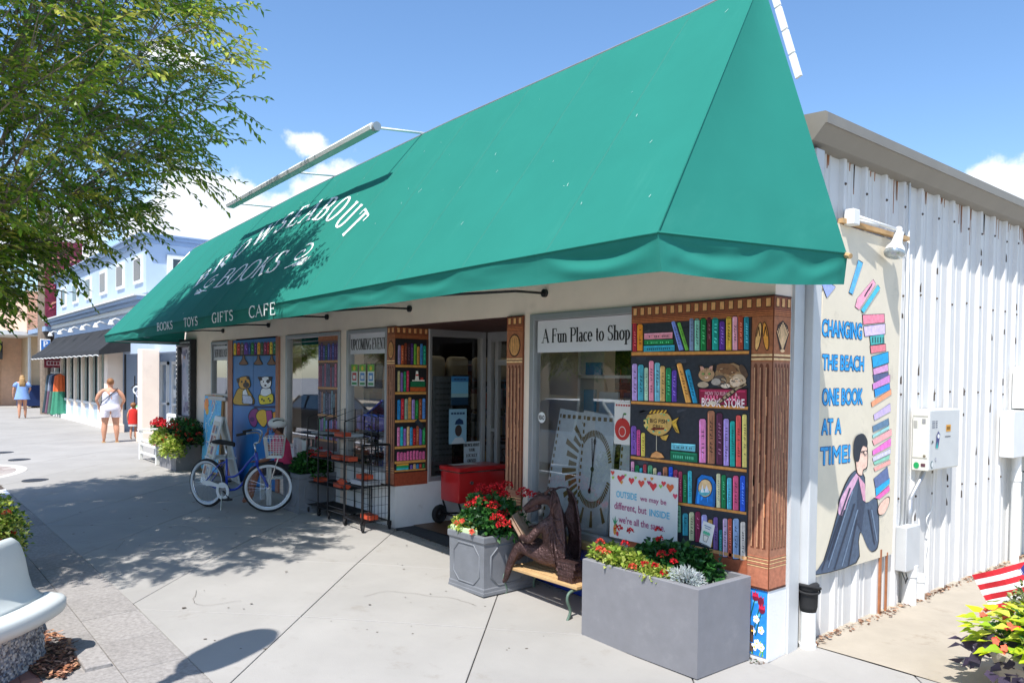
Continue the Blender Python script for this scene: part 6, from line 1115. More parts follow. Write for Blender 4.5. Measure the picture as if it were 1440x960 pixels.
# seams and piping
for x in SEAM[1:-1]:
    mb = MB(); vs = []
    for j in range(21):
        s = j / 20; 
        p = slope(x + (-.02 * s), s); n_ = Vector((0, -.8, .6)) * .004
        vs += [p + Vector((-.008, 0, 0)), p + n_, p + Vector((.008, 0, 0))]
    mb.add(vs, [(3 * j + k, 3 * j + k + 1, 3 * j + k + 4, 3 * j + k + 3) for j in range(20) for k in range(2)])
    ob('seam', mb, 'seamgreen', aw, smooth=True)
pp = MB(); pp.tube([vt(i / 120) + Vector((0, -.004, 0)) for i in range(121)], .007, 6); pp.tube([Vector((.21, -1.508, 2.812)), Vector((.525, .0, 2.824))], .007, 6)
pp.tube([Vector((.208, -1.505, 2.815)), Vector((-.148, 0, 4.85))], .004, 6)
ob('piping', pp, 'green', aw, smooth=True)
rd = MB(); rd.tube([Vector((x, .012, interp(x, RX, RZ) + .006)) for x in [-12.65 + 12.5 * i / 40 for i in range(41)]], .014, 6); ob('ridge_bar', rd, 'alu', aw)
# white marks of wear on the canvas
mk = MB()
for k in range(46):
    x = R.uniform(-9, 0); s = R.uniform(.03, .95); p = slope(min(x, .1 - .3 * s), s) + Vector((0, -.004, .0045)); l = R.uniform(.006, .035); a = R.uniform(-1.2, 1.2)
    dx = Vector((math.sin(a) * l, 0, 0)); dy = Vector((0, .6, .8)) * (math.cos(a) * l); w = Vector((.0035, 0, 0))
    mk.add([p, p + w, p + w + dx + dy, p + dx + dy], [(0, 1, 2, 3)], rgb((200, 224, 214)))
ob('wear_marks', mk, 'print', aw, kind='stuff')
# lettering on the slope
L25 = 2.5
def mp_slope(u, v, l):
    p = slope(u, v / L25); n_ = Vector((0, -.79, .61)); return tuple(p + n_ * (.004 + l * .6))
P = Paint(mp_slope)
WHT = (250, 252, 250)
cx_, rad = -6.92, 4.33; cv = 1.60 - rad
Ls, w_ = serif('BROWSEABOUT', .42, 1.12, .185, .07, .06)
tot = 5.45; k_ = tot / w_
for xc, ps in Ls:
    th = (xc * k_ - tot / 2) / (rad + .05)
    PL = Paint(mp_slope)
    for p in ps:
        q = []
        for x, y in p:
            lx = (x - xc) * 1.0; ly = y * (.86 + .10 * math.cos(th * 2.6))
            q.append((cx_ + (rad + ly) * math.sin(th) + lx * math.cos(th), cv + (rad + ly) * math.cos(th) - lx * math.sin(th)))
        PL.poly(q, WHT, 1)
    ob('letter', PL.mb, 'print', aw)
letter_parts(mp_slope, 'BOOKS', -8.15, .62, -5.98, 1.0, WHT, aw, .17, .06, .05)
for ux, sg in ((-8.62, -1), (-5.50, 1)):
    sp_ = [(ux + sg * (.03 + .018 * a) * math.cos(a * .9) * 1.4, .83 + (.03 + .014 * a) * math.sin(a * .9)) for a in [i * .45 for i in range(21)]]
    P.line(sp_, .028, WHT, 1)
    for k in range(5): P.line([(ux + sg * (.02 + .03 * k), .66), (ux + sg * (.06 + .06 * k), .60 - .0 * k), (ux + sg * (.14 + .06 * k), .64 + .02 * k)], .018, WHT, 1)
    P.line([(ux - sg * .2, .62), (ux + sg * .1, .66), (ux + sg * .3, .72)], .02, WHT, 1)
ob('scroll_ornament', P.mb, 'print', aw, kind='stuff')
def mp_val(u, v, l): return (u, -1.545 - l * .6, v)
P = Paint(lambda u, v, l: (u, -1.535 - l * .6 + (v - 2.62) * -.02, v))
for t, a, b_ in (('BOOKS', -9.42, -8.62), ('TOYS', -8.12, -7.52), ('GIFTS', -6.98, -6.22), ('CAFE', -5.74, -4.96)):
    letter_parts(P.mp, t, a, 2.632 + (a + 9) * .002, b_, 2.748 + (a + 9) * .006, WHT, aw, .2, .075, .06)
# support rods
for k, (x, z) in enumerate(((-2.405, 2.791), (-4.771, 2.787), (-6.906, 2.80), (-8.948, 2.777), (-11.012, 2.766))):
    mb = MB(); mb.tube([(x, .02, z), (x, -.35, z - .01), (x, -1.42, z - .14)], .0115, 8); rod = ob('support_rod', mb, 'iron', aw, smooth=True)
    mb = MB(); mb.lathe([(0, -.02), (.02, -.02), (.02, -.008), (.038, -.008), (.038, .02)], (x, 0, z), 16, axis='y'); ob('flange', mb, 'iron', rod, auto=40)
bar = MB(); bar.tube([(-12.9, -1.42, 2.62), (.12, -1.42, 2.665)], .012, 8); bar.tube([(.12, -1.42, 2.665), (.40, -.02, 2.68)], .012, 8); bar.tube([(-12.9, -1.46, 2.59), (-13.15, -.02, 2.6)], .014, 8); ob('hem_bar', bar, 'alu', aw, smooth=True)
for x in SEAM[::2]:
    mb = MB(); xx = min(x, .1); mb.tube([slope(xx, .0) + Vector((0, .02, -.03)), slope(min(xx, -.2), 1.0) + Vector((0, -.0, -.04))], .014, 6); ob('rafter', mb, 'alu', aw)
mb = MB(); mb.tube([(.5, -.01, 2.82), (.56, -.03, 2.80)], .018, 8); ob('bar_end', mb, 'tanwood', aw)
# ---- sign light bar standing off the awning
lb = thing('sign_light_bar', 'long white light bar held on thin arms above the awning lettering', 'light fixture', (-6.7, -.6, 4.65))
A0, A1 = Vector((-8.97, -.60, 4.575)), Vector((-4.47, -.64, 4.69))
mb = MB()
ax = (A1 - A0).normalized(); up = Vector((0, 0, 1)); sd_ = ax.cross(up)
for (p0, p1) in ((A0, A0.lerp(A1, .497)), (A0.lerp(A1, .503), A1)):
    pr_ = [(-.055, -.03), (.055, -.03), (.07, .01), (.04, .045), (-.04, .045), (-.07, .01)]
    mb.prism([p0 + sd_ * a + up * b_ for a, b_ in pr_], p1 - p0)
ob('housing', mb, 'white', lb, auto=30)
mb = MB(); mb.add([A0 + sd_ * -.05 + up * -.0325, A1 + sd_ * -.05 + up * -.0325, A1 + sd_ * .05 + up * -.0325, A0 + sd_ * .05 + up * -.0325], [(0, 1, 2, 3)]); ob('diffuser', mb, mat('pale_diffuser', rgb((168, 196, 186)), rough=.4, var=.05), lb)
mb = MB(); mb.lathe([(0, -.03), (.05, -.03), (.05, .03), (0, .03)], tuple(A1 + Vector((.02, 0, 0))), 14, axis='x'); ob('end_cap', mb, 'alu', lb, auto=40)
for t in (.03, .5, .985):
    p = A0.lerp(A1, t); mb = MB(); mb.tube([p + Vector((0, 0, .02)), (p.x, .05, interp(p.x, RX, RZ) + .03)], .014, 8); ob('arm', mb, 'white', lb, smooth=True)
# ================================================================== THINGS ON THE PAVEMENT
def leafquad(mb, p, d, up, L, W, col, fold=.25):
    "one leaf: two triangles pairs folded along the midrib"
    d = d.normalized(); s_ = d.cross(up); 
    if s_.length < 1e-4: s_ = d.orthogonal()
    s_.normalize(); n_ = s_.cross(d)
    a = p; m = p + d * L * .5; t = p + d * L - n_ * L * .12
    l = m + s_ * W * .5 + n_ * W * fold; r = m - s_ * W * .5 + n_ * W * fold
    mb.add([a, r, t, l], [(0, 1, 2), (0, 2, 3)], col)
def rv(R): return Vector((R.gauss(0, 1), R.gauss(0, 1), R.gauss(0, 1))).normalized()
def jit(c, R, k=.18):
    f = 1 + R.uniform(-k, k); return tuple(min(1, max(0, v * f * (1 + R.uniform(-.06, .06)))) for v in c[:3]) + (1,)
def foliage(mb, c, r, n, L, W, cols, R, up=.5):
    "leaf clumps filling a mound"
    c = Vector(c); r = Vector(r)
    for k in range(n):
        d = rv(R); rr = R.uniform(.55, 1.0)
        if d.z < -.35: d.z *= -.5
        w = 1 + .22 * noise.noise(Vector((d.x * 3 + c.x, d.y * 3 + c.y, d.z * 3)))
        p = c + Vector((d.x * r.x, d.y * r.y, d.z * r.z)) * rr * w
        dd = (d * .7 + rv(R) * .8 + Vector((0, 0, up * .3)))
        leafquad(mb, p, dd, Vector((0, 0, 1)) + rv(R) * .5, L * R.uniform(.7, 1.25), W * R.uniform(.7, 1.2), jit(R.choice(cols), R))
DG = [rgb((44, 92, 42)), rgb((58, 112, 50)), rgb((36, 78, 40)), rgb((74, 128, 58))]
LG = [rgb((150, 172, 62)), rgb((176, 190, 84)), rgb((120, 150, 52)), rgb((196, 204, 110))]
RED = [rgb((206, 18, 34)), rgb((226, 34, 44)), rgb((170, 10, 26))]
ORA = [rgb((224, 84, 58)), rgb((236, 110, 78)), rgb((206, 60, 46))]
def bloom(mb, c, r, cols, R, n=46, pet=.02):
    c = Vector(c)
    for k in range(n):
        d = rv(R); d.z = abs(d.z) * .9 - .15
        leafquad(mb, c + d * r * R.uniform(.65, 1), d + rv(R) * .9, rv(R), pet * R.uniform(.7, 1.3), pet * .9, jit(R.choice(cols), R, .22), .1)
def flower5(mb, c, n_, r, col, R):
    c = Vector(c); n_ = n_.normalized(); u = n_.orthogonal().normalized(); w = n_.cross(u)
    for k in range(5):
        a = k * 1.2566 + R.uniform(-.1, .1); d = u * math.cos(a) + w * math.sin(a)
        leafquad(mb, c, d + n_ * .25, n_, r, r * .85, jit(col, R, .12), .05)
# ---- square planters with sunken octagon panels
def square_planter(name, label, loc, rz, w, d, h, group):
    t = thing(name, label, 'planter', loc, rz, group)
    mb = MB()
    prof = [(0, 1.0), (.05, 1.0), (.06, .985), (.11, .985), (.13, .965), (.86, .985), (.88, 1.0), (.90, 1.03), (.985, 1.03), (1.0, 1.015)]
    def lay(pr_, k=0):
        vs = []
        for z, f in pr_:
            for sx, sy in ((-1, -1), (1, -1), (1, 1), (-1, 1)): vs.append((sx * (w / 2) * f, sy * (d / 2) * f, z * h))
        n_ = len(pr_); fs = []
        for i in range(n_ - 1):
            for j in range(4): a = 4 * i; fs.append((a + j, a + (j + 1) % 4, a + 4 + (j + 1) % 4, a + 4 + j))
        return vs, fs
    vs, fs = lay(prof + [(1.0, .90), (.93, .88), (.91, .87)])
    mb.add(vs, fs)
    ob('body', mb, 'lead', t, local=True)
    for k in range(4):
        mb = MB(); a = k * PI / 2; hw = (w if k % 2 == 0 else d) / 2; dist = (d if k % 2 == 0 else w) / 2
        cs, sn = math.cos(a), math.sin(a)
        o = [(-.72, .16), (-.45, .80), (.45, .80), (.72, .64), (.72, .28), (.45, .14), (-.45, .14)]
        o = [(-.72, .30), (-.72, .66), (-.42, .82), (.42, .82), (.72, .66), (.72, .30), (.42, .15), (-.42, .15)]
        path = [Vector((u * hw, -dist * (.968 + .02 * v), v * h)) for u, v in o]
        path = [Vector((p.x * cs - p.y * sn, p.x * sn + p.y * cs, p.z)) for p in path]
        mb.tube(path, .0085, 6, closed=True)
        c_ = sum(path, Vector()) / 8
        ob('panel_moulding', mb, 'lead', t, local=True, smooth=True)
    mb = MB(); mb.add([(-w * .44, -d * .44, h * .92), (w * .44, -d * .44, h * .92), (w * .44, d * .44, h * .92), (-w * .44, d * .44, h * .92)], [(0, 1, 2, 3)]); ob('soil', mb, 'soil', t, local=True)
    return t
def shrub(name, label, cat, loc, parts, group=None, rz=0):
    t = thing(name, label, cat, loc, rz, group)
    for nm, mb, m in parts:
        if mb.f: ob(nm, mb, m, t, local=True, kind='stuff')
    return t
def geraniums(R, lx, ly, zt, heads, n=900, hs=.30, skew=0):
    f = MB(); foliage(f, (0, 0, zt), (lx, ly, hs), n, .062, .06, DG, R)
    b = MB(); st = MB()
    for x, y, z, r in heads:
        bloom(b, (x, y, z), r, RED, R, int(60 * (r / .05) ** 1.5)); st.tube([(x * .8, y * .8, zt), (x, y, z - r * .4)], .003, 4, col=DG[1])
    return f, b, st
R = random.Random(11)
pz = .08
p1_ = square_planter('square_planter', 'square grey planter of red geraniums beside the dragon statue', (-2.55, -.475, pz), math.radians(1.0), .52, .60, .52, 'square grey planters with sunken octagon panels')
heads = [(-.12, -.05, .98, .058), (-.02, .05, 1.00, .05), (.10, -.02, .99, .07), (.02, -.15, .89, .055), (.18, -.10, .86, .05), (-.13, -.16, .84, .05), (.24, -.02, .80, .042), (.33, -.14, .76, .06), (.40, -.12, .72, .055), (.26, .2, .96, .055), (.42, .18, .95, .052), (-.05, .2, 1.0, .05), (.20, .02, .95, .04), (-.22, .02, .93, .05)]
heads = [(x * .78, y, z - .52 + .42 - .0, r * 1.2) for x, y, z, r in heads]
f, b, st = geraniums(R, .33, .27, .56, heads, 1500, .27)
foliage(f, (-.13, -.20, .53), (.2, .10, .1), 420, .04, .036, LG, R)
o_ = MB()
for x, y, z in ((-.05, -.30, .62), (.12, -.32, .55), (-.16, -.28, .58)): flower5(o_, (x, y, z), Vector((.3, -1, .5)), .03, ORA[0], R); bloom(o_, (x, y, z), .025, ORA, R, 18, .018)
shrub('geranium_plant', 'red geraniums with chartreuse edging plants, beside the dragon statue', 'flowers', (-2.55, -.475, pz), [('foliage', f, 'leaf'), ('flower_heads', b, 'petal'), ('stems', st, 'leaf'), ('orange_flowers', o_, 'petal')])
t = MB(); t.bbox((-.24, -.30, .50), (.12, -.25, .56), .01); 
tr_ = thing('plant_trough', 'pale green plastic trough edge lying along the rim of the geranium planter', 'trough', (-2.55, -.475, pz)); ob('rim', t, mat('pale_green_plastic', rgb((196, 214, 170)), rough=.5), tr_, local=True)
t = MB(); t.box((-.23, -.245, .44), (.11, -.10, .545)); ob('tray', t, mat('dark_green_plastic', rgb((40, 70, 56)), rough=.5), tr_, local=True)
# second square planter behind the bicycle
p2_ = clone(p1_, (-6.88, -.22, .155), 0, 'square grey planter in shade behind the blue bicycle')
f, b, st = geraniums(R, .32, .26, .56, [(.2, -.1, .80, .055), (.3, .1, .78, .05), (.34, -.12, .76, .05), (.05, .1, .82, .04)], 1300, .22)
shrub('geranium_plant', 'dark leafy geraniums in the shaded planter between bicycle and wire racks', 'flowers', (-6.88, -.22, .155), [('foliage', f, 'leaf'), ('flower_heads', b, 'petal'), ('stems', st, 'leaf')])
# ---- rectangular trough planters
def trough(label, loc, w, d, h, rz=0, group='rectangular stone-grey planters'):
    t = thing('rectangular_planter', label, 'planter', loc, rz, group)
    mb = MB(); i_ = .045
    bm_prof = [((w / 2), (d / 2), 0.0), ((w / 2), (d / 2), h - .006), ((w / 2 - .006), (d / 2 - .006), h), ((w / 2 - i_), (d / 2 - i_), h), ((w / 2 - i_), (d / 2 - i_), h - .09)]
    vs = [(sx * a, sy * b_, z) for a, b_, z in bm_prof for sx, sy in ((-1, -1), (1, -1), (1, 1), (-1, 1))]
    mb.add(vs, [(4 * i + j, 4 * i + (j + 1) % 4, 4 * i + 4 + (j + 1) % 4, 4 * i + 4 + j) for i in range(4) for j in range(4)])
    mb.obox((0, 0, .0), (w / 2 - .03, 0, 0), (0, d / 2 - .03, 0), (0, 0, .012))
    ob('body', mb, 'greystone', t, local=True)
    mb = MB(); n_ = 8; vs = []
    for i in range(n_ + 1):
        for j in range(n_ + 1): vs.append((-w / 2 + i_ + (w - 2 * i_) * i / n_, -d / 2 + i_ + (d - 2 * i_) * j / n_, h - .06 + .02 * noise.noise(Vector((i, j, w)))))
    mb.add(vs, [(i * (n_ + 1) + j, (i + 1) * (n_ + 1) + j, (i + 1) * (n_ + 1) + j + 1, i * (n_ + 1) + j + 1) for i in range(n_) for j in range(n_)])
    ob('soil', mb, 'soil', t, local=True)
    return t
trough('large rectangular grey planter in front of the painted bookcase, nearest the camera', (-.645, -.36, .012), 1.09, .60, .60, math.radians(-.4))
R = random.Random(5)
f = MB(); foliage(f, (.07, .07, .61), (.38, .19, .155), 1900, .055, .05, DG, R)
foliage(f, (-.24, -.16, .60), (.30, .13, .11), 1100, .042, .038, LG, R); foliage(f, (.08, -.20, .585), (.2, .09, .07), 420, .04, .036, LG, R)
foliage(f, (-.48, -.1, .61), (.12, .16, .09), 350, .042, .038, LG, R)
b = MB(); st = MB()
for x, y, z, r in ((-.34, -.12, .84, .034), (-.26, -.08, .83, .022), (-.20, -.20, .76, .028), (-.02, -.02, .80, .025), (.10, -.14, .73, .034), (.13, -.06, .74, .02), (.22, -.16, .70, .022), (.10, -.22, .66, .02), (.2, -.24, .63, .024), (-.1, .05, .85, .02), (.03, -.24, .66, .02)): bloom(b, (x, y, z), r, RED, R, 40, .017)
for x, y, z in ((-.46, -.20, .73), (-.42, -.24, .68), (-.34, -.26, .68), (-.05, -.28, .63)): bloom(b, (x, y, z), .026, ORA, R, 34, .02)
dm = MB()
for k in range(520):
    d = rv(R); d.z = abs(d.z) * .9; p = Vector((.33, -.17, .575)) + Vector((d.x * .15, d.y * .10, d.z * .11)) * R.uniform(.5, 1)
    leafquad(dm, p, d + rv(R) * .7, rv(R), .045, .008, jit(rgb((198, 204, 202)), R, .1), .1)
    if k % 2: leafquad(dm, p, d + rv(R) * 1.1, rv(R), .03, .007, jit(rgb((172, 182, 186)), R, .1), .1)
shrub('flower_arrangement', 'mixed impatiens, chartreuse foliage and silver dusty miller in the nearest planter', 'flowers', (-.645, -.36, .012), [('foliage', f, 'leaf'), ('blossoms', b, 'petal'), ('silver_foliage', dm, 'petal')])
trough('rectangular grey planter overflowing with flowers left of the bicycle', (-12.66, -.24, .155), 1.05, .46, .48)
R = random.Random(6)
f = MB(); foliage(f, (.25, .05, .60), (.75, .34, .36), 1800, .075, .07, DG, R); foliage(f, (-.2, -.2, .52), (.62, .24, .24), 1500, .065, .06, LG, R); foliage(f, (.62, -.32, .38), (.34, .2, .3), 800, .065, .06, LG, R)
b = MB()
for k in range(26): bloom(b, (R.uniform(-.3, .95), R.uniform(-.35, .1), R.uniform(.55, .95)), .045, RED + ORA, R, 26, .035)
for k in range(16): bloom(b, (R.uniform(-.6, .8), R.uniform(-.42, -.2), R.uniform(.3, .66)), .035, ORA, R, 20, .03)
shrub('flower_arrangement', 'red and orange impatiens spilling over the planter left of the bicycle', 'flowers', (-12.66, -.24, .155), [('foliage', f, 'leaf'), ('blossoms', b, 'petal')])
# small planter with red geraniums by the blue shop
t = thing('pot_planter', 'tall dark planter of red geraniums behind the white chair', 'planter', (-15.1, .28, .155)); mb = MB(); mb.bbox((-.28, -.28, 0), (.28, .28, .56), .02); ob('body', mb, 'lead', t, local=True)
f = MB(); foliage(f, (0, 0, .6), (.48, .4, .12), 500, .08, .07, DG, R); b = MB()
for k in range(34): bloom(b, (R.uniform(-.5, .5), R.uniform(-.4, .3), .66 + R.uniform(-.02, .14)), .07, RED, R, 26, .05)
shrub('geranium_plant', 'dense red geraniums behind the white chair', 'flowers', (-15.1, .28, .155), [('foliage', f, 'leaf'), ('blossoms', b, 'petal')])
# ---- white armchair made of slats
t = thing('white_chair', 'white slatted wooden armchair left of the flower planter', 'chair', (-14.0, -.20, .155), math.radians(0))
for x, y, h in ((-.62, -.26, .62), (.62, -.26, .62), (-.62, .30, .95), (.62, .30, .95)):
    mb = MB(); mb.bbox((x - .035, y - .035, 0), (x + .035, y + .035, h), .005); ob('leg', mb, 'white', t, local=True)
for k in range(6): mb = MB(); mb.bbox((-.62, -.27 + k * .095, .40), (.62, -.19 + k * .095, .425), .004); ob('seat_slat', mb, 'white', t, local=True)
for z in (.36, .18): mb = MB(); mb.box((-.60, -.28, z - .04), (.60, -.25, z)); ob('rail', mb, 'white', t, local=True)
for k in range(9): mb = MB(); mb.box((-.54 + k * .125, .29, .42), (-.48 + k * .125, .31, .92)); ob('back_slat', mb, 'white', t, local=True)
mb = MB(); mb.bbox((-.64, .28, .90), (.64, .33, .97), .006); ob('top_rail', mb, 'white', t, local=True)
for s_ in (-1, 1): mb = MB(); mb.bbox((s_ * .62 - .05, -.32, .62), (s_ * .62 + .05, .32, .65), .006); ob('armrest', mb, 'white', t, local=True)
# ---- A frame sign
t = thing('a_frame_sign', 'white folding sandwich board with small pictures by the blue door', 'sign', (-10.15, -.33, .155), math.radians(-8))
for s_ in (-1, 1):
    mb = MB(); mb.prism([(-.30, s_ * .27, 0), (.30, s_ * .27, 0), (.30, s_ * .03, 1.12), (-.30, s_ * .03, 1.12)], (0, -s_ * .03, 0)); pn = ob('board', mb, 'white', t, local=True)
    if s_ < 0:
        def mpA(u, v, l): return (u, -.27 + .24 * (v / 1.12) - .002 - l, v)
        P = Paint(mpA); P.rect(-.24, .1, .24, 1.04, (206, 200, 186), 1)
        for i in range(5):
            for j in range(2): P.rect(-.2 + j * .21, .16 + i * .17, -.03 + j * .21, .29 + i * .17, [(180, 110, 80), (120, 150, 170), (200, 170, 120), (150, 90, 110)][(i + j) % 4], 2); P.ell(-.115 + j * .21, .225 + i * .17, .04, .04, [(90, 60, 50), (230, 220, 200), (60, 90, 120)][(i * 2 + j) % 3], 3, 10)
        ob('poster', P.mb, 'print', pn, local=True)
mb = MB(); mb.box((-.28, -.20, .42), (.28, .20, .445)); ob('spreader', mb, 'white', t, local=True)
# ---- map picture leaning under the small window
mb = MB(); mb.prism([(-11.86, -.10, .18), (-10.92, -.10, .18), (-10.92, -.03, 1.60), (-11.86, -.03, 1.60)], (0, .03, 0)); 
t = thing('map_painting', 'colourful illustrated town map leaning under the small window', 'painting', (-11.4, -.1, .155)); ob('panel', mb, 'tanwood', t)
P = Paint(lambda u, v, l: (u, -.10 + .07 * (v - .18) / 1.42 - .003 - l, v)); P.rect(-11.84, .22, -10.94, 1.58, (96, 176, 214), 1); Rm = random.Random(8)
for i in range(46): x = Rm.uniform(-11.78, -11.05); z = Rm.uniform(.3, 1.45); P.line([(x, z), (x + Rm.uniform(-.1, .15), z + Rm.uniform(.05, .2)), (x + Rm.uniform(-.1, .2), z + Rm.uniform(.0, .25))], Rm.uniform(.008, .02), Rm.choice([(236, 236, 230), (70, 140, 200), (210, 120, 110), (150, 200, 150), (60, 90, 150), (240, 220, 170)]), 2)
P.ell(-11.72, 1.42, .12, .12, (232, 140, 60), 3); P.ell(-11.66, 1.3, .08, .07, (220, 170, 60), 3.5)
ob('map_picture', P.mb, 'paint', t)
# ---- black framed notice board on the far pier
t = thing('notice_frame', 'black poster case rimmed with light bulbs at the far end of the bookshop', 'display case', (-12.95, -.05, 1.8))
for a, b_ in (((-13.42, -.10, 1.03), (-13.30, .015, 2.66)), ((-12.62, -.10, 1.03), (-12.50, .015, 2.66)), ((-13.30, -.10, 2.52), (-12.62, .015, 2.66)), ((-13.30, -.10, 1.03), (-12.62, .015, 1.15))):
    mb = MB(); mb.bbox(a, b_, .01); ob('frame_bar', mb, 'iron', t)
P = Paint(FAC(-.02)); P.rect(-13.3, 1.15, -12.62, 2.52, (176, 172, 180), 1)
for i in range(26): x = R.uniform(-13.25, -12.8); z = R.uniform(1.2, 2.4); P.rect(x, z, x + R.uniform(.04, .14), z + R.uniform(.04, .2), R.choice([(130, 120, 140), (210, 206, 210), (90, 86, 110), (190, 150, 120), (150, 160, 170)]), 2)
ob('poster', P.mb, 'print', t)
bl = MB()
for k in range(18): bl.sphere((-12.56, -.105, 1.1 + k * .088), .014, 8, 5); bl.sphere((-13.36, -.105, 1.1 + k * .088), .014, 8, 5)
for k in range(9): bl.sphere((-13.3 + k * .085, -.105, 2.60), .014, 8, 5)
ob('bulbs', bl, 'white', t, kind='stuff')
# ---- hand written sign and plant stake in the nearest planter
t = thing('hand_lettered_sign', 'white hand-lettered poster with hearts standing behind the nearest planter', 'sign', (-1.1, -.05, .7))
mb = MB(); mb.bbox((-1.475, -.055, .66), (-.765, -.045, 1.235), .003); ob('board', mb, 'white', t)
P = Paint(FAC(-.056))
def heart(P, x, z, r, c, l=2): P.poly([(x, z - r), (x + r * .95, z + r * .1), (x + r * .9, z + r * .6), (x + r * .5, z + r * .8), (x, z + r * .45), (x - r * .5, z + r * .8), (x - r * .9, z + r * .6), (x - r * .95, z + r * .1)], c, l)
for x, z, r, c in ((-1.445, 1.205, .022, (224, 84, 70)), (-1.36, 1.165, .034, (222, 66, 70)), (-1.325, 1.185, .02, (200, 70, 100)), (-1.235, 1.16, .032, (222, 66, 70)), (-1.13, 1.15, .034, (226, 84, 70)), (-1.05, 1.165, .02, (190, 60, 110)), (-1.005, 1.14, .038, (222, 64, 72)), (-.90, 1.175, .024, (224, 70, 80)), (-.835, 1.15, .038, (228, 110, 60)), (-.785, 1.09, .024, (222, 84, 110)), (-1.345, 1.135, .018, (228, 160, 70)), (-1.44, 1.165, .016, (170, 210, 90)), (-1.19, 1.19, .014, (170, 210, 90)), (-1.09, 1.19, .014, (228, 160, 70)), (-.93, 1.15, .018, (150, 210, 90)), (-1.30, 1.2, .012, (150, 210, 90)), (-1.02, 1.2, .016, (228, 150, 60))): heart(P, x, z, r, c)
for s_, a, z, b_, z1, c in (('OUTSIDE', -1.40, 1.005, -1.175, 1.06, (90, 190, 224)), ('we may be', -1.14, .995, -.87, 1.05, (176, 84, 130)), ('different, but', -1.42, .895, -1.07, .965, (176, 84, 130)), ('INSIDE', -1.04, .90, -.835, .955, (90, 190, 224)), ("we're all the same.", -1.37, .795, -.88, .855, (176, 84, 130))): put_sans(P, s_, a, z, b_, z1, c, 2, .012)
P.ell(-1.41, .73, .018, .045, (214, 150, 60), 2, 12); P.poly([(-1.41, .76), (-1.44, .83), (-1.415, .80), (-1.405, .85), (-1.40, .80), (-1.375, .82)], (70, 160, 110), 3); P.ell(-1.38, .70, .014, .02, (214, 70, 80), 3, 10)
ob('lettering', P.mb, 'print', t)
t = thing('plant_stake_sign', 'small tilted card with a potted plant on a black stake in the nearest planter', 'sign', (-.33, -.2, .56))
mb = MB(); mb.tube([(-.36, -.20, .54), (-.365, -.2, .80)], .006, 6); ob('stake', mb, 'black', t)
q = lambda u, v: (-.375 + u * .98 + v * .2, v * .98 - u * .2 + .88)
mb = MB(); pts = [q(-.05, -.085), q(.05, -.085), q(.05, .085), q(-.05, .085)]; mb.prism([(x, -.21, z) for x, z in pts], (0, .005, 0)); ob('card', mb, 'white', t)
P = Paint(lambda u, v, l: (q(u, v)[0], -.2105 - l, q(u, v)[1])); P.rect(-.048, -.083, .048, -.078, (40, 60, 50), 1); P.poly([(-.022, -.01), (.022, -.01), (.015, -.055), (-.015, -.055)], (235, 232, 220), 2); P.line([(-.022, -.01), (.022, -.01), (.015, -.055), (-.015, -.055), (-.022, -.01)], .003, (60, 60, 60), 3)
for a in range(7): P.ell(-.024 + a * .008, .006 + .004 * (a % 2), .007, .012, (90, 190, 150), 2.5, 8)
P.rect(-.03, .055, .03, .062, (120, 140, 170), 2); P.rect(-.024, .04, .024, .046, (120, 140, 170), 2); ob('picture', P.mb, 'print', t)
# ================================================================== BENCH WITH STATUE
t = thing('small_bench', 'small slatted bench with curled green metal legs under the dragon statue', 'bench', (-1.9, -.33, .05))
for k in range(5): mb = MB(); mb.bbox((-2.36, -.49 + k * .075, .285), (-1.42, -.43 + k * .075, .312), .004); ob('slat', mb, 'tanwood', t)
verd = mat('verdigris_iron', rgb((96, 118, 104)), rough=.6, metal=.3, var=.25)
for x in (-2.30, -1.48):
    for s_ in (-1, 1):
        mb = MB(); y = -.34 + s_ * .15
        mb.tube(smooth_path([(x, -.34, .27), (x, y + s_ * .01, .26), (x, y + s_ * .045, .20), (x, y + s_ * .01, .10), (x, y + s_ * .05, .02), (x, y + s_ * .075, .015)], 5), .013, 7); ob('leg', mb, verd, t, smooth=True)
def skinobj(name, joints, edges, m, parent=None, sub=2, root=0, smooth=True, flat=None):
    me = bpy.data.meshes.new(name)
    W = WM.get(parent.name_full) if parent else None
    pts = [Vector(j[:3]) for j in joints]
    me.from_pydata(pts, edges, [])
    o = bpy.data.objects.new(name, me); COL.objects.link(o)
    a = o.modifiers.new('skin', 'SKIN'); a.use_smooth_shade = True
    for i, j in enumerate(joints):
        r = j[3]; sv = me.skin_vertices[0].data[i]
        sv.radius = (r, j[4] if len(j) > 4 else r)
        sv.use_root = (i == root)
    b_ = o.modifiers.new('sub', 'SUBSURF'); b_.levels = sub; b_.render_levels = sub
    # bake the modifiers to a plain mesh
    dg = bpy.context.evaluated_depsgraph_get(); ev = o.evaluated_get(dg)
    nm = bpy.data.meshes.new_from_object(ev); 
    if W is not None:
        Wi = W.inverted(); nm.transform(Wi)
    bpy.data.objects.remove(o); bpy.data.meshes.remove(me)
    nm.materials.clear(); nm.materials.append(K[m] if isinstance(m, str) else m)
    o = bpy.data.objects.new(name, nm); COL.objects.link(o)
    if parent: o.parent = parent; WM[o.name_full] = W
    return o
st = thing('dragon_statue', 'bronze winged dragon statue seated on the bench reading an open book', 'statue', (-1.9, -.33, .31))
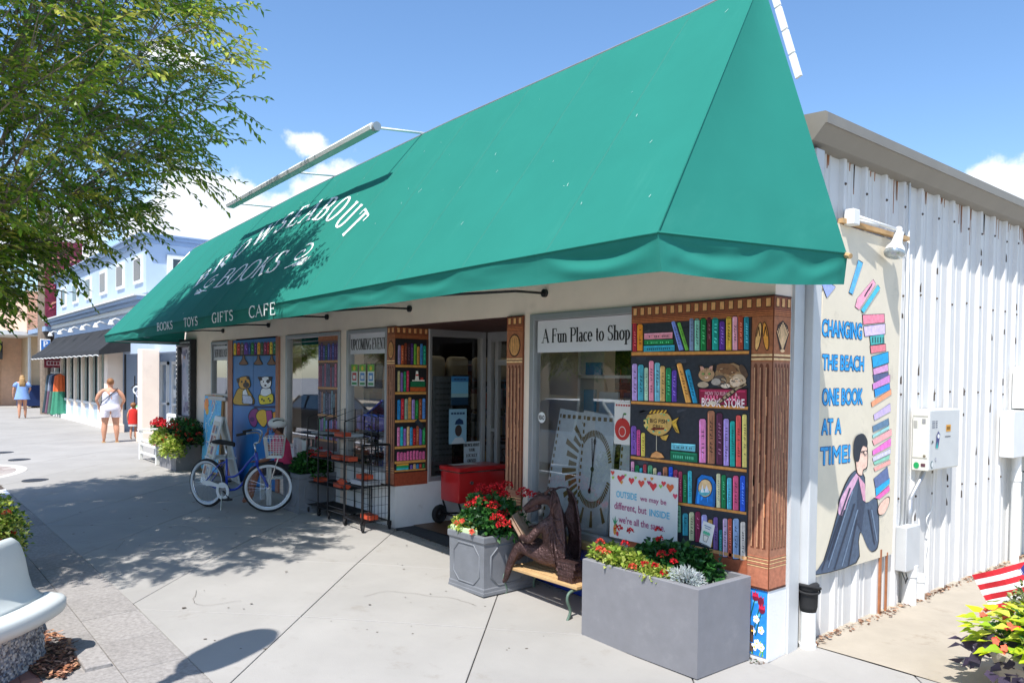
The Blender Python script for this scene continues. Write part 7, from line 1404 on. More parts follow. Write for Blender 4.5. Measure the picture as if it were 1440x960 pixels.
J = [(-1.80, -.30, .43, .12, .13), (-1.82, -.31, .56, .10, .11), (-1.80, -.31, .70, .105, .12), (-1.76, -.32, .82, .075, .08), (-1.80, -.34, .93, .058, .06), (-1.89, -.37, .965, .060, .062), (-1.98, -.40, .925, .050, .05), (-2.07, -.43, .865, .036, .034), (-2.12, -.445, .835, .026, .024),
     (-1.98, -.42, .49, .085, .08), (-2.14, -.48, .51, .062, .06), (-2.22, -.52, .36, .042, .04), (-2.27, -.54, .20, .030, .03), (-2.38, -.58, .12, .030, .022), (-2.46, -.61, .09, .016, .012),
     (-2.00, -.24, .47, .08, .08), (-2.20, -.26, .52, .055, .055), (-2.28, -.34, .40, .04, .04), (-2.36, -.42, .30, .032, .03), (-2.46, -.45, .33, .024, .02),
     (-1.84, -.46, .73, .05, .05), (-1.93, -.54, .60, .04, .04), (-2.08, -.50, .60, .032, .03), (-2.16, -.48, .63, .024, .02),
     (-1.84, -.20, .73, .05, .05), (-1.98, -.18, .62, .04, .04), (-2.14, -.25, .64, .028, .026),
     (-1.62, -.28, .40, .06, .06), (-1.50, -.20, .36, .035, .035)]
E_ = [(0, 1), (1, 2), (2, 3), (3, 4), (4, 5), (5, 6), (6, 7), (7, 8), (0, 9), (9, 10), (10, 11), (11, 12), (12, 13), (13, 14), (0, 15), (15, 16), (16, 17), (17, 18), (18, 19), (2, 20), (20, 21), (21, 22), (22, 23), (2, 24), (24, 25), (25, 26), (0, 27), (27, 28)]
skinobj('body', J, E_, 'bronze', st, 2)
for s_ in (-1, 1):
    mb = MB(); Y0 = -.31 + s_ * .055
    # folded wing: bony spars with membrane between them
    root = Vector((-1.74, Y0, .80)); tips = [Vector((-1.74, Y0 + s_ * .03, 1.04)), Vector((-1.66, Y0 + s_ * .05, .97)), Vector((-1.60, Y0 + s_ * .05, .80)), Vector((-1.57, Y0 + s_ * .05, .58)), Vector((-1.60, Y0 + s_ * .04, .38)), Vector((-1.68, Y0 + s_ * .04, .38)), Vector((-1.74, Y0 + s_ * .04, .50))]
    vs = []; NN = 6
    for tpt in tips:
        for k in range(NN + 1):
            p = root.lerp(tpt, k / NN); vs.append(p + Vector((0, s_ * .05 * math.sin(PI * k / NN), 0)))
    n0 = len(vs); vs2 = [v + Vector((.0, -s_ * .014, 0)) for v in vs]; fs = []
    for i in range(len(tips) - 1):
        for k in range(NN): a = i * (NN + 1) + k; fs.append((a, a + 1, a + NN + 2, a + NN + 1)); fs.append(tuple(n0 + q_ for q_ in (a, a + NN + 1, a + NN + 2, a + 1)))
    mb.add(vs + vs2, fs)
    for i, tpt in enumerate(tips):
        mb.tube([vs[i * (NN + 1) + k] + Vector((0, s_ * .006, 0)) for k in range(NN + 1)], [.018 - .0018 * k for k in range(NN + 1)], 6)
    mb.tube(smooth_path(tips, 4), .013, 6)
    ob('wing', mb, 'bronze', st, smooth=True)
mb = MB()
for s_ in (-1, 1):
    mb.tube(smooth_path([(-1.86, -.36 + s_ * .035, 1.00), (-1.78, -.35 + s_ * .05, 1.05), (-1.68, -.34 + s_ * .055, 1.06)], 5), [.018, .016, .014, .012, .010, .009, .008, .006, .005, .004, .003], 7)
    mb.tube([(-1.94, -.385 + s_ * .04, .985), (-1.91, -.375 + s_ * .06, 1.01), (-1.87, -.36 + s_ * .075, 1.0)], [.012, .010, .003], 6)
    mb.sphere((-1.975, -.40 + s_ * .038, .955), .012, 8, 6)
    mb.sphere((-2.125, -.443 + s_ * .014, .852), .008, 6, 5)
for k in range(6): p = Vector((-1.86 + k * .035, -.355 + k * .008, 1.02 - .012 * k * k)); mb.prism([p + Vector((-.015, 0, 0)), p + Vector((.02, 0, 0)), p + Vector((.018, 0, .035))], (0, .006, 0))
ob('horns_and_crest', mb, 'bronze', st, smooth=False, kind='stuff')
mb = MB(); jaw = [(-1.95, -.39, .885, .0), (-2.03, -.415, .845, 0), (-2.10, -.44, .815, 0)]
mb.tube([Vector(j[:3]) for j in jaw], [.034, .026, .012], 8); ob('jaw', mb, 'bronze', st, smooth=True)
for (cx_, cy_, cz_, dx, dy, dz) in ((-2.44, -.60, .095, -1, -.3, -.35), (-2.44, -.45, .325, -1, -.1, .1), (-2.15, -.48, .63, -1, .1, .3), (-2.13, -.25, .64, -1, -.2, .3)):
    mb = MB()
    for k in (-1.3, -.45, .45, 1.3):
        d = Vector((dx, dy, dz)).normalized(); sd_ = Vector((-dy, dx, 0)).normalized(); p0 = Vector((cx_, cy_, cz_)) + sd_ * k * .012
        mb.tube([p0, p0 + d * .04 + sd_ * k * .012 + Vector((0, 0, .012)), p0 + d * .075 + sd_ * k * .018 - Vector((0, 0, .006)), p0 + d * .098 + sd_ * k * .02 - Vector((0, 0, .028))], [.011, .010, .008, .002], 6)
    ob('claws', mb, 'bronze', st, smooth=True)
bk = MB(); c_ = Vector((-2.20, -.40, .665)); u_ = Vector((.10, -.14, -.0)).normalized(); v_ = Vector((.55, .10, -.62)).normalized() * -1
w_ = u_.cross(v_).normalized()
for s_ in (-1, 1):
    a = u_ * .075; bk.obox(c_ + u_ * s_ * .078 + w_ * .012 * 0, u_ * .076 + w_ * (s_ * .012), v_ * .13, w_ * .012)
bk.obox(c_ - w_ * .018, u_ * .16, v_ * .138, w_ * .004)
bk.torus(c_ + w_ * .02 + u_ * .02, w_, .03, .008, 18, 6)
ob('open_book', bk, mat('statue_page_metal', rgb((178, 148, 122)), rough=.45, metal=.4, var=.25, vs=20), st)
for k in range(3):
    mb = MB(); a = .1 * k; c_ = Vector((-1.50, -.40, .335 + k * .058)); mb.obox(c_, (.095 * math.cos(a), .095 * math.sin(a), 0), (-.07 * math.sin(a), .07 * math.cos(a), 0), (0, 0, .022)); mb.obox(c_ + Vector((0, 0, .025)), (.10 * math.cos(a), .10 * math.sin(a), 0), (-.075 * math.sin(a), .075 * math.cos(a), 0), (0, 0, .0035)); mb.obox(c_ - Vector((0, 0, .025)), (.10 * math.cos(a), .10 * math.sin(a), 0), (-.075 * math.sin(a), .075 * math.cos(a), 0), (0, 0, .0035)); ob('stacked_book', mb, 'bronze', st)
st.scale = (.90, .90, 1.0); st.location.x = -1.955
# big wooden clock boards inside the window
for k, (x0, x1, ya, tilt) in enumerate(((-2.62, -2.14, .34, .10), (-2.12, -1.72, .30, .07), (-1.68, -1.40, .36, .1))):
    ya -= .14
    t = thing('clock_board', ['pale blue plank with gold rays, left third of the window clock display', 'middle plank of the window display carrying the clock hands', 'right plank of the window clock display, partly behind the painted bookcase'][k], 'wall decor', (x0, ya, .6), 0, 'planks of the clock display in the window')
    mp_ = lambda u, v, l, ya=ya, tilt=tilt: (u, ya + (v - .6) * tilt - l, v)
    sk = (.13, .03, 0)[k]
    mb = MB(); mb.prism([mp_(x0, .60, 0), mp_(x1, .60, 0), mp_(x1 + sk, 1.66, 0), mp_(x0 + sk, 1.70, 0)], (0, .03, 0), rgb((250, 253, 255))); ob('plank', mb, 'attr', t)
    P = Paint(lambda u, v, l, m=mp_: m(u, v, l + .001))
    GD = (150, 122, 66); CX, CZ = -1.93, 1.17
    for i in range(72):
        a = 2 * PI * i / 72; r0, r1 = .25, .30
        pts = [(CX + r * math.sin(b__) * .78, CZ + r * math.cos(b__) * 1.18) for r, b__ in ((r0, a - .03), (r1, a - .03), (r1, a + .03), (r0, a + .03))]
        if all(x0 + sk * (z - .6) < x < x1 + sk * (z - .6) for x, z in pts): P.poly(pts, GD, 1)
    for i in range(44):
        a = 2 * PI * (i + .5) / 44 + .03 * math.sin(i * 7); r0, r1 = .33, .46 + .05 * (i % 3)
        w0 = .012; w1 = .024
        for r_a, r_b in ((r0, r1),):
            pts = [(CX + r * math.sin(a + s__ * w / r) * .82, CZ + r * math.cos(a + s__ * w / r) * 1.15) for r, w, s__ in ((r_a, w0, -1), (r_b, w1, -1), (r_b, w1, 1), (r_a, w0, 1))]
            if all(x0 + sk * (z - .6) + .035 < x < x1 + sk * (z - .6) - .01 and .64 < z < 1.63 for x, z in pts): P.poly(pts, GD, 1)
    for i in range(16):
        z = .64 + i * .065; P.rect(x0 + .010 + sk * (z - .6), z, x0 + .03 + sk * (z - .6), z + .035, GD, 2)
    for i in range(6): P.rect(x0 + .05 + sk + i * .07, 1.61, x0 + .09 + sk + i * .07, 1.645, GD, 2)
    if k == 1:
        P.line([(CX, CZ), (CX + .012, CZ + .30)], .014, (28, 26, 26), 3); P.line([(CX, CZ), (CX - .03, CZ + .28)], .010, (28, 26, 26), 3); P.line([(CX, CZ), (CX - .02, CZ - .2)], .014, (28, 26, 26), 3); P.ell(CX, CZ, .022, .022, (30, 28, 28), 4); P.ell(CX - .02, CZ - .2, .018, .024, (30, 28, 28), 4)
        P.ell(CX + .012, CZ + .25, .016, .03, (28, 26, 26), 4)
    ob('gold_rays', P.mb, 'print', t)
# other window display pieces
t = thing('window_shelf', 'white shelf unit with blue cards inside the front window', 'shelf', (-2.2, .9, 1.2))
for z in (1.62, 2.0, 2.32): mb = MB(); mb.box((-2.75, .8, z), (-1.4, 1.15, z + .03)); ob('shelf_board', mb, 'white', t)
for x in (-2.75, -1.95, -1.42): mb = MB(); mb.box((x, .8, .2), (x + .04, 1.15, 2.35)); ob('upright', mb, 'white', t)
Rw = random.Random(3)
for k, (x, z, w, h, c) in enumerate(((-2.70, 1.66, .16, .22, (80, 160, 200)), (-2.48, 1.66, .26, .20, (200, 214, 226)), (-2.15, 1.66, .1, .2, (40, 60, 90)), (-2.68, 2.04, .22, .12, (60, 150, 210)), (-1.85, 1.66, .12, .16, (150, 70, 80)))):
    mb = MB(); mb.bbox((x, .84, z - .01), (x + w, .87, z + h), .003, rgb(c)); q_ = ob('display_card', mb, 'attr'); tag(q_, ['turquoise card at the left of the window shelf', 'pale printed card in the middle of the window shelf', 'dark narrow card beside the pale one on the window shelf', 'sea-blue card on the upper window shelf', 'small dusky red card at the right of the window shelf'][k], 'card', 'cards on the window shelf')
# shop interior behind the entrance glass
def shelfunit(x0, y0, x1, y1, label, seed):
    Rq = random.Random(seed); t = thing('stock_shelves', label, 'shelves', (x0, y0, .16))
    mb = MB()
    for z in (.3, .7, 1.1, 1.5, 1.9): mb.box((x0, y0, z), (x1, y1, z + .03))
    ob('shelf_boards', mb, 'darkwood', t, kind='stuff')
    mb = MB()
    for z in (.33, .73, 1.13, 1.53, 1.93):
        y = y0
        while y < y1 - .08:
            w = Rq.uniform(.04, .16); h = Rq.uniform(.1, .3); c = Rq.choice([(120, 60, 50), (60, 80, 90), (150, 140, 120), (90, 40, 60), (50, 60, 50), (170, 150, 110), (110, 110, 130), (40, 40, 50), (160, 90, 60)])
            mb.box((x0 + .02, y + .005, z), (x1 + Rq.uniform(-.02, .03), y + w, z + h), rgb(c)); y += w
    ob('goods', mb, 'attr', t, kind='stuff'); return t
shelfunit(-6.3, .6, -6.0, 2.9, 'dim stocked shelves inside the shop left of the entrance', 1)
shelfunit(-8.2, 1.0, -7.9, 4.5, 'dim stocked shelves deep in the shop behind the middle window', 2)
shelfunit(-5.7, 3.1, -5.4, 5.5, 'dim stocked shelves inside beyond the entrance door', 3)
# eyeglass spinner
t = thing('display_rack', 'grey pegboard rack of sunglasses behind the entrance window', 'display rack', (-5.3, .95, .2)); mb = MB(); mb.box((-5.34, .72, .3), (-5.31, 1.02, 2.0), rgb((120, 126, 134))); mb.box((-5.34, 1.04, .3), (-5.31, 1.32, 2.02), rgb((52, 50, 52))); ob('board', mb, 'attr', t)
mb = MB()
for i in range(22):
    for j in range(5):
        y = .74 + j * .058 + (i % 2) * .01; z = .40 + i * .072
        for s_ in (0, 1): mb.torus((-5.295, y + .012 + s_ * .022, z), (1, 0, 0), .010, .003, 8, 4)
        if j < 4: mb.box((-5.30, 1.06 + j * .065, z), (-5.27, 1.10 + j * .065, z + .04), rgb(Rw.choice([(70, 56, 50), (110, 100, 96), (50, 60, 80), (130, 80, 70)])))
ob('sunglasses', mb, 'iron', t, kind='stuff')
LB = {(-6.2, .9): 'just behind the window with the posters', (-6.4, 2.2): 'second in behind the posters', (-8.5, 1.6): 'behind the faded bookcase film', (-4.2, 2.6): 'just beyond the entrance door', (-4.4, 4.2): 'deep beyond the entrance door', (-2.2, 2.0): 'above the clock display', (-9.8, 2.4): 'behind the painted dog door'}
for x, y in ((-6.2, .9), (-6.4, 2.2), (-8.5, 1.6), (-4.2, 2.6), (-4.4, 4.2), (-2.2, 2.0), (-9.8, 2.4)):
    t = thing('ceiling_light', 'warm strip light on the shop ceiling ' + LB[(x, y)], 'ceiling light', (x, y, 2.86), 0, 'strip lights on the shop ceiling')
    mb = MB(); mb.box((x - .6, y - .04, 2.84), (x + .6, y + .04, 2.88)); ob('tube', mb, 'lampglow', t)
    mb = MB(); mb.box((x - .62, y - .06, 2.881), (x + .62, y + .06, 2.92)); ob('fitting', mb, 'white', t)
for k, y in enumerate((1.15, 1.55, 2.0, 2.4)):
    mb = MB(); mb.bbox((-6.02, y - .17, 1.96), (-5.88, y + .17, 2.28), .06, rgb((150, 140, 118))); tag(ob('cushion', mb, 'attr', smooth=True), ['pale cushion nearest the painted bookcase on the high shelf behind the entrance window', 'second pale cushion from the painted bookcase on the high shelf', 'third pale cushion on the high shelf behind the entrance window', 'pale cushion farthest into the shop on the high shelf'][k], 'cushion', 'pale cushions on the high shelf')
# ---- red cooler cart in the entrance
t = thing('cooler_cart', 'red metal cooler cart on black wheels standing in the entrance', 'cart', (-4.72, .95, .155))
mb = MB(); mb.bbox((-4.96, .60, .455), (-4.56, 1.32, .83), .025); ob('tub', mb, 'redpaint', t, auto=35)
mb = MB(); mb.bbox((-4.975, .585, .835), (-4.545, 1.335, .895), .02); ld = ob('lid', mb, 'redpaint', t, auto=35)
mb = MB(); mb.box((-4.97, .59, .828), (-4.55, 1.33, .838)); ob('chrome_band', mb, 'steel', t)
mb = MB(); mb.add([(-4.93, .68, .897), (-4.78, .68, .897), (-4.78, 1.05, .897), (-4.93, 1.05, .897)], [(0, 1, 2, 3)]); ob('sticker', mb, 'white', ld)
mb = MB(); mb.lathe([(0, .02), (.022, .018), (.024, 0)], (-4.555, .78, .70), 12, axis='x'); mb.lathe([(0, .02), (.01, .02), (.012, 0)], (-4.76, .58, .86), 10, axis='y'); ob('latch', mb, 'steel', t, auto=40)
for x in (-4.93, -4.59):
    mb = MB(); mb.tube(smooth_path([(x, .62, .46), (x, .66, .36), (x, .72, .28), (x, 1.16, .28), (x, 1.24, .34), (x, 1.30, .46)], 4), .012, 7); ob('frame_tube', mb, 'black', t, smooth=True)
for x, y in ((-5.0, .62), (-4.52, .66), (-4.52, 1.25), (-5.0, 1.25)):
    mb = MB(); mb.torus((x, y, .275), (1, .15, 0), .085, .034, 24, 8); wh = ob('wheel', mb, 'rubber', t, smooth=True)
    mb = MB(); mb.lathe([(0, .018), (.02, .018), (.03, .008), (.055, .006), (.06, .0)], (x + .01, y, .275), 16, axis='x'); ob('hub', mb, 'iron', wh, auto=35)
mb = MB(); mb.tube([(-5.0, .66, .28), (-4.5, .66, .28)], .01, 6); ob('axle', mb, 'black', t)
mb = MB(); mb.tube([(-4.72, 1.30, .45), (-4.62, 1.345, .90), (-4.60, 1.345, .98)], .009, 6); mb.tube(smooth_path([(-4.60, 1.345, .97), (-4.655, 1.345, 1.03), (-4.65, 1.345, 1.08), (-4.55, 1.345, 1.08), (-4.545, 1.345, 1.03), (-4.60, 1.345, .97)], 4), .008, 6); ob('pull_handle', mb, 'black', t, smooth=True)
# ================================================================== WIRE RACKS
def caster(t, x, y, rz=0.0, zb=0.0):
    mb = MB(); mb.torus((x + .012, y, zb + .045), (math.sin(rz), math.cos(rz), 0), .031, .014, 16, 7); c = ob('caster', mb, 'rubber', t, smooth=True)
    mb = MB(); mb.box((x - .006, y - .022, zb + .05), (x + .026, y - .018, zb + .1)); mb.box((x - .006, y + .018, zb + .05), (x + .026, y + .022, zb + .1)); mb.box((x - .006, y - .022, zb + .095), (x + .026, y + .022, zb + .105)); ob('caster_fork', mb, 'iron', c)
def rack(xa, xb, label, seed):
    t = thing('wire_rack', label, 'rack', ((xa + xb) / 2, -.2, .155), 0, 'black wire newspaper racks by the second window')
    z0 = .155
    for x in (xa, xb):
        mb = MB(); mb.tube([(x, -.38, z0 + .09), (x, -.38, z0 + 1.27)], .010, 6); mb.tube([(x, -.38, z0 + 1.27), (x, .0, z0 + 1.40), (x, .0, z0 + .10)], .008, 6); mb.tube([(x, -.38, z0 + .10), (x, 0, z0 + .10)], .010, 6); ob('side_frame', mb, 'black', t)
        caster(t, x, -.37, .4 * seed, z0); caster(t, x, -.02, 1.1, z0)
    for z in (.12, .42, .76, 1.06):
        mb = MB()
        for k in range(8): y = -.37 + .36 * k / 7; mb.tube([(xa, y, z0 + z), (xb, y, z0 + z)], .003, 4)
        for k in range(int((xb - xa) / .03)): x = xa + (k + .5) * .03; mb.tube([(x, -.37, z0 + z + .004), (x, -.01, z0 + z + .004)], .002, 4)
        mb.tube([(xa, -.38, z0 + z), (xb, -.38, z0 + z)], .006, 5); mb.tube([(xa, -.38, z0 + z + .06), (xb, -.38, z0 + z + .06)], .004, 5)
        mb.add([(xa, -.37, z0 + z + .002), (xb, -.37, z0 + z + .002), (xb, -.01, z0 + z + .002), (xa, -.01, z0 + z + .002)], [(0, 1, 2, 3)])
        ob('shelf', mb, 'iron', t)
    mb = MB()
    for k in range(9): z = .2 + k * .13; mb.tube([(xa, .0, z0 + z), (xb, .0, z0 + z)], .003, 4)
    ob('back_grid', mb, 'black', t)
    return t
rack(-6.66, -6.06, 'black wire rack on casters next to the shaded planter', 1)
rack(-6.34, -5.62, 'black wire rack on casters in front of the window with the posters', 2)
t = thing('wire_rack', 'low black rolling cart with a U handle at the corner of the entrance', 'rack', (-5.3, -.25, .155), 0, 'black wire newspaper racks by the second window'); z0 = .155
mb = MB(); mb.tube(smooth_path([(-5.05, -.44, z0 + .09), (-5.05, -.44, z0 + .9), (-5.05, -.44, z0 + 1.0), (-5.05, -.42, z0 + 1.02), (-5.05, -.12, z0 + 1.02), (-5.05, -.08, z0 + 1.0), (-5.05, -.08, z0 + .9), (-5.05, -.08, z0 + .09)], 3), .014, 8); ob('handle_frame', mb, 'black', t, smooth=True)
mb = MB()
for k in range(8): y = -.42 + k * .048; mb.tube([(-5.05, y, z0 + .12), (-5.05, y, z0 + .98)], .003, 4)
for k in range(8): z = .2 + k * .1; mb.tube([(-5.05, -.44, z0 + z), (-5.05, -.08, z0 + z)], .003, 4)
ob('end_grid', mb, 'black', t)
for z in (.10, .52):
    mb = MB(); mb.tube([(-5.05, -.44, z0 + z), (-5.56, -.40, z0 + z), (-5.56, -.06, z0 + z), (-5.05, -.08, z0 + z)], .010, 6)
    for k in range(16): x = -5.54 + k * .031; mb.tube([(x, -.4, z0 + z), (x, -.07, z0 + z)], .0025, 4)
    for k in range(4): y = -.36 + k * .08; mb.tube([(-5.56, y, z0 + z + .003), (-5.05, y, z0 + z + .003)], .003, 4)
    ob('shelf', mb, 'black', t)
for y in (-.40, -.06): mb = MB(); mb.tube([(-5.56, y, z0 + .09), (-5.56, y, z0 + .75)], .009, 6); ob('post', mb, 'black', t)
for x, y, a in ((-5.05, -.44, .2), (-5.05, -.08, .3), (-5.56, -.40, .9), (-5.56, -.06, .5)): caster(t, x, y, a, z0)
ORB = mat('orange_paperweight', rgb((206, 84, 52)), rough=.6, var=.15, vs=12)
for k, (x, y, z, w, tl, lb_) in enumerate(((-6.50, -.10, 1.06, .18, 0, 'top shelf of the leftmost rack'), (-6.50, -.25, .76, .20, 0, 'second shelf of the leftmost rack'), (-6.55, -.25, .42, .2, 0, 'third shelf of the leftmost rack'), (-5.82, -.30, 1.07, .22, 0, 'top shelf of the rack by the posters'), (-5.95, -.28, .77, .2, 0, 'second shelf of the rack by the posters, left side'), (-5.72, -.25, .77, .18, 0, 'second shelf of the rack by the posters, right side'), (-5.85, -.30, .43, .2, 0, 'third shelf of the rack by the posters, lying flat'), (-5.66, -.36, .42, .15, .9, 'third shelf of the rack by the posters, tilted on edge'), (-5.25, -.30, .60, .2, 0, 'upper shelf of the low rolling cart, on newspapers'), (-5.2, -.26, .12, .22, 0, 'bottom shelf of the low rolling cart'))):
    mb = MB(); c_ = Vector((x, y, .155 + z + .028 + (.05 if tl else 0))); a = Vector((w / 2, 0, 0)); n_ = Vector((0, math.sin(tl) * .026, math.cos(tl) * .026)); b_ = Vector((0, math.cos(tl) * .06, -math.sin(tl) * .06)); mb.obox(c_, a, b_, n_)
    tag(ob('paper_weight', mb, ORB), 'orange block on the ' + lb_, 'paperweight', 'orange blocks on the wire racks')
for k, (x, y, z, lb_) in enumerate(((-5.86, -.2, 1.045, 'top shelf of the rack by the posters'), (-5.32, -.25, .525, 'upper shelf of the low rolling cart'), (-6.5, -.2, 1.03, 'top shelf of the leftmost rack'))):
    t = thing('newspaper_stack', 'pale newspapers lying on the ' + lb_, 'newspapers', (x, y, .155 + z), 0, 'newspaper stacks on the wire racks')
    for i in range(4): mb = MB(); mb.obox((R.uniform(-.01, .01), R.uniform(-.01, .01), .008 + i * .014), (.15, R.uniform(-.01, .01), 0), (R.uniform(-.01, .01), .12, 0), (0, 0, .0065), rgb((198 - i * 6, 200 - i * 6, 202 - i * 5))); ob('newspaper', mb, 'attr', t, local=True)
# ================================================================== BICYCLE
bang = math.atan2(.43, .94)
bike = thing('bicycle', 'blue step-through cruiser bicycle with white basket and white-walled tyres', 'bicycle', (-7.9, -1.28, .152), bang)
WR = .335
def wheel(nm, c, ang):
    ax = Vector((-math.sin(ang), math.cos(ang), 0)); c = Vector(c)
    mb = MB(); mb.torus(c, ax, WR - .024, .024, 56, 10); w = ob(nm, mb, 'rubber', bike, smooth=True, local=True)
    mb = MB()
    for s_ in (-1, 1):
        u = Vector((math.cos(ang), math.sin(ang), 0)); vs = []; fs = []; N = 56
        for i in range(N):
            a = 2 * PI * i / N; d = u * math.cos(a) + Vector((0, 0, 1)) * math.sin(a)
            for r_, o_ in ((.300, .0195), (.308, .0245), (.294, .019), (.283, .017)): pass
            vs += [c + d * .276 + ax * s_ * .014, c + d * .284 + ax * s_ * .0205, c + d * .293 + ax * s_ * .0238, c + d * .303 + ax * s_ * .0252]
        for i in range(N):
            j = (i + 1) % N
            for k in range(3): f = (4 * i + k, 4 * j + k, 4 * j + k + 1, 4 * i + k + 1); fs.append(f if s_ > 0 else f[::-1])
        mb.add(vs, fs)
    ob('sidewall', mb, 'whitewall', w, smooth=True, local=True)
    mb = MB(); mb.torus(c, ax, WR - .062, .012, 56, 8); ob('rim', mb, 'steel', w, smooth=True, local=True)
    mb = MB(); u = Vector((math.cos(ang), math.sin(ang), 0))
    for i in range(32):
        a = 2 * PI * i / 32; d = u * math.cos(a) + Vector((0, 0, 1)) * math.sin(a); t_ = u * -math.sin(a) + Vector((0, 0, 1)) * math.cos(a)
        mb.tube([c + ax * (.028 if i % 2 else -.028) + d * .015 + t_ * (.016 if i % 4 < 2 else -.016), c + d * (WR - .066)], .0013, 3, caps=False)
    ob('spokes', mb, 'steel', w, local=True)
    mb = MB(); mb.tube([c - ax * .035, c + ax * .035], .018, 10); mb.tube([c - ax * .06, c + ax * .06], .006, 8); ob('hub', mb, 'steel', w, local=True)
    return w
SA = math.radians(38)
def steer(p):
    x, y = p[0] - .90, p[1]; return Vector((.90 + x * math.cos(SA) - y * math.sin(SA), x * math.sin(SA) + y * math.cos(SA), p[2]))
wheel('wheel', (0, 0, WR), 0)
wheel('wheel', steer((1.05, 0, WR)), SA)
mb = MB()
mb.tube([(.36, 0, .245), (.352, 0, .68)], .017, 10)
mb.tube([(.885, 0, .80), (.91, 0, .62)], .021, 10)
mb.tube(smooth_path([(.885, 0, .775), (.76, 0, .67), (.62, 0, .53), (.50, 0, .455), (.36, 0, .44)], 6), .015, 8)
mb.tube(smooth_path([(.905, 0, .65), (.80, 0, .55), (.68, 0, .40), (.54, 0, .29), (.36, 0, .255)], 6), .018, 8)
for s_ in (-1, 1):
    mb.tube([(.36, s_ * .02, .26), (.18, s_ * .045, .285), (0, s_ * .06, WR)], .010, 7)
    mb.tube(smooth_path([(.35, s_ * .015, .65), (.25, s_ * .035, .60), (.12, s_ * .05, .46), (0, s_ * .06, WR)], 5), .008, 7)
mb.tube([(.36, -.045, .255), (.36, .045, .255)], .026, 12)
ob('frame', mb, 'bluepaint', bike, smooth=True, local=True)
mb = MB(); mb.tube([(.352, 0, .66), (.345, 0, .86)], .013, 8); ob('seat_post', mb, 'steel', bike, smooth=True, local=True)
mb = MB()
sp_ = [(-.17, .10, .0), (-.12, .115, .015), (-.03, .105, .012), (.06, .06, .005), (.14, .026, .0), (.185, .018, -.01)]
vs = []; fs = []
for i, (x, hw, z) in enumerate(sp_):
    for k in range(10):
        a = 2 * PI * k / 10; vs.append((.31 + x, math.cos(a) * hw, .905 + z + (.022 if math.sin(a) > 0 else .04) * math.sin(a)))
for i in range(len(sp_) - 1):
    for k in range(10): fs.append((i * 10 + k, (i + 1) * 10 + k, (i + 1) * 10 + (k + 1) % 10, i * 10 + (k + 1) % 10))
fs.append(list(range(10))); fs.append([50 + k for k in range(10)][::-1])
mb.add(vs, fs); sdl = ob('saddle', mb, 'rubber', bike, smooth=True, local=True)
mb = MB(); mb.sphere((.175, 0, .90), (.05, .106, .038), 12, 8); ob('rear_bumper', mb, 'white', sdl, smooth=True, local=True)
mb = MB()
for s_ in (-1, 1):
    a = [steer((.915, s_ * .028, .60)), steer((.95, s_ * .05, .53)), steer((1.0, s_ * .055, .44)), steer((1.05, s_ * .055, WR))]
    mb.tube(smooth_path(a, 4), .011, 7)
mb.tube([steer((.915, -.04, .605)), steer((.915, .04, .605))], .016, 8)
ob('fork', mb, 'bluepaint', bike, smooth=True, local=True)
mb = MB(); mb.tube([steer((.886, 0, .79)), steer((.87, 0, .92))], .012, 8); mb.tube([steer((.87, 0, .92)), steer((.93, 0, .94))], .014, 8)
for s_ in (-1, 1): mb.tube(smooth_path([steer((.93, 0, .94)), steer((.95, s_ * .10, 1.02)), steer((.93, s_ * .22, 1.08)), steer((.82, s_ * .31, 1.08)), steer((.70, s_ * .33, 1.06))], 5), .011, 8)
hb = ob('handlebar', mb, 'steel', bike, smooth=True, local=True)
for s_ in (-1, 1): mb = MB(); mb.tube([steer((.80, s_ * .315, 1.08)), steer((.68, s_ * .332, 1.055))], .017, 8); ob('grip', mb, 'rubber', hb, smooth=True, local=True)
# basket
mb = MB()
def bk_(x, y, z): k = (z - .74) / .27; return steer((1.13 + (x) * (.78 + .22 * k), y * (.74 + .26 * k), z))
for z in (.74, .80, .86, .92, 1.01):
    c4 = [bk_(-.13, -.18, z), bk_(.13, -.18, z), bk_(.13, .18, z), bk_(-.13, .18, z)]; mb.tube(c4, .0055 if z in (.74, 1.01) else .003, 5, closed=True)
for i in range(9):
    y = -.18 + .045 * i
    for x in (-.13, .13): mb.tube([bk_(x, y, .74), bk_(x, y, 1.01)], .003, 4)
    mb.tube([bk_(-.13, y, .74), bk_(.13, y, .74)], .003, 4)
for i in range(7):
    x = -.13 + .26 * i / 6
    for y in (-.18, .18): mb.tube([bk_(x, y, .74), bk_(x, y, 1.01)], .003, 4)
ob('basket', mb, 'white', bike, local=True)
mb = MB(); mb.tube([steer((1.05, .06, WR)), steer((1.18, .07, .74))], .005, 6); mb.tube([steer((1.05, -.06, WR)), steer((1.18, -.07, .74))], .005, 6); ob('basket_stay', mb, 'steel', bike, local=True)
mb = MB(); mb.lathe([(0, -.065), (.085, -.065), (.09, -.058), (.085, -.05), (0, -.05)], (.36, 0, .255), 28, axis='y'); cr = ob('chainring', mb, 'steel', bike, auto=40, local=True)
mb = MB(); mb.prism([(.45, -.075, .315), (.10, -.075, .375), (.0, -.075, .375), (-.03, -.075, .34), (.0, -.075, .315), (.36, -.075, .295)], (0, .006, 0)); mb.lathe([(.075, -.08), (.118, -.08), (.118, -.072), (.075, -.072)], (.36, 0, .255), 28, axis='y'); ob('chain_guard', mb, 'white', bike, local=True)
for s_ in (-1, 1):
    a = PI * .2 + (PI if s_ > 0 else 0); ex = .17
    p = Vector((.36 + ex * math.cos(a), s_ * .08, .255 - ex * math.sin(a))); mb = MB(); mb.tube([(.36, s_ * .07, .255), p], .009, 6); mb.box((p.x - .05, p.y + s_ * .0 - .0, p.z - .012), (p.x + .05, p.y + s_ * .09, p.z + .012)); ob('pedal', mb, 'iron', bike, local=True)
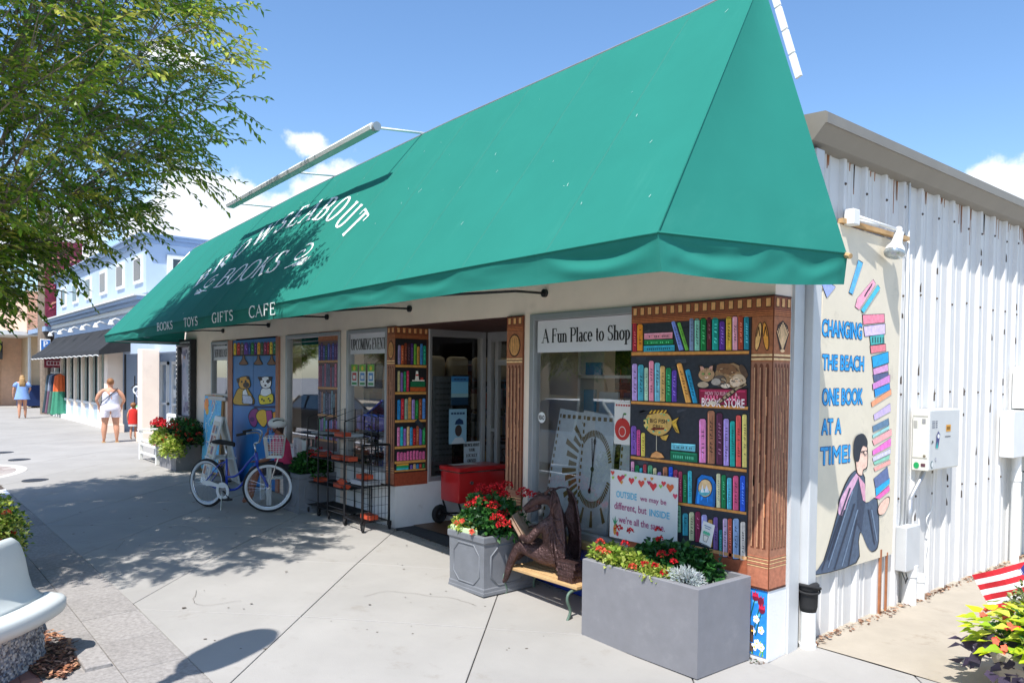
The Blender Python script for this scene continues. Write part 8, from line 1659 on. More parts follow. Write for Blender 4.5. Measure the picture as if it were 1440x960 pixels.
mb = MB(); mb.tube([(.33, -.05, .25), (.46, -.20, .015)], .007, 6); ob('kickstand', mb, 'steel', bike, local=True)
# ================================================================== ALLEY FITTINGS
t = thing('electrical_box', 'large off-white utility cabinet with stickers on the corrugated wall', 'utility box', (.09, 2.55, 1.5))
mb = MB(); mb.bbox((.03, 2.20, 1.225), (.165, 2.86, 1.76), .006); ob('cabinet', mb, mat('cream_enamel', rgb((222, 220, 208)), rough=.5, var=.05, dirt=.2, ds=4), t)
mb = MB(); mb.bbox((.163, 2.21, 1.235), (.172, 2.85, 1.752), .003); ob('door', mb, mat('pale_grey_enamel', rgb((204, 206, 204)), rough=.5, var=.05, dirt=.2), t)
P = Paint(lambda u, v, l: (.1725 + l, u, v)); P.rect(2.55, 1.56, 2.65, 1.62, (226, 160, 40), 1); pass
for i in range(3): P.rect(2.565 + i * .026, 1.575, 2.58 + i * .026, 1.605, (90, 70, 30), 2)
P.rect(2.53, 1.51, 2.65, 1.52, (110, 110, 110), 1)
for i in range(4): P.rect(2.25, 1.60 + i * .018, 2.31, 1.608 + i * .018, (130, 130, 140), 1); P.rect(2.325, 1.60 + i * .018, 2.36, 1.608 + i * .018, (120, 120, 130), 1)
P.poly([(2.33, 1.42), (2.345, 1.53), (2.38, 1.57), (2.42, 1.54), (2.40, 1.47), (2.385, 1.42)], (60, 66, 120), 1); P.ell(2.385, 1.525, .024, .02, (235, 235, 240), 2); P.poly([(2.335, 1.42), (2.36, 1.48), (2.375, 1.42)], (60, 190, 180), 2)
P.ell(2.265, 1.28, .028, .032, (60, 110, 110), 1, 18); P.ell(2.265, 1.28, .021, .025, (222, 224, 222), 2, 18); P.ell(2.34, 1.32, .018, .02, (120, 120, 150), 1, 4); P.ell(2.34, 1.32, .013, .015, (210, 212, 214), 2, 4); P.line([(2.25, 1.46), (2.27, 1.49), (2.28, 1.47)], .012, (40, 40, 46), 1)
ob('stickers', P.mb, 'print', t, kind='stuff')
P = Paint(lambda u, v, l: (u, 2.1985 - l, v)); P.ell(.07, 1.27, .024, .028, (30, 160, 90), 1, 18); P.rect(.108, 1.262, .145, 1.29, (96, 60, 70), 1); P.rect(.035, 1.335, .16, 1.34, (150, 146, 136), 1); P.rect(.035, 1.70, .16, 1.705, (150, 146, 136), 1); P.ell(.135, 1.355, .012, .012, (130, 120, 100), 1); P.rect(.04, 1.60, .07, 1.66, (170, 168, 160), 1); P.rect(.11, 1.64, .14, 1.68, (150, 150, 150), 1)
ob('side_marks', P.mb, 'print', t)
mb = MB(); mb.tube(smooth_path([(.09, 2.32, 1.23), (.085, 2.28, 1.16), (.06, 2.17, 1.02), (.05, 2.14, .96)], 4), .020, 10); mb.tube([(.05, 2.14, .97), (.05, 2.12, .70)], .022, 10); ob('conduit', mb, 'alu', t, smooth=True)
mb = MB(); mb.tube(smooth_path([(.05, 2.62, 1.23), (.045, 2.63, 1.0), (.05, 2.60, .85), (.045, 2.50, .75), (.05, 2.55, .62), (.05, 2.48, .4), (.06, 2.45, .08)], 5), .005, 5); ob('loose_cable', mb, 'white', t, smooth=True)
t = thing('junction_box', 'small grey junction box low on the wall above two pipe stubs', 'utility box', (.08, 2.05, .55))
mb = MB(); mb.bbox((.036, 1.90, .38), (.13, 2.17, .76), .006); ob('cabinet', mb, 'flash', t)
mb = MB(); mb.tube([(.05, 1.98, 3.7), (.05, 1.98, .76)], .010, 7); mb.tube([(.045, 2.06, 3.1), (.05, 2.06, .76)], .006, 6); ob('conduit', mb, 'white', t, smooth=True)
mb = MB(); mb.tube(smooth_path([(.08, 1.93, .38), (.1, 1.96, .30), (.08, 2.02, .26), (.08, 2.06, .34)], 4), .004, 5); mb.tube(smooth_path([(.08, 2.0, .38), (.09, 2.03, .30), (.07, 2.10, .28), (.08, 2.12, .36)], 4), .004, 5); ob('loose_cable', mb, 'iron', t, smooth=True)
for k, (x, y, h, r) in enumerate(((.075, 2.10, .36, .060), (.065, 2.33, .24, .045))):
    t = thing('pipe_stub', ['thick white plastic pipe standing under the junction box', 'thinner and shorter white plastic pipe beside the thick one'][k], 'pipe', (x, y, .05), 0, 'white pipe stubs at the wall foot'); mb = MB(); mb.lathe([(r, 0), (r, h), (r * .85, h), (r * .85, h - .08)], (0, 0, 0), 20); mb.lathe([(r * 1.12, h * .72), (r * 1.12, h * .99), (r, h)], (0, 0, 0), 20); ob('pipe', mb, 'white', t, local=True, auto=40)
RUM = mat('rusty_steel', rgb((168, 108, 70)), rough=.9, var=.4, vs=12)
for k, (ya, yb_, zt) in enumerate(((1.60, 1.63, .60), (1.72, 1.74, .56))):
    mb = MB(); mb.box((.036, ya, .06), (.05, yb_, zt)); tag(ob('metal_strip', mb, RUM), ['wider rusty strip standing below the painted panel', 'narrow rusty strip next to the small grey junction box'][k], 'metal strip', 'rusty strips below the painted panel')
t = thing('meter_cabinet', 'wide pale grey trough box on the wall at the right edge', 'utility box', (.15, 4.2, 1.45)); mb = MB(); mb.bbox((.04, 4.28, 1.22), (.17, 5.9, 1.71), .006); ob('cabinet', mb, mat('grey_enamel', rgb((226, 228, 228)), rough=.5, var=.05, dirt=.2), t)
for k, (x, y, r, m) in enumerate(((.10, 4.62, .045, 'white'), (.12, 5.05, .05, mat('teal_grey_pipe', rgb((150, 186, 180)), rough=.5)))):
    mb = MB(); mb.tube([(x, y, .05), (x, y, 1.24)], r, 14); mb.tube([(x, y, .95), (x, y, 1.05)], r * 1.15, 14); ob('pipe', mb, m, t, smooth=False)
t = thing('upper_meter_box', 'grey meter box above the wide trough box at the right edge', 'utility box', (.15, 4.5, 1.95)); mb = MB(); mb.bbox((.04, 4.62, 1.73), (.16, 5.3, 2.18), .006); ob('cabinet', mb, 'white', t)
# painted panel on the alley wall
t = thing('mural_panel', 'tall cream painted panel of a robed reader carrying a high stack of books', 'mural', (.05, 1.2, 1.8))
mb = MB(); mb.prism([(.036, .505, .535), (.036, 1.815, .535), (.036, 1.885, 3.17), (.036, .60, 3.20)], (.012, 0, 0)); ob('board', mb, mat('cream_board', rgb((230, 219, 196)), rough=.7, var=.06, dirt=.25, ds=3), t)
SH = .048
P = Paint(lambda u, v, l: (SH + l, u, v))
P.baked(MURAL_ALLEY, True)
for s_, a, z, b_, z1 in (('CHANGING', .575, 2.335, 1.19, 2.455), ('THE BEACH', .59, 2.085, 1.235, 2.195), ('ONE BOOK', .60, 1.82, 1.225, 1.94), ('AT A', .60, 1.60, .89, 1.71), ('TIME!', .59, 1.37, 1.04, 1.50)):
    sl = (lambda u, v, z=z: (u, v + (u - .6) * -.0))
    [put_sans(P, s_, a + dx, z + dz, b_ + dx, z1 + dz, (20, 52, 104), .8 + q * .12, .0) for q, (dx, dz) in enumerate(((-.007, -.007), (.009, -.007), (-.007, .007), (.009, .005), (.002, -.01), (.002, .009)))]
    for q, (dx, dz) in enumerate(((-.004, 0), (.004, 0), (0, .004), (0, -.004))): put_sans(P, s_, a + dx, z + dz, b_ + dx, z1 + dz, (40, 146, 205), 1.8 + q * .12, .0)
ob('painting', P.mb, 'paint', t)
mb = MB(); mb.box((.034, .80, 3.20), (.075, 1.95, 3.235)); ob('top_batten', mb, 'tanwood', t)
# wall lamp
t = thing('wall_lamp', 'white adjustable flood lamp on an arm above the mural panel', 'lamp', (.1, 1.2, 3.25))
mb = MB(); mb.bbox((.05, .86, 3.19), (.13, .96, 3.31), .008); ob('bracket', mb, 'white', t)
mb = MB(); mb.tube([(.09, .95, 3.27), (.14, 1.58, 3.235)], .014, 8); mb.tube([(.10, .97, 3.24), (.13, 1.25, 3.23)], .010, 7); mb.sphere((.145, 1.58, 3.235), .03, 10, 8); ob('arm', mb, 'white', t, smooth=True)
def olathe(mb, prof, p, d, n=18):
    p = Vector(p); d = Vector(d).normalized(); u = d.orthogonal().normalized(); w = d.cross(u)
    vs = [p + d * z + (u * math.cos(2 * PI * k / n) + w * math.sin(2 * PI * k / n)) * r for r, z in prof for k in range(n)]
    mb.add(vs, [(i * n + k, i * n + (k + 1) % n, (i + 1) * n + (k + 1) % n, (i + 1) * n + k) for i in range(len(prof) - 1) for k in range(n)])
mb = MB(); olathe(mb, [(.0, -.02), (.035, -.015), (.04, .06), (.045, .09), (.072, .13), (.078, .16)], (.15, 1.57, 3.20), (-.02, -.35, -.9)); hd = ob('lamp_head', mb, 'white', t, smooth=True)
mb = MB(); olathe(mb, [(.074, .155), (.082, .175), (.072, .195), (.04, .208), (0, .212)], (.15, 1.57, 3.20), (-.02, -.35, -.9)); ob('bulb', mb, mat('lamp_glass', (.45, .5, .52), rough=.12, metal=.6, var=.3, vs=20), hd, smooth=True)
# ================================================================== KERBSIDE BENCH AND SHRUB
bc = Vector((-3.75, -5.20, .03))
t = thing('curved_bench', 'pale moulded bench curving round a pebbled concrete base at lower left', 'bench', tuple(bc))
TH1 = math.radians(66); TH0 = math.radians(-75)
def bench_grid(prof_fn, nA, nm, m, th0=TH0, th1=TH1, smooth=True):
    mb = MB(); P0 = None; vs = []; fs = []
    for i in range(nA + 1):
        th = th0 + (th1 - th0) * i / nA; e = min(1, (nA - i) / nA * (th1 - th0) / .10)
        pr_ = prof_fn(th, e); n_ = len(pr_)
        for r, z in pr_: vs.append((bc.x + r * math.cos(th), bc.y + r * math.sin(th), bc.z + z))
    for i in range(nA):
        for k in range(n_): fs.append((i * n_ + k, i * n_ + (k + 1) % n_, (i + 1) * n_ + (k + 1) % n_, (i + 1) * n_ + k))
    fs.append([nA * n_ + k for k in range(n_)])
    mb.add(vs, fs); return ob(nm, mb, m, t, smooth=smooth) if smooth else ob(nm, mb, m, t, auto=40)
def seatp(th, e):
    k = math.sqrt(max(0, 1 - (1 - e) ** 2)); mid = 1.36; w = .19 * (.35 + .65 * k)
    return [(mid - w, .36), (mid - w - .01, .40), (mid - w + .01, .43), (mid - .06, .425), (mid + w * .6, .435), (mid + w - .02, .43), (mid + w, .41), (mid + w, .36), (mid + w - .02, .325), (mid + w - .06, .30), (mid, .30), (mid - w + .02, .31)]
bench_grid(seatp, 90, 'seat', 'bench')
def backp(th, e):
    tt = (TH1 - .035 - th) ; k = math.sqrt(max(0, 1 - max(0, 1 - tt / .16) ** 2)) if tt < .16 else 1
    k = max(k, 0.02); zt = .44 + .42 * k
    return [(1.26, .42), (1.25, .5), (1.235, .44 + (zt - .44) * .6), (1.225, zt - .03), (1.235, zt), (1.26, zt + .008), (1.285, zt - .01), (1.295, zt - .04), (1.305, .44 + (zt - .44) * .6), (1.325, .44 + (zt - .44) * .25), (1.37, .445), (1.40, .425)]
bench_grid(backp, 150, 'back', 'bench', TH0, TH1 - .035)
mb = MB(); vs = []; fs = []; Rb = random.Random(2); nA, nZ = 260, 26
for i in range(nA + 1):
    th = TH0 + (TH1 - .05 - TH0) * i / nA
    for j in range(nZ + 1):
        r = 1.40 - .02 * j / nZ + .010 * Rb.random(); vs.append((bc.x + r * math.cos(th), bc.y + r * math.sin(th), bc.z - .03 + .34 * j / nZ))
for i in range(nA):
    for j in range(nZ): a = i * (nZ + 1) + j; c = rgb(Rb.choice([(150, 148, 150), (196, 192, 188), (110, 110, 118), (176, 166, 156), (134, 140, 150), (90, 88, 92)])); mb.add([vs[a], vs[a + nZ + 1], vs[a + nZ + 2], vs[a + 1]], [(0, 1, 2, 3)], c)
th = TH1 - .05; mb.add([(bc.x + r * math.cos(th), bc.y + r * math.sin(th), bc.z + z) for r, z in ((1.40, -.03), (1.38, .31), (1.0, .31), (1.0, -.03))], [(0, 1, 2, 3)], rgb((140, 138, 140)))
ob('pebbled_base', mb, 'pebble', t)
mb = MB(); vs = [(bc.x + 1.18 * math.cos(a), bc.y + 1.18 * math.sin(a), .40) for a in (2 * PI * i / 40 for i in range(40))]; mb.add(vs, [list(range(40))]); ob('soil', mb, 'mulch', t)
mu = MB(); vs = []
for i in range(26): a = 2 * PI * i / 26; vs.append((-3.15 + (.55 + .06 * math.sin(i * 5)) * math.cos(a), -3.93 + .17 * math.sin(a), HSET(-3, -3.9) + .006))
mu.add(vs, [list(range(26))]); 
ob('mulch_patch', mu, 'mulch', kind='structure')
ch = MB(); Rc = random.Random(8)
for k in range(900):
    a = Rc.uniform(0, 6.283); q = math.sqrt(Rc.random()); x = -3.15 + .55 * q * math.cos(a); y = -3.93 + .16 * q * math.sin(a); z = HSET(x, y) + Rc.uniform(.006, .03)
    l = Rc.uniform(.012, .04); b_ = Rc.uniform(0, 6.283); d = Vector((math.cos(b_), math.sin(b_), Rc.uniform(-.3, .3))) * l; s_ = Vector((-math.sin(b_), math.cos(b_), 0)) * l * .25
    ch.add([Vector((x, y, z)) - s_, Vector((x, y, z)) + d - s_, Vector((x, y, z)) + d + s_, Vector((x, y, z)) + s_], [(0, 1, 2, 3)], rgb(Rc.choice([(150, 96, 66), (116, 70, 50), (184, 134, 98), (90, 56, 42), (200, 150, 120)])))
ob('bark_chips', ch, 'attr', kind='stuff', label='loose reddish bark chips on the soil beside the curved bench', cat='bark mulch')
mb = MB(); ring_block(mb, [(-3.0, -3.80), (-2.62, -3.80), (-2.62, -3.64), (-3.0, -3.64)], HSET, .05, .003, .01, .03); tag(ob('edging_stone', mb, 'paver'), 'loose grey edging stone at the rim of the bark patch beside the curved bench', 'stone')
R = random.Random(21)
f = MB(); foliage(f, (-.12, -.05, .46), (.44, .46, .46), 6000, .045, .032, LG + LG + DG[:2] + [rgb((196, 206, 90))], R); foliage(f, (-.5, -.1, .3), (.5, .4, .34), 2000, .045, .032, LG + DG[:2], R)
b = MB()
for k in range(12): bloom(b, (R.uniform(-.1, .3), R.uniform(-.1, .3), R.uniform(.25, .75)), .028, ORA, R, 22, .022)
shrub('low_shrub', 'yellow-green shrub with a few orange blooms behind the curved bench', 'shrub', (-5.08, -4.18, .06), [('foliage', f, 'leaf'), ('blossoms', b, 'petal')])
# street lamp whose shadow falls across the paving
t = thing('street_lamp', 'tall kerbside street lamp known here by its leaf-shaped shadow on the paving', 'street lamp', (-1.42, -4.78, .0))
mb = MB(); mb.lathe([(0, 0), (.13, 0), (.12, .08), (.075, .16), (.065, .5), (.05, .56), (.045, 2.7), (.06, 2.74), (.045, 2.8), (.06, 2.9)], (-1.42, -4.78, .02), 16); ob('post', mb, 'black', t, auto=40)
mb = MB(); mb.lathe([(.06, 2.88), (.11, 2.98), (.17, 3.15), (.20, 3.4), (.205, 3.7), (.19, 3.95), (.14, 4.12), (.06, 4.2), (.03, 4.26), (0, 4.28)], (-1.42, -4.78, .02), 20); ob('lantern', mb, mat('frosted_globe', rgb((226, 224, 214)), rough=.4), t, smooth=True)
# ================================================================== FLOWERS AND FLAG AT RIGHT
t = thing('corner_planter', 'concrete flower bowl at the right edge holding coleus and impatiens', 'planter', (1.72, .92, 0))
mb = MB(); mb.lathe([(.0, 0), (.40, 0), (.42, .04), (.52, .30), (.56, .32), (.56, .36), (.50, .36), (.48, .28), (0, .28)], (1.68, .80, .01), 32); ob('bowl', mb, 'alley', t, auto=40)
R = random.Random(31)
lime = MB(); LM = [rgb((206, 222, 40)), rgb((184, 206, 36)), rgb((220, 230, 84)), rgb((160, 190, 40))]
for k in range(330):
    a = R.uniform(0, 6.283); q = R.uniform(.25, .62); p = Vector((1.82 + q * math.cos(a), .90 + q * math.sin(a), .42 - .25 * max(0, q - .42) + R.uniform(-.05, .12)))
    d = Vector((math.cos(a + R.uniform(-.6, .6)), math.sin(a + R.uniform(-.6, .6)), R.uniform(-.3, .4))); c = jit(R.choice(LM), R, .12)
    L_ = R.uniform(.07, .12); d.normalize(); s_ = d.cross(Vector((0, 0, 1)) + rv(R) * .3).normalized(); n_ = s_.cross(d)
    pts = [p, p + d * L_ * .12 - s_ * L_ * .42 + n_ * .008, p + d * L_ * .40 - s_ * L_ * .36 + n_ * .006, p + d * L_ * .6 - s_ * L_ * .22, p + d * L_ * 1.0 - n_ * L_ * .12, p + d * L_ * .6 + s_ * L_ * .22, p + d * L_ * .40 + s_ * L_ * .36 + n_ * .006, p + d * L_ * .12 + s_ * L_ * .42 + n_ * .008]
    lime.add(pts, [(0, 1, 2, 3), (0, 3, 4), (0, 4, 5), (0, 5, 6, 7)], c)
dk = MB()
for k in range(200):
    a = R.uniform(0, 6.283); q = R.uniform(.3, .62); p = Vector((1.80 + q * math.cos(a), .84 + q * math.sin(a), .34 - .3 * max(0, q - .42) + R.uniform(-.05, .05)))
    leafquad(dk, p, Vector((math.cos(a), math.sin(a), R.uniform(-.5, .2))) + rv(R) * .4, rv(R), .10, .08, jit(rgb((74, 66, 84)), R, .25), .1)
gr = MB(); foliage(gr, (1.74, .84, .40), (.40, .40, .16), 1500, .04, .032, DG + LG[:2], R); foliage(gr, (1.62, 1.15, .48), (.3, .25, .22), 900, .04, .026, [rgb((110, 120, 70)), rgb((90, 104, 60)), rgb((150, 160, 90))], R)
bl = MB()
for k in range(46):
    a = R.uniform(2.2, 5.9); q = R.uniform(.1, .58); p = Vector((1.78 + q * math.cos(a), .86 + q * math.sin(a), .50 - .28 * max(0, q - .3) + R.uniform(-.02, .05))); flower5(bl, p, Vector((.2, -.6, 1)) + rv(R) * .5, .027, R.choice(ORA + [rgb((246, 120, 84))]), R); flower5(bl, p + rv(R) * .02, Vector((.2, -.8, .8)) + rv(R) * .5, .024, R.choice(ORA), R)
for nm, m_, mt in (('lime_leaves', lime, 'leaf'), ('dark_leaves', dk, 'leaf'), ('green_foliage', gr, 'leaf'), ('orange_flowers', bl, 'petal')): pass
shrub('mixed_flowers', 'lime sweet-potato leaves, dark leaves and orange impatiens at the right edge', 'flowers', (-.17, -.10, .02), [('lime_leaves', lime, 'leaf'), ('dark_leaves', dk, 'leaf'), ('green_foliage', gr, 'leaf'), ('orange_flowers', bl, 'petal')])
t = thing('small_flag', 'small stars and stripes flag on a stick among the flowers at the right edge', 'flag', (1.5, 1.25, .4))
FO = Vector((1.25, 1.33, .79)); fu = Vector((-.62, -.30, -.28)).normalized() * .42; fv = Vector((.22, .05, -.42)).normalized() * .27
def fl(u, v, l=0): 
    p = FO + fu * u + fv * v; n_ = fu.cross(fv).normalized() * -1; return tuple(p + n_ * (.018 * math.sin(u * 7 + v * 2) + l * .6 + .001))
P = Paint(lambda u, v, l: fl(u, v, l))
for i in range(7):
    for k in range(10): P.rect(k / 10, i / 7, (k + 1.02) / 10, (i + 1) / 7, (206, 40, 50) if i % 2 == 0 else (240, 240, 240), 0)
for k in range(4):
    P.rect(k / 10, 0, (k + 1) / 10, .54, (40, 54, 120), 1.5)
    for j in range(4): P.ell(k / 10 + .05, .07 + j * .13, .018, .03, (240, 240, 245), 3, 6)
ob('cloth', P.mb, 'cloth', t)
mb = MB(); mb.tube([FO + Vector((.003, .005, .05)), FO + fv * 2.2], .005, 6); ob('stick', mb, 'tanwood', t)
# ================================================================== PEOPLE
def loft(mb, secs, n=16, caps=True, col=None):
    vs = []; fs = []
    for z, cx, cy, rx, ry in secs:
        for k in range(n): a = 2 * PI * k / n; vs.append((cx + rx * math.cos(a), cy + ry * math.sin(a), z))
    for i in range(len(secs) - 1):
        for k in range(n): fs.append((i * n + k, i * n + (k + 1) % n, (i + 1) * n + (k + 1) % n, (i + 1) * n + k))
    if caps: fs.append(list(range(n))[::-1]); fs.append([(len(secs) - 1) * n + k for k in range(n)])
    return mb.add(vs, fs, col)
def human(t, H=1.68, fat=1.0, arms=((.30, -.02, 1.13, .27, .12, .92), (-.30, -.02, 1.13, -.27, .12, .92)), stance=.14, skin='skin', step=0):
    s_ = H / 1.68; f_ = fat
    J = [(0, 0, .93, .15 * f_, .12 * f_), (0, 0, 1.08, .13 * f_, .10 * f_), (0, .0, 1.24, .145 * f_, .105 * f_), (0, 0, 1.37, .12, .075), (0, .0, 1.45, .05, .05), (0, .01, 1.54, .072, .085), (0, .01, 1.60, .075, .092), (0, .005, 1.655, .055, .06)]
    E_ = [(i, i + 1) for i in range(7)]
    for sg, st_ in ((1, step), (-1, -step)):
        b_ = len(J); x = stance * sg
        J += [(x * .72, 0, .86, .105 * f_, .11 * f_), (x * .9, .02 + st_ * .5, .50, .062 * f_, .065 * f_), (x, -.02 + st_ * .6, .32, .060 * f_, .062 * f_), (x, -.02 + st_, .09, .036, .038), (x * 1.05, .05 + st_, .035, .040, .028), (x * 1.1, .14 + st_, .025, .036, .020)]
        E_ += [(0, b_)] + [(b_ + i, b_ + i + 1) for i in range(5)]
    for ex, ey, ez, hx, hy, hz in arms:
        b_ = len(J); sg = 1 if ex > 0 else -1
        J += [(sg * .17, 0, 1.38, .058, .058), (ex * .85, ey, (1.38 + ez) / 2, .050 * f_, .05 * f_), (ex, ey, ez, .040, .040), ((ex + hx) / 2, (ey + hy) / 2, (ez + hz) / 2, .036, .036), (hx, hy, hz, .024, .030), (hx * .97, hy + .03, hz - .07, .016, .034), (hx * .95, hy + .05, hz - .13, .010, .024)]
        E_ += [(3, b_)] + [(b_ + i, b_ + i + 1) for i in range(6)]
    J = [(j[0] * s_, j[1] * s_, j[2] * s_, j[3] * s_, j[4] * s_) for j in J]
    W = WM[t.name_full]; Jw = [tuple(W @ Vector(j[:3])) + j[3:] for j in J]
    o = skinobj('body', Jw, E_, skin, t, 2)
    # five fingers per hand
    mb = MB()
    for ex, ey, ez, hx, hy, hz in arms:
        for k in range(5):
            q = (k - 2) * .014; p = Vector((hx * .95 * s_, (hy + .05 + q) * s_, (hz - .12) * s_)); l = (.05, .062, .066, .06, .046)[k] * s_
            mb.tube([p, p + Vector((0, .004 + q * .3, -l * .6)), p + Vector((0, -.004 + q * .3, -l))], [.008, .007, .005], 6)
    ob('fingers', mb, skin, t, smooth=True, local=True)
    mb = MB(); z = 1.575 * s_; y = .105 * s_
    for sg in (-1, 1): mb.sphere((sg * .028, y - .012, z + .01), (.012, .008, .007), 8, 6); mb.sphere((sg * .078 * s_, .01, z), (.012, .018, .03), 8, 6)
    mb.sphere((0, y + .004, z - .02), (.012, .016, .02), 8, 6); mb.sphere((0, y - .006, z - .062), (.024, .008, .008), 8, 6)
    ob('face', mb, skin, t, smooth=True, local=True)
    return s_
t = thing('person', 'person in white halter top and shorts walking away, dark strap across the back', 'person', (-19.35, -.02, .155), math.radians(79))
human(t, 1.66, 1.22, ((.33, .0, 1.12, .27, .16, .98), (-.33, .0, 1.12, -.27, .16, .98)), .15)
mb = MB(); loft(mb, [(.96, 0, 0, .225, .175), (1.03, 0, 0, .205, .160), (1.12, 0, 0, .190, .150), (1.22, 0, .0, .200, .150), (1.30, 0, .0, .185, .135), (1.37, 0, .0, .10, .10), (1.41, 0, .0, .055, .065)], 20, False, rgb((206, 208, 222))); ob('halter_top', mb, 'cloth', t, smooth=True, local=True)
mb = MB(); loft(mb, [(.83, 0, 0, .235, .20), (.88, 0, -.01, .250, .215), (.94, 0, 0, .235, .195), (1.01, 0, 0, .212, .168)], 20, False, rgb((232, 226, 234)))
for sg in (-1, 1): loft(mb, [(.66, sg * .138, .0, .118, .145), (.74, sg * .128, .0, .122, .16), (.84, sg * .10, 0, .13, .175)], 16, False, rgb((232, 226, 234)))
ob('shorts', mb, 'cloth', t, smooth=True, local=True)
mb = MB(); mb.tube(smooth_path([(.17, -.03, 1.42), (.08, -.125, 1.33), (-.06, -.165, 1.20), (-.19, -.14, 1.08), (-.23, -.02, .98)], 5), .012, 6, col=rgb((40, 40, 44))); ob('bag_strap', mb, 'cloth', t, smooth=True, local=True)
mb = MB(); mb.sphere((0, -.012, 1.60), (.088, .100, .088), 16, 12); mb.sphere((0, -.10, 1.60), (.05, .05, .05), 12, 10); ob('hair', mb, 'hair', t, smooth=True, local=True)
mb = MB()
for sg in (-1, 1): mb.bbox((sg * .155 - .045, -.07, .0), (sg * .155 + .045, .19, .02), .008)
ob('sandals', mb, 'tanwood', t, local=True)
t = thing('person', 'small child in a red outfit standing beside the person in white shorts', 'person', (-20.1, .72, .155), math.radians(60))
human(t, .98, .9, ((.20, .1, 1.1, .16, .24, 1.15), (-.26, .0, 1.1, -.27, .04, .95)), .11)
mb = MB(); loft(mb, [(.42, 0, 0, .14, .11), (.56, 0, 0, .125, .10), (.68, 0, 0, .115, .09), (.80, 0, 0, .115, .08), (.84, 0, 0, .06, .06)], 16, False, rgb((206, 44, 36))); ob('red_top', mb, 'cloth', t, smooth=True, local=True)
mb = MB(); loft(mb, [(.36, 0, 0, .13, .11), (.50, 0, 0, .12, .10)], 16, False, rgb((200, 196, 190))); ob('shorts', mb, 'cloth', t, smooth=True, local=True)
mb = MB(); mb.sphere((0, -.01, .945), (.075, .085, .075), 14, 10); ob('hair', mb, 'hair', t, smooth=True, local=True)
t = thing('person', 'long-haired person in a short pale blue dress walking away far up the pavement', 'person', (-32.5, -.30, .155), math.radians(84))
human(t, 1.68, 1.0, ((.27, .02, 1.14, .22, .22, 1.02), (-.29, .0, 1.12, -.30, .04, .88)), .10, step=.06)
mb = MB(); loft(mb, [(.74, 0, 0, .27, .20), (.90, 0, 0, .235, .175), (1.06, 0, 0, .20, .15), (1.22, 0, 0, .19, .14), (1.36, 0, 0, .19, .11), (1.42, 0, 0, .09, .08)], 20, False, rgb((136, 170, 226)))
for sg in (-1, 1): mb.tube([(sg * .14, 0, 1.37), (sg * .22, 0, 1.30), (sg * .26, 0, 1.22)], [.075, .08, .075], 10, col=rgb((136, 170, 226)))
ob('dress', mb, 'cloth', t, smooth=True, local=True)
mb = MB(); mb.sphere((0, -.015, 1.60), (.088, .098, .09), 16, 12); loft(mb, [(1.24, 0, -.11, .10, .03), (1.36, 0, -.10, .11, .045), (1.50, 0, -.06, .10, .07), (1.60, 0, -.03, .09, .085)], 14, True); ob('hair', mb, mat('long_blond_hair', rgb((176, 140, 92)), rough=.6, var=.35, vs=40), t, smooth=True, local=True)
# seated cyclist
t = thing('person', 'seated person in white bicycle helmet and pink shirt, hand to face, behind the bicycle', 'person', (-7.72, -.25, .155), math.radians(168))
J = [(0, 0, .52, .14, .12), (0, .0, .66, .12, .10), (0, .03, .82, .125, .095), (0, .06, .93, .10, .07), (0, .085, .995, .045, .045), (0, .11, 1.06, .066, .08), (0, .11, 1.12, .068, .082),
     (.09, .10, .50, .085, .08), (.13, .42, .47, .062, .06), (.14, .46, .25, .050, .05), (.15, .44, .08, .032, .034), (.15, .55, .04, .034, .024),
     (-.09, .10, .50, .085, .08), (-.12, .40, .48, .062, .06), (-.13, .46, .27, .05, .05), (-.13, .48, .10, .032, .034), (-.13, .60, .05, .034, .024),
     (.15, .06, .90, .05, .05), (.21, .16, .72, .042, .042), (.17, .24, .85, .034, .034), (.07, .24, .97, .024, .028), (.03, .22, 1.01, .018, .028),
     (-.15, .06, .90, .05, .05), (-.20, .14, .72, .042, .042), (-.14, .30, .62, .032, .032), (-.08, .38, .60, .022, .026)]
E_ = [(i, i + 1) for i in range(6)] + [(0, 7), (7, 8), (8, 9), (9, 10), (10, 11), (0, 12), (12, 13), (13, 14), (14, 15), (15, 16), (3, 17), (17, 18), (18, 19), (19, 20), (20, 21), (3, 22), (22, 23), (23, 24), (24, 25)]
W = WM[t.name_full]; skinobj('body', [tuple(W @ Vector(j[:3])) + j[3:] for j in J], E_, 'skin2', t, 2)
mb = MB(); loft(mb, [(.56, 0, .0, .165, .13), (.70, 0, .02, .155, .12), (.84, 0, .04, .155, .12), (.93, 0, .06, .14, .09), (.98, 0, .08, .065, .06)], 18, False, rgb((226, 70, 116)))
for sg in (-1, 1): mb.tube([(sg * .12, .06, .92), (sg * .18, .10, .82), (sg * .21, .15, .73)], [.072, .066, .058], 10, col=rgb((226, 70, 116)))
ob('pink_shirt', mb, 'cloth', t, smooth=True, local=True)
mb = MB(); loft(mb, [(.44, 0, .02, .17, .15), (.56, 0, 0, .16, .14)], 16, False, rgb((70, 66, 74)))
for sg in (-1, 1): mb.tube([(sg * .09, .05, .50), (sg * .12, .34, .49)], [.105, .085], 12, col=rgb((70, 66, 74)))
ob('shorts', mb, 'cloth', t, smooth=True, local=True)
mb = MB(); mb.sphere((0, .095, 1.135), (.105, .135, .085), 18, 10); hm = ob('helmet', mb, 'white', t, smooth=True, local=True)
for k in (-2, -1, 0, 1, 2): mb = MB(); mb.tube(smooth_path([(k * .036, .20 - abs(k) * .012, 1.165), (k * .040, .12, 1.208 - abs(k) * .012), (k * .036, .02, 1.19 - abs(k) * .01)], 4), .011, 6); ob('helmet_vent', mb, 'rubber', hm, smooth=True, local=True)
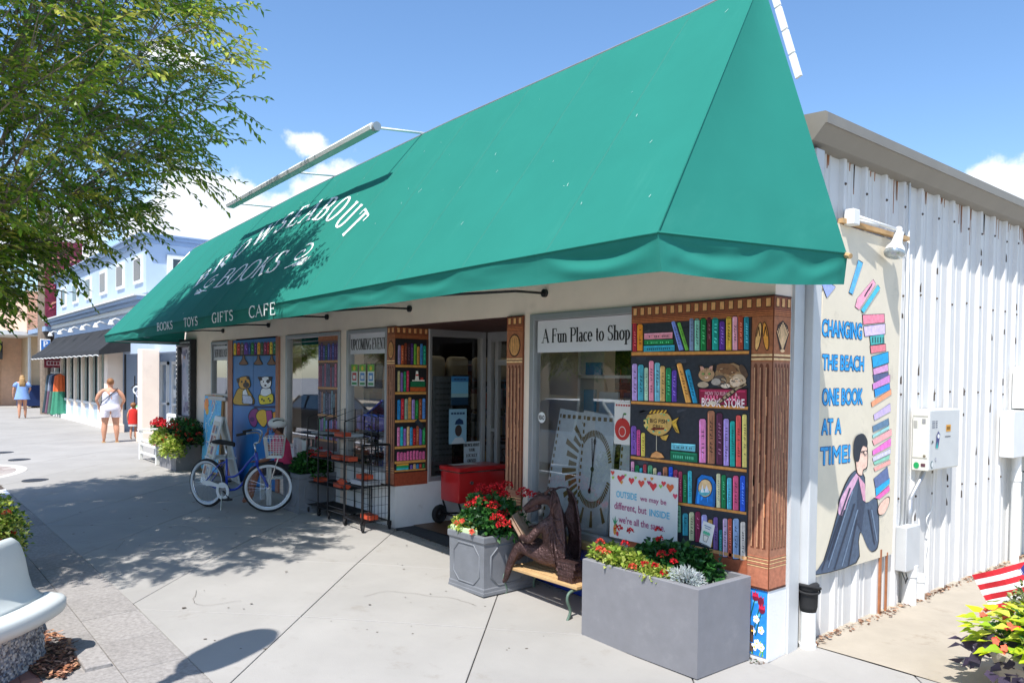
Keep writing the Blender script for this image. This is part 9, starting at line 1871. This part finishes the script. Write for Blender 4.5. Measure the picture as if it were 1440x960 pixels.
mb = MB(); mb.tube(smooth_path([(.08, .11, 1.09), (.06, .15, 1.02), (0, .17, 1.0), (-.06, .15, 1.02), (-.08, .11, 1.09)], 4), .005, 5); ob('chin_strap', mb, 'rubber', hm, local=True)
mb = MB(); mb.sphere((0, .075, 1.08), (.078, .075, .075), 14, 10); loft(mb, [(.98, 0, .045, .05, .03), (1.08, 0, .05, .07, .05)], 12, True); ob('hair', mb, mat('dark_brown_hair', rgb((60, 42, 32)), rough=.6, var=.3, vs=40), t, smooth=True, local=True)
mb = MB()
for sg in (-1, 1): mb.sphere((sg * .028, .183, 1.085), (.012, .008, .007), 8, 6)
mb.sphere((0, .198, 1.055), (.012, .016, .02), 8, 6); mb.sphere((0, .185, 1.015), (.022, .008, .007), 8, 6); ob('face', mb, 'skin2', t, smooth=True, local=True)
mb = MB()
for k in range(5): q = (k - 2) * .012; mb.tube([(.03 + q * .3, .225 + q * .2, 1.01 + q), (.0 + q * .3, .235, 1.035 + q), (-.015, .222, 1.055 + q)], [.008, .007, .005], 6); mb.tube([(-.08, .38 + q, .60), (-.05, .42 + q, .605), (-.035, .45 + q, .59)], [.008, .007, .005], 6)
ob('fingers', mb, 'skin2', t, smooth=True, local=True)
t = thing('white_chair', 'white wooden garden chair carrying the seated cyclist', 'chair', (-7.72, -.25, .155), math.radians(168))
mb = MB(); mb.bbox((-.26, -.22, .36), (.26, .26, .40), .006); ob('seat', mb, 'white', t, local=True)
for x in (-.26, .26):
    for y in (-.22, .26): mb = MB(); mb.bbox((x - .03, y - .03, 0), (x + .03, y + .03, .60 if y > 0 else .9), .004); ob('leg', mb, 'white', t, local=True)
for k in range(5): mb = MB(); mb.box((-.22 + k * .1, -.235, .40), (-.16 + k * .1, -.215, .9)); ob('back_slat', mb, 'white', t, local=True)
# ================================================================== NEIGHBOURS
nb = thing('blue_shop', 'pale blue two-storey shop with white piers and black awning beyond the bookshop', 'shop', (-26, 1.1, .155))
def npart(name, mb, m, **k): return ob(name, mb, m, nb, **k)
b = MB(); b.box((-34.5, 1.12, 2.6), (-20.3, 3, 4.0)); b.box((-23.3, 1.10, 2.55), (-17.5, 1.6, 3.9)); b.box((-20.3, 1.6, 2.6), (-13.5, 9, 3.9)); npart('upper_front', b, 'blue_wall')
b = MB(); b.box((-34.5, 1.16, .15), (-23.3, 1.3, .85)); npart('stall_riser', b, 'blue_wall')
b = MB(); b.box((-24, 2.3, .1), (-13.45, 2.6, 2.7)); npart('recess_wall', b, 'blue_wall')
b = MB(); b.box((-23.32, 1.12, .1), (-23.2, 2.3, 2.7)); npart('recess_side', b, 'blue_wall')
b = MB(); b.box((-34.5, 1.2, 4.3), (-20.7, 9, 5.85)); npart('upper_storey', b, 'blue_wall')
for z, d, h_ in ((3.78, .10, .14), (3.92, .22, .10), (4.02, .34, .10), (4.12, .42, .05)):
    b = MB(); b.box((-34.6, 1.12 - d, z), (-20.3 + d * .8, 3.6, z + h_ - .003)); npart('cornice', b, 'blue_trim' if h_ < .12 and h_ > .06 else 'white')
for z, d, h_ in ((5.70, .06, .12), (5.82, .16, .10), (5.92, .22, .04)):
    b = MB(); b.box((-34.7, 1.2 - d, z), (-20.7 + d, 9, z + h_ - .003)); npart('roof_cornice', b, 'blue_trim')
for x0 in (-23.3, -19.42): 
    b = MB(); b.bbox((x0, .66, .15), (x0 + .42, 1.10, 2.62), .01); pr_ = npart('pier', b, 'stucco'); b = MB(); b.bbox((x0 - .03, .63, .15), (x0 + .45, 1.13, .40), .01); ob('pier_base', b, 'stucco', pr_)
b = MB(); b.box((-34.4, 1.14, .85), (-23.35, 1.2, 2.6)); npart('shopfront_glass', b, mat('dim_glass', rgb((120, 146, 140)), rough=.12, var=.25, vs=1.5, spec=1.0))
for k in range(9):
    x = -34.2 + k * 1.34; b = MB(); b.box((x, 1.06, .15), (x + .2, 1.16, 2.6)); npart('mullion', b, 'stucco')
    b = MB(); b.box((x + .72, 1.10, .85), (x + .77, 1.15, 2.6)); npart('glazing_bar', b, 'iron')
b = MB(); b.box((-34.5, .98, .15), (-23.3, 1.16, .30)); npart('plinth', b, 'stucco2')
b = MB(); b.box((-34.5, 1.09, .86), (-23.3, 1.16, .95)); npart('sill', b, 'white')
# door and railings in the recess
for x0, x1 in ((-23.1, -22.35), (-21.85, -21.0)):
    b = MB(); 
    b.box((x0, 2.22, .18), (x0 + .08, 2.3, 2.35)); b.box((x1 - .08, 2.22, .18), (x1, 2.3, 2.35)); b.box((x0, 2.222, 2.25), (x1, 2.3, 2.35)); b.box((x0, 2.222, 1.0), (x1, 2.3, 1.07)); d_ = npart('door_frame', b, 'white')
    b = MB(); b.add([(x0 + .05, 2.28, .2), (x1 - .05, 2.28, .2), (x1 - .05, 2.28, 2.3), (x0 + .05, 2.28, 2.3)], [(0, 1, 2, 3)]); ob('pane', b, 'glass', d_)
b = MB(); b.box((-21.6, 2.20, 1.25), (-21.2, 2.215, 1.5)); b.box((-21.45, 2.20, 1.62), (-21.22, 2.215, 1.82)); npart('notice', b, 'white')
for zz_ in (4.95, ):
    for (xa, ya, yb_) in ((-20.69, 1.75, 2.75),):
        b = MB(); b.box((xa, ya, 4.72), (xa + .06, yb_, 5.42)); w_ = npart('window_frame', b, 'white'); b = MB(); b.box((xa + .055, ya + .16, 4.84), (xa + .066, yb_ - .14, 5.30)); ob('pane', b, 'filmglass', w_)
for x in (-33.2, -30.9, -28.6, -26.3, -24.0, -21.9): b = MB(); b.box((x, 1.14, 4.60), (x + .9, 1.21, 5.40)); w_ = npart('window_frame', b, 'white'); b = MB(); b.box((x + .1, 1.13, 4.70), (x + .8, 1.139, 5.30)); ob('pane', b, 'filmglass', w_)
t = thing('black_awning', 'sagging black awning with scalloped white edge on the blue shop', 'awning', (-28, .6, 2.6))
mb = MB(); vs = []; fs = []; N = 120
for i in range(N + 1):
    x = -34.2 + 12.2 * i / N
    for j in range(9): s_ = j / 8; vs.append((x, 1.1 - .85 * (1 - s_) if True else 0, 2.62 + .78 * s_ - .07 * math.sin(PI * s_) * abs(math.sin(x * 1.7)) + .02 * noise.noise(Vector((x * 3, s_ * 3, 0)))))
    vs.append((x, .25, 2.47 + .03 * abs(math.sin(x * 4)))); 
for i in range(N):
    for j in range(8): a = i * 10 + j; fs.append((a, a + 10, a + 11, a + 1))
    fs.append((i * 10, i * 10 + 9, (i + 1) * 10 + 9, (i + 1) * 10))
mb.add(vs, fs); ob('canopy', mb, 'blackcloth', t, smooth=True)
mb = MB(); mb.prism([(-22.0, .25, 2.5), (-22.0, 1.1, 2.62), (-22.0, 1.1, 3.4), (-22.0, .25, 2.62)], (.01, 0, 0)); ob('end_panel', mb, 'blackcloth', t)
mb = MB(); mb.tube([(-34.2 + 12.2 * i / 240, .243, 2.468 + .03 * abs(math.sin((-34.2 + 12.2 * i / 240) * 4))) for i in range(241)], .016, 5); ob('white_piping', mb, 'white', t)
for k in range(6):
    x = -33 + k * 2.05; l_ = thing('gooseneck_lamp', 'small white flood lamp over the black awning, number %s from the bookshop' % ['six', 'five', 'four', 'three', 'two', 'one'][k], 'lamp', (x, 1.0, 3.5), 0, 'lamps over the black awning'); mb = MB(); mb.tube([(x, 1.1, 3.55), (x, .85, 3.62), (x, .75, 3.55)], .03, 6); mb.lathe([(.04, .1), (.1, -.05), (0, -.06)], (x, .74, 3.48), 10); ob('lamp_body', mb, 'white', l_)
# scroll metal stand in the recess
t = thing('scroll_stand', 'black metal display stand hung with pastel ornaments between the white piers', 'display stand', (-20.2, .9, .155))
for k, x in enumerate((-20.9, -20.2, -19.6)): mb = MB(); mb.tube([(x, .95, .16), (x, .95, 1.9)], .018, 6); ob('post', mb, 'black', t)
for z in (.5, 1.0, 1.55): mb = MB(); mb.tube(smooth_path([(-21.2, .93, z), (-20.6, .93, z + .12), (-20.2, .93, z + .1), (-19.5, .93, z + .25)], 4), .014, 6); ob('bar', mb, 'black', t)
for k, (x, z, c) in enumerate(((-20.45, .95, (120, 210, 130)), (-20.75, .95, (236, 236, 236)), (-20.3, .42, (60, 120, 190)), (-20.5, 1.50, (230, 236, 240)), (-20.2, 1.40, (200, 206, 216)))): mb = MB(); mb.torus((x, .90, z), (.6, -.8, 0), .10, .022, 16, 6, col=rgb(c)); tag(ob('hanging_ring', mb, 'attr'), ['mint green ring on the display stand', 'large white ring nearest the child', 'blue ring low on the display stand', 'white ring high on the display stand', 'greyish ring below the high white one'][k], 'ornament', 'rings on the display stand')
# clothes rail
t = thing('clothes_rail', 'chrome clothes rail outside the far end of the blue shop', 'clothes rail', (-33.2, .6, .155))
mb = MB(); mb.tube([(-34.2, .95, .16), (-34.2, .95, 1.95), (-32.4, .95, 1.95), (-32.4, .95, .16)], .025, 6); ob('rail', mb, 'steel', t)
Rq = random.Random(5)
def garment(x, c1, c2, label, w=.48, l=1.1, g=None):
    t = thing('garment', label, 'clothing', (x, .95, 1.9), 0, 'clothes on the pavement rail')
    mb = MB(); vs = []; n_ = 18; pr_ = [(1.9, .10), (1.82, .34), (1.5, .42), (1.2, .46)]
    if l > 1: pr_ += [(.9, .52), (.45, .62), (.30, .66)]
    for z, w_ in pr_:
        for k in range(n_): a = 2 * PI * k / n_; vs.append((x + .07 * math.cos(a) * (1 + .35 * math.sin(k * 2.7)), .95 + w_ * w / .48 * .52 * math.sin(a), z + .03 * math.sin(k * 1.9) * (z < 1)))
    for i in range(len(pr_) - 1):
        for k in range(n_): mb.add([vs[i * n_ + k], vs[i * n_ + (k + 1) % n_], vs[(i + 1) * n_ + (k + 1) % n_], vs[(i + 1) * n_ + k]], [(0, 1, 2, 3)], rgb(c1 if i < 3 else c2))
    ob('cloth', mb, 'cloth', t)
garment(-32.3, (232, 110, 60), (70, 150, 120), 'orange blouse over a teal ruffled skirt, nearest on the clothes rail')
garment(-32.9, (60, 70, 90), (90, 120, 110), 'dark navy garment second on the clothes rail', .5)
garment(-33.4, (150, 160, 180), (120, 90, 110), 'pale grey garment in the middle of the clothes rail', .52)
garment(-34.0, (90, 110, 120), (60, 80, 90), 'slate blue garment at the far end of the clothes rail', .52)
t = thing('rail_sign', 'small dark red card standing above the clothes rail', 'sign', (-32.6, .5, 2.2)); mb = MB(); mb.box((-32.9, .5, 2.15), (-32.87, 1.15, 2.5)); ob('card', mb, mat('maroon_card', rgb((140, 40, 60)), rough=.6), t); P = Paint(lambda u, v, l: (-32.865 + l * 2, u, v)); P.rect(.58, 2.24, 1.08, 2.42, (226, 200, 206), 1)
for k in range(4): P.rect(.62 + k * .11, 2.27, .70 + k * .11, 2.39, (140, 40, 60), 2)
ob('print', P.mb, 'print', t); mb = MB(); mb.tube([(-32.88, .82, 1.95), (-32.88, .82, 2.2)], .015, 5); ob('stem', mb, 'steel', t)
t = thing('projecting_sign', 'blue and white hanging sign at the end of the black awning', 'sign', (-34.5, .5, 3.1)); mb = MB(); mb.bbox((-34.7, .62, 2.75), (-34.6, 1.0, 3.35), .02); ob('box', mb, 'white', t); P = Paint(lambda u, v, l: (-34.598 + l * 2, u, v)); P.rect(.65, 2.79, .97, 3.31, (50, 120, 200), 1); put_serif(P, 'P', .73, 3.03, .89, 3.27, (240, 244, 250), 2, .26, .12); P.ell(.81, 2.89, .08, .06, (240, 244, 250), 2); ob('print', P.mb, 'print', t)
# maroon blade sign and dark block behind
t = thing('maroon_blade_sign', 'tall maroon patterned sign panel rising above the far shops', 'sign', (-36, 1, 5)); mb = MB(); mb.box((-35.4, .9, 3.9), (-35.2, 2.3, 7.6)); ob('panel', mb, mat('maroon_panel', rgb((120, 34, 60)), rough=.6, var=.5, vs=5), t)
P = Paint(lambda u, v, l: (-35.19 + l * 2, u, v))
for k in range(50): x = Rq.uniform(.95, 2.1); z = Rq.uniform(4, 7.4); P.poly([(x, z), (x + .2, z + .1), (x + .25, z + .2), (x + .05, z + .12)], Rq.choice([(190, 90, 110), (220, 150, 130), (90, 20, 60)]), 1)
ob('pattern', P.mb, 'print', t, kind='stuff')
t = thing('utility_pole', 'weathered pole standing by the far end of the blue shop', 'pole', (-35.6, .35, 0)); mb = MB(); mb.tube([(-35.6, .95, 2.8), (-35.6, .95, 9)], .28, 12); mb.tube([(-35.6, .95, .1), (-35.6, .95, 2.8)], .2, 12); ob('shaft', mb, 'bark', t)
# shaded shop between
t = thing('dark_shop', 'dark shaded shopfront beyond the clothes rail', 'shop', (-38, 1.5, .15)); mb = MB(); mb.box((-39, 1.6, 0), (-34.6, 6, 4.6)); ob('wall', mb, mat('dark_brown_front', rgb((60, 48, 46)), rough=.8, var=.4, vs=1.5), t); mb = MB(); mb.box((-39.2, .8, 3.7), (-34.6, 1.6, 3.9)); ob('canopy', mb, 'blue_trim', t)
# brick and beige building at the end of the street
t = thing('brick_building', 'beige and salmon brick building with a white eave at the end of the street', 'building', (-48, 1, .1))
mb = MB(); mb.box((-46, 1.4, .1), (-42.6, 8, 3.9)); ob('rendered_wall', mb, 'beige', t)
mb = MB(); mb.box((-60, .4, .1), (-46, 8, 3.8)); mb.box((-60, 1.0, 3.9), (-41, 12, 5.9)); ob('core', mb, mat('mortar', rgb((226, 190, 164)), rough=.9), t)
mb = MB(); 
for row in range(24):
    z = 4.0 + row * .078
    for k in range(34): y = .99 + k * .23 + (row % 2) * .115; c = jit(rgb((226, 176, 146)), Rq, .16); mb.box((-40.985, y, z), (-40.97, y + .215, z + .066), c)
for row in range(46):
    z = .15 + row * .078
    for k in range(40): x = -46 - k * .23 - (row % 2) * .115; c = jit(rgb((232, 150, 120)), Rq, .16); mb.box((x - .215, .385, z), (x, .398, z + .066), c)
ob('brickwork', mb, 'brick', t, kind='stuff')
mb = MB(); mb.box((-60, -.1, 3.75), (-41.2, 1.6, 3.95)); ob('eave', mb, 'white', t)
mb = MB(); mb.tube([(-42.5, 1.3, 3.7), (-42.5, 1.3, .2)], .07, 8); ob('downpipe', mb, 'white', t)
for x in (-47.2, -49.4): mb = MB(); mb.box((x, .36, .2), (x + 1.3, .39, 2.6)); ob('window', mb, 'filmglass', t)
t = thing('black_awning', 'small black hooped awning on the brick building at far left', 'awning', (-46, 0, 2.9)); mb = MB(); mb.prism([(-50, .38, 3.5), (-50, -.9, 2.75), (-50, -.9, 2.6), (-50, .38, 2.6)], (5.6, 0, 0)); ob('canopy', mb, 'blackcloth', t); mb = MB(); mb.box((-50, -.93, 2.56), (-44.4, -.9, 2.64)); ob('white_edge', mb, 'white', t)
t = thing('navy_board', 'navy blue litter bin cabinet against the beige wall', 'cabinet', (-42.4, 1.2, .15)); mb = MB(); mb.bbox((-42.6, .75, .25), (-42.1, 1.9, 1.30), .02); ob('body', mb, mat('navy_paint', rgb((24, 48, 96)), rough=.5), t)
for y in (.8, 1.85): mb = MB(); mb.box((-42.5, y - .03, .15), (-42.2, y + .03, .25)); ob('foot', mb, 'iron', t)
t = thing('far_planter', 'dark planter of bushy flowers by the brick building at far left', 'planter', (-46, -.6, .15)); mb = MB(); mb.bbox((-46.4, -1.1, .12), (-45.6, .1, .75), .03); ob('box', mb, 'black', t)
f = MB(); foliage(f, (-46, -.5, .95), (.5, .8, .35), 500, .14, .12, DG, Rq); b = MB()
for k in range(10): bloom(b, (-45.7, Rq.uniform(-1, .1), Rq.uniform(.9, 1.2)), .08, ORA, Rq, 14, .07)
shrub('far_flowers', 'bushy flowers in the dark planter at far left', 'flowers', (0, 0, 0), [('foliage', f, 'leaf'), ('blossoms', b, 'petal')])
# ================================================================== STREET TREE
R = random.Random(77)
def envr(z):
    pts = [(2.4, .5), (2.8, 1.2), (3.2, 1.9), (3.6, 2.6), (4.2, 3.45), (5.1, 4.15), (5.8, 3.8), (7.0, 3.1), (8.0, 1.8), (8.6, .3)]
    for (a, b_), (c, d) in zip(pts, pts[1:]):
        if z <= c: return .87 * (b_ + (d - b_) * (z - a) / (c - a))
    return 0
TC = Vector((-6.85, -5.0, 0))
nodes = [Vector((TC.x, TC.y, .05)), Vector((TC.x + .02, TC.y, .9)), Vector((TC.x, TC.y + .02, 1.7)), Vector((TC.x - .02, TC.y, 2.3))]; par = [-1, 0, 1, 2]
ends = []
for k in range(2150):
    for _ in range(20):
        z = 2.45 + 6.0 * R.random() ** 1.15; r = envr(z); a = R.uniform(0, 2 * PI); q = r * (R.random() ** .42)
        dn = noise.noise(Vector((math.cos(a) * 1.7, math.sin(a) * 1.7, z * .7)))
        q *= 1 + .22 * dn
        p = Vector((TC.x + q * math.cos(a), TC.y + q * math.sin(a), z))
        if noise.noise(p * .75) > -.42: break
    ends.append(p)
ends.sort(key=lambda p: (p - nodes[3]).length)
twigs = []
for p in ends:
    best = None; bd_ = 1e9
    for i in range(3, len(nodes)):
        q = nodes[i]; d = (q - p).length_squared + .22 * (q - nodes[3]).length_squared
        if q.z > p.z + .25: d += 1.5
        if d < bd_: bd_ = d; best = i
    q = nodes[best]; v_ = p - q; L_ = v_.length
    k = max(1, int(L_ / .45)); prev = best
    for j in range(1, k + 1):
        t_ = j / k; m = q + v_ * t_ + Vector((0, 0, .10 * L_ * math.sin(PI * t_))) + rv(R) * .04 * (j < k)
        nodes.append(m); par.append(prev); prev = len(nodes) - 1
    twigs.append((prev, v_.normalized() if L_ > 0 else Vector((0, 0, 1))))
cntn = [0] * len(nodes)
haschild = [False] * len(nodes)
for i in range(len(nodes) - 1, 0, -1):
    if cntn[i] == 0: cntn[i] = 1
    cntn[par[i]] += cntn[i]
rad = [min(.15, .0040 * c ** .52) for c in cntn]
tree = thing('street_tree', 'big leafy street tree with grey branches filling the upper left', 'tree', tuple(TC))
tb = MB(); tb.tube([nodes[0], nodes[1], nodes[2], nodes[3]], [.17, .14, .13, .14], 14); ob('trunk', tb, 'bark', tree, smooth=True)
br = MB()
for i in range(4, len(nodes)):
    if rad[i] < .0032: n_ = 3
    else: n_ = 4 if rad[i] < .02 else 7
    br.tube([nodes[par[i]], nodes[i]], [max(rad[i], min(rad[par[i]], rad[i] * 1.5)), rad[i]], n_, caps=False)
TL = [rgb((112, 150, 48)), rgb((138, 170, 58)), rgb((84, 126, 44)), rgb((160, 182, 66)), rgb((124, 152, 44)), rgb((190, 192, 84))]
TB = [rgb((150, 96, 58)), rgb((128, 84, 54)), rgb((168, 120, 70))]
lv = MB()
for ti, (ni, d0) in enumerate(twigs):
    p0 = nodes[ni]
    brown = noise.noise(p0 * .5 + Vector((9, 3, 1))) > .34 and p0.z < 4.2
    tint = R.choice(TL)
    for s_ in range(4):
        out = Vector((p0.x - TC.x, p0.y - TC.y, 0)); out = out.normalized() if out.length > .1 else rv(R)
        d = (d0 * .6 + rv(R) * .75 + out * .45 + Vector((0, 0, R.uniform(-.35, .15)))).normalized(); L_ = R.uniform(.35, .62); N = 15
        prev = p0
        for j in range(1, N + 1):
            q = p0 + d * L_ * j / N + Vector((0, 0, -.16 * L_ * (j / N) ** 2))
            side = d.cross(Vector((0, 0, 1))); side = side.normalized() if side.length > .01 else Vector((1, 0, 0))
            sg = 1 if j % 2 else -1
            ld_ = d * .75 + side * sg * .8 + Vector((0, 0, R.uniform(-.75, -.05))) + rv(R) * .25
            c = jit(R.choice(TB) if (brown and R.random() < .7) else (tint if R.random() < .6 else R.choice(TL)), R, .22)
            leafquad(lv, q, ld_, Vector((0, 0, 1)) + rv(R) * .35, R.uniform(.070, .115), R.uniform(.032, .046), c, .16)
        br.tube([p0, p0 + d * L_ * .5 + Vector((0, 0, -.04 * L_)), p0 + d * L_ + Vector((0, 0, -.16 * L_))], [.004, .003, .0015], 3, caps=False)
ob('branches', br, 'bark', tree, kind='stuff')
ob('crown', lv, 'leaf', tree, kind='stuff')
# trees and cars across the road, which the shop windows mirror
for k, (x, y, s_) in enumerate(((-12, -22, .8), (-21, -23, .9), (-31, -21, .8), (-42, -23, 1.0), (-4, -23, .8), (-55, -20, 1.0))):
    c_ = clone(tree, (x, y, 0), k * 1.3, ['tree across the road opposite the entrance, mirrored in the windows', 'taller tree across the road opposite the middle window', 'small tree across the road opposite the blue shop', 'large tree far up the opposite side of the road', 'tree across the road opposite the end mural', 'farthest tree on the opposite side of the road'][k]); c_['group'] = 'trees on the far side of the road'; c_.scale = (s_, s_, s_)
fb = thing('far_side_building', 'low tan building across the road, mirrored in the shop windows', 'building', (-20, -28, 0)); mb = MB(); mb.box((-60, -34, 0), (5, -28, 5)); ob('wall', mb, 'beige', fb)
for k in range(10): mb = MB(); mb.box((-57 + k * 6, -28.0, .9), (-53.5 + k * 6, -27.95, 3)); ob('window', mb, 'filmglass', fb)
def car(label, loc, rz, paint, suv=False):
    t = thing('parked_car', label, 'car', loc, rz, 'cars parked along the kerb')
    hh_ = 1.66 if suv else 1.44
    def sec(prof, w0, w1, z0, z1):
        pass
    pf = [(-2.25, .45), (-2.28, .70), (-2.20, .92), (-1.55, 1.0), (1.10, .98), (1.95, .86), (2.22, .70), (2.25, .45), (2.1, .28), (-2.1, .28)]
    mb = MB(); n_ = len(pf)
    secs = [(-.92, .93), (-.86, 1.0), (.86, 1.0), (.92, .93)]
    vs = [(x * (k_ if abs(x) > 2 else 1), y, .28 + (z - .28) * k_) for y, k_ in secs for x, z in pf]
    fs = [(i * n_ + j, i * n_ + (j + 1) % n_, (i + 1) * n_ + (j + 1) % n_, (i + 1) * n_ + j) for i in range(3) for j in range(n_)] + [list(range(n_))[::-1], [3 * n_ + j for j in range(n_)]]
    mb.add(vs, fs); ob('body', mb, paint, t, local=True, auto=35)
    cb = [(-1.95 if suv else -1.7, .98), (-1.75 if suv else -1.1, hh_ - .06), (-1.3 if suv else -.8, hh_), (.25, hh_), (.45, hh_ - .05), (1.15, .97)]
    mb = MB(); n_ = len(cb); vs = [(x, s_ * (.82 - .18 * (z - .98) / (hh_ - .98)), z) for s_ in (-1, 1) for x, z in cb]
    mb.add(vs, [(j, (j + 1) % n_, n_ + (j + 1) % n_, n_ + j) for j in range(n_)] + [list(range(n_))[::-1], [n_ + j for j in range(n_)]]); ob('glasshouse', mb, 'filmglass', t, local=True, auto=30)
    mb = MB(); mb.bbox(((-1.5 if suv else -.95), -.62, hh_ - .03), (.35, .62, hh_ + .015), .02)
    for s_ in (-1, 1):
        for xa, xb in ((-1.95 if suv else -1.7, -1.6 if suv else -1.05), (1.15, .40)): mb.tube([(xa, s_ * .81, .98), (xb, s_ * .66, hh_ - .03)], .035, 5)
        mb.tube([(-.3, s_ * .82, .98), (-.32, s_ * .66, hh_ - .02)], .035, 5)
    ob('roof', mb, paint, t, local=True)
    for x in (-1.38, 1.38):
        for s_ in (-1, 1):
            mb = MB(); mb.torus((x, s_ * .82, .32), (0, 1, 0), .235, .09, 24, 8); w = ob('wheel', mb, 'rubber', t, local=True, smooth=True); mb = MB(); mb.lathe([(0, s_ * .07), (.06, s_ * .06), (.19, s_ * .03), (.20, 0)], (x, s_ * .83, .32), 16, axis='y'); ob('rim', mb, 'steel', w, local=True)
    for s_ in (-1, 1):
        mb = MB(); mb.bbox((2.12, s_ * .62 - .16, .66), (2.25, s_ * .62 + .16, .78), .02); ob('headlight', mb, 'white', t, local=True)
        mb = MB(); mb.bbox((-2.29, s_ * .66 - .14, .72), (-2.18, s_ * .66 + .14, .88), .02); ob('tail_light', mb, 'redpaint', t, local=True)
    return t
car('white sport utility car parked at the kerb, mirrored in the window beside the mural', (-8.6, -7.5, -.16), 0, 'white', True)
car('blue car parked at the kerb, mirrored in the window with the posters', (-16.2, -7.5, -.16), 0, 'bluepaint')
car('dark grey car parked at the kerb behind the blue one', (-22.2, -7.6, -.16), 0, 'iron')
car('silver car parked farthest along the kerb', (-28.5, -7.5, -.16), 0, 'alu', True)
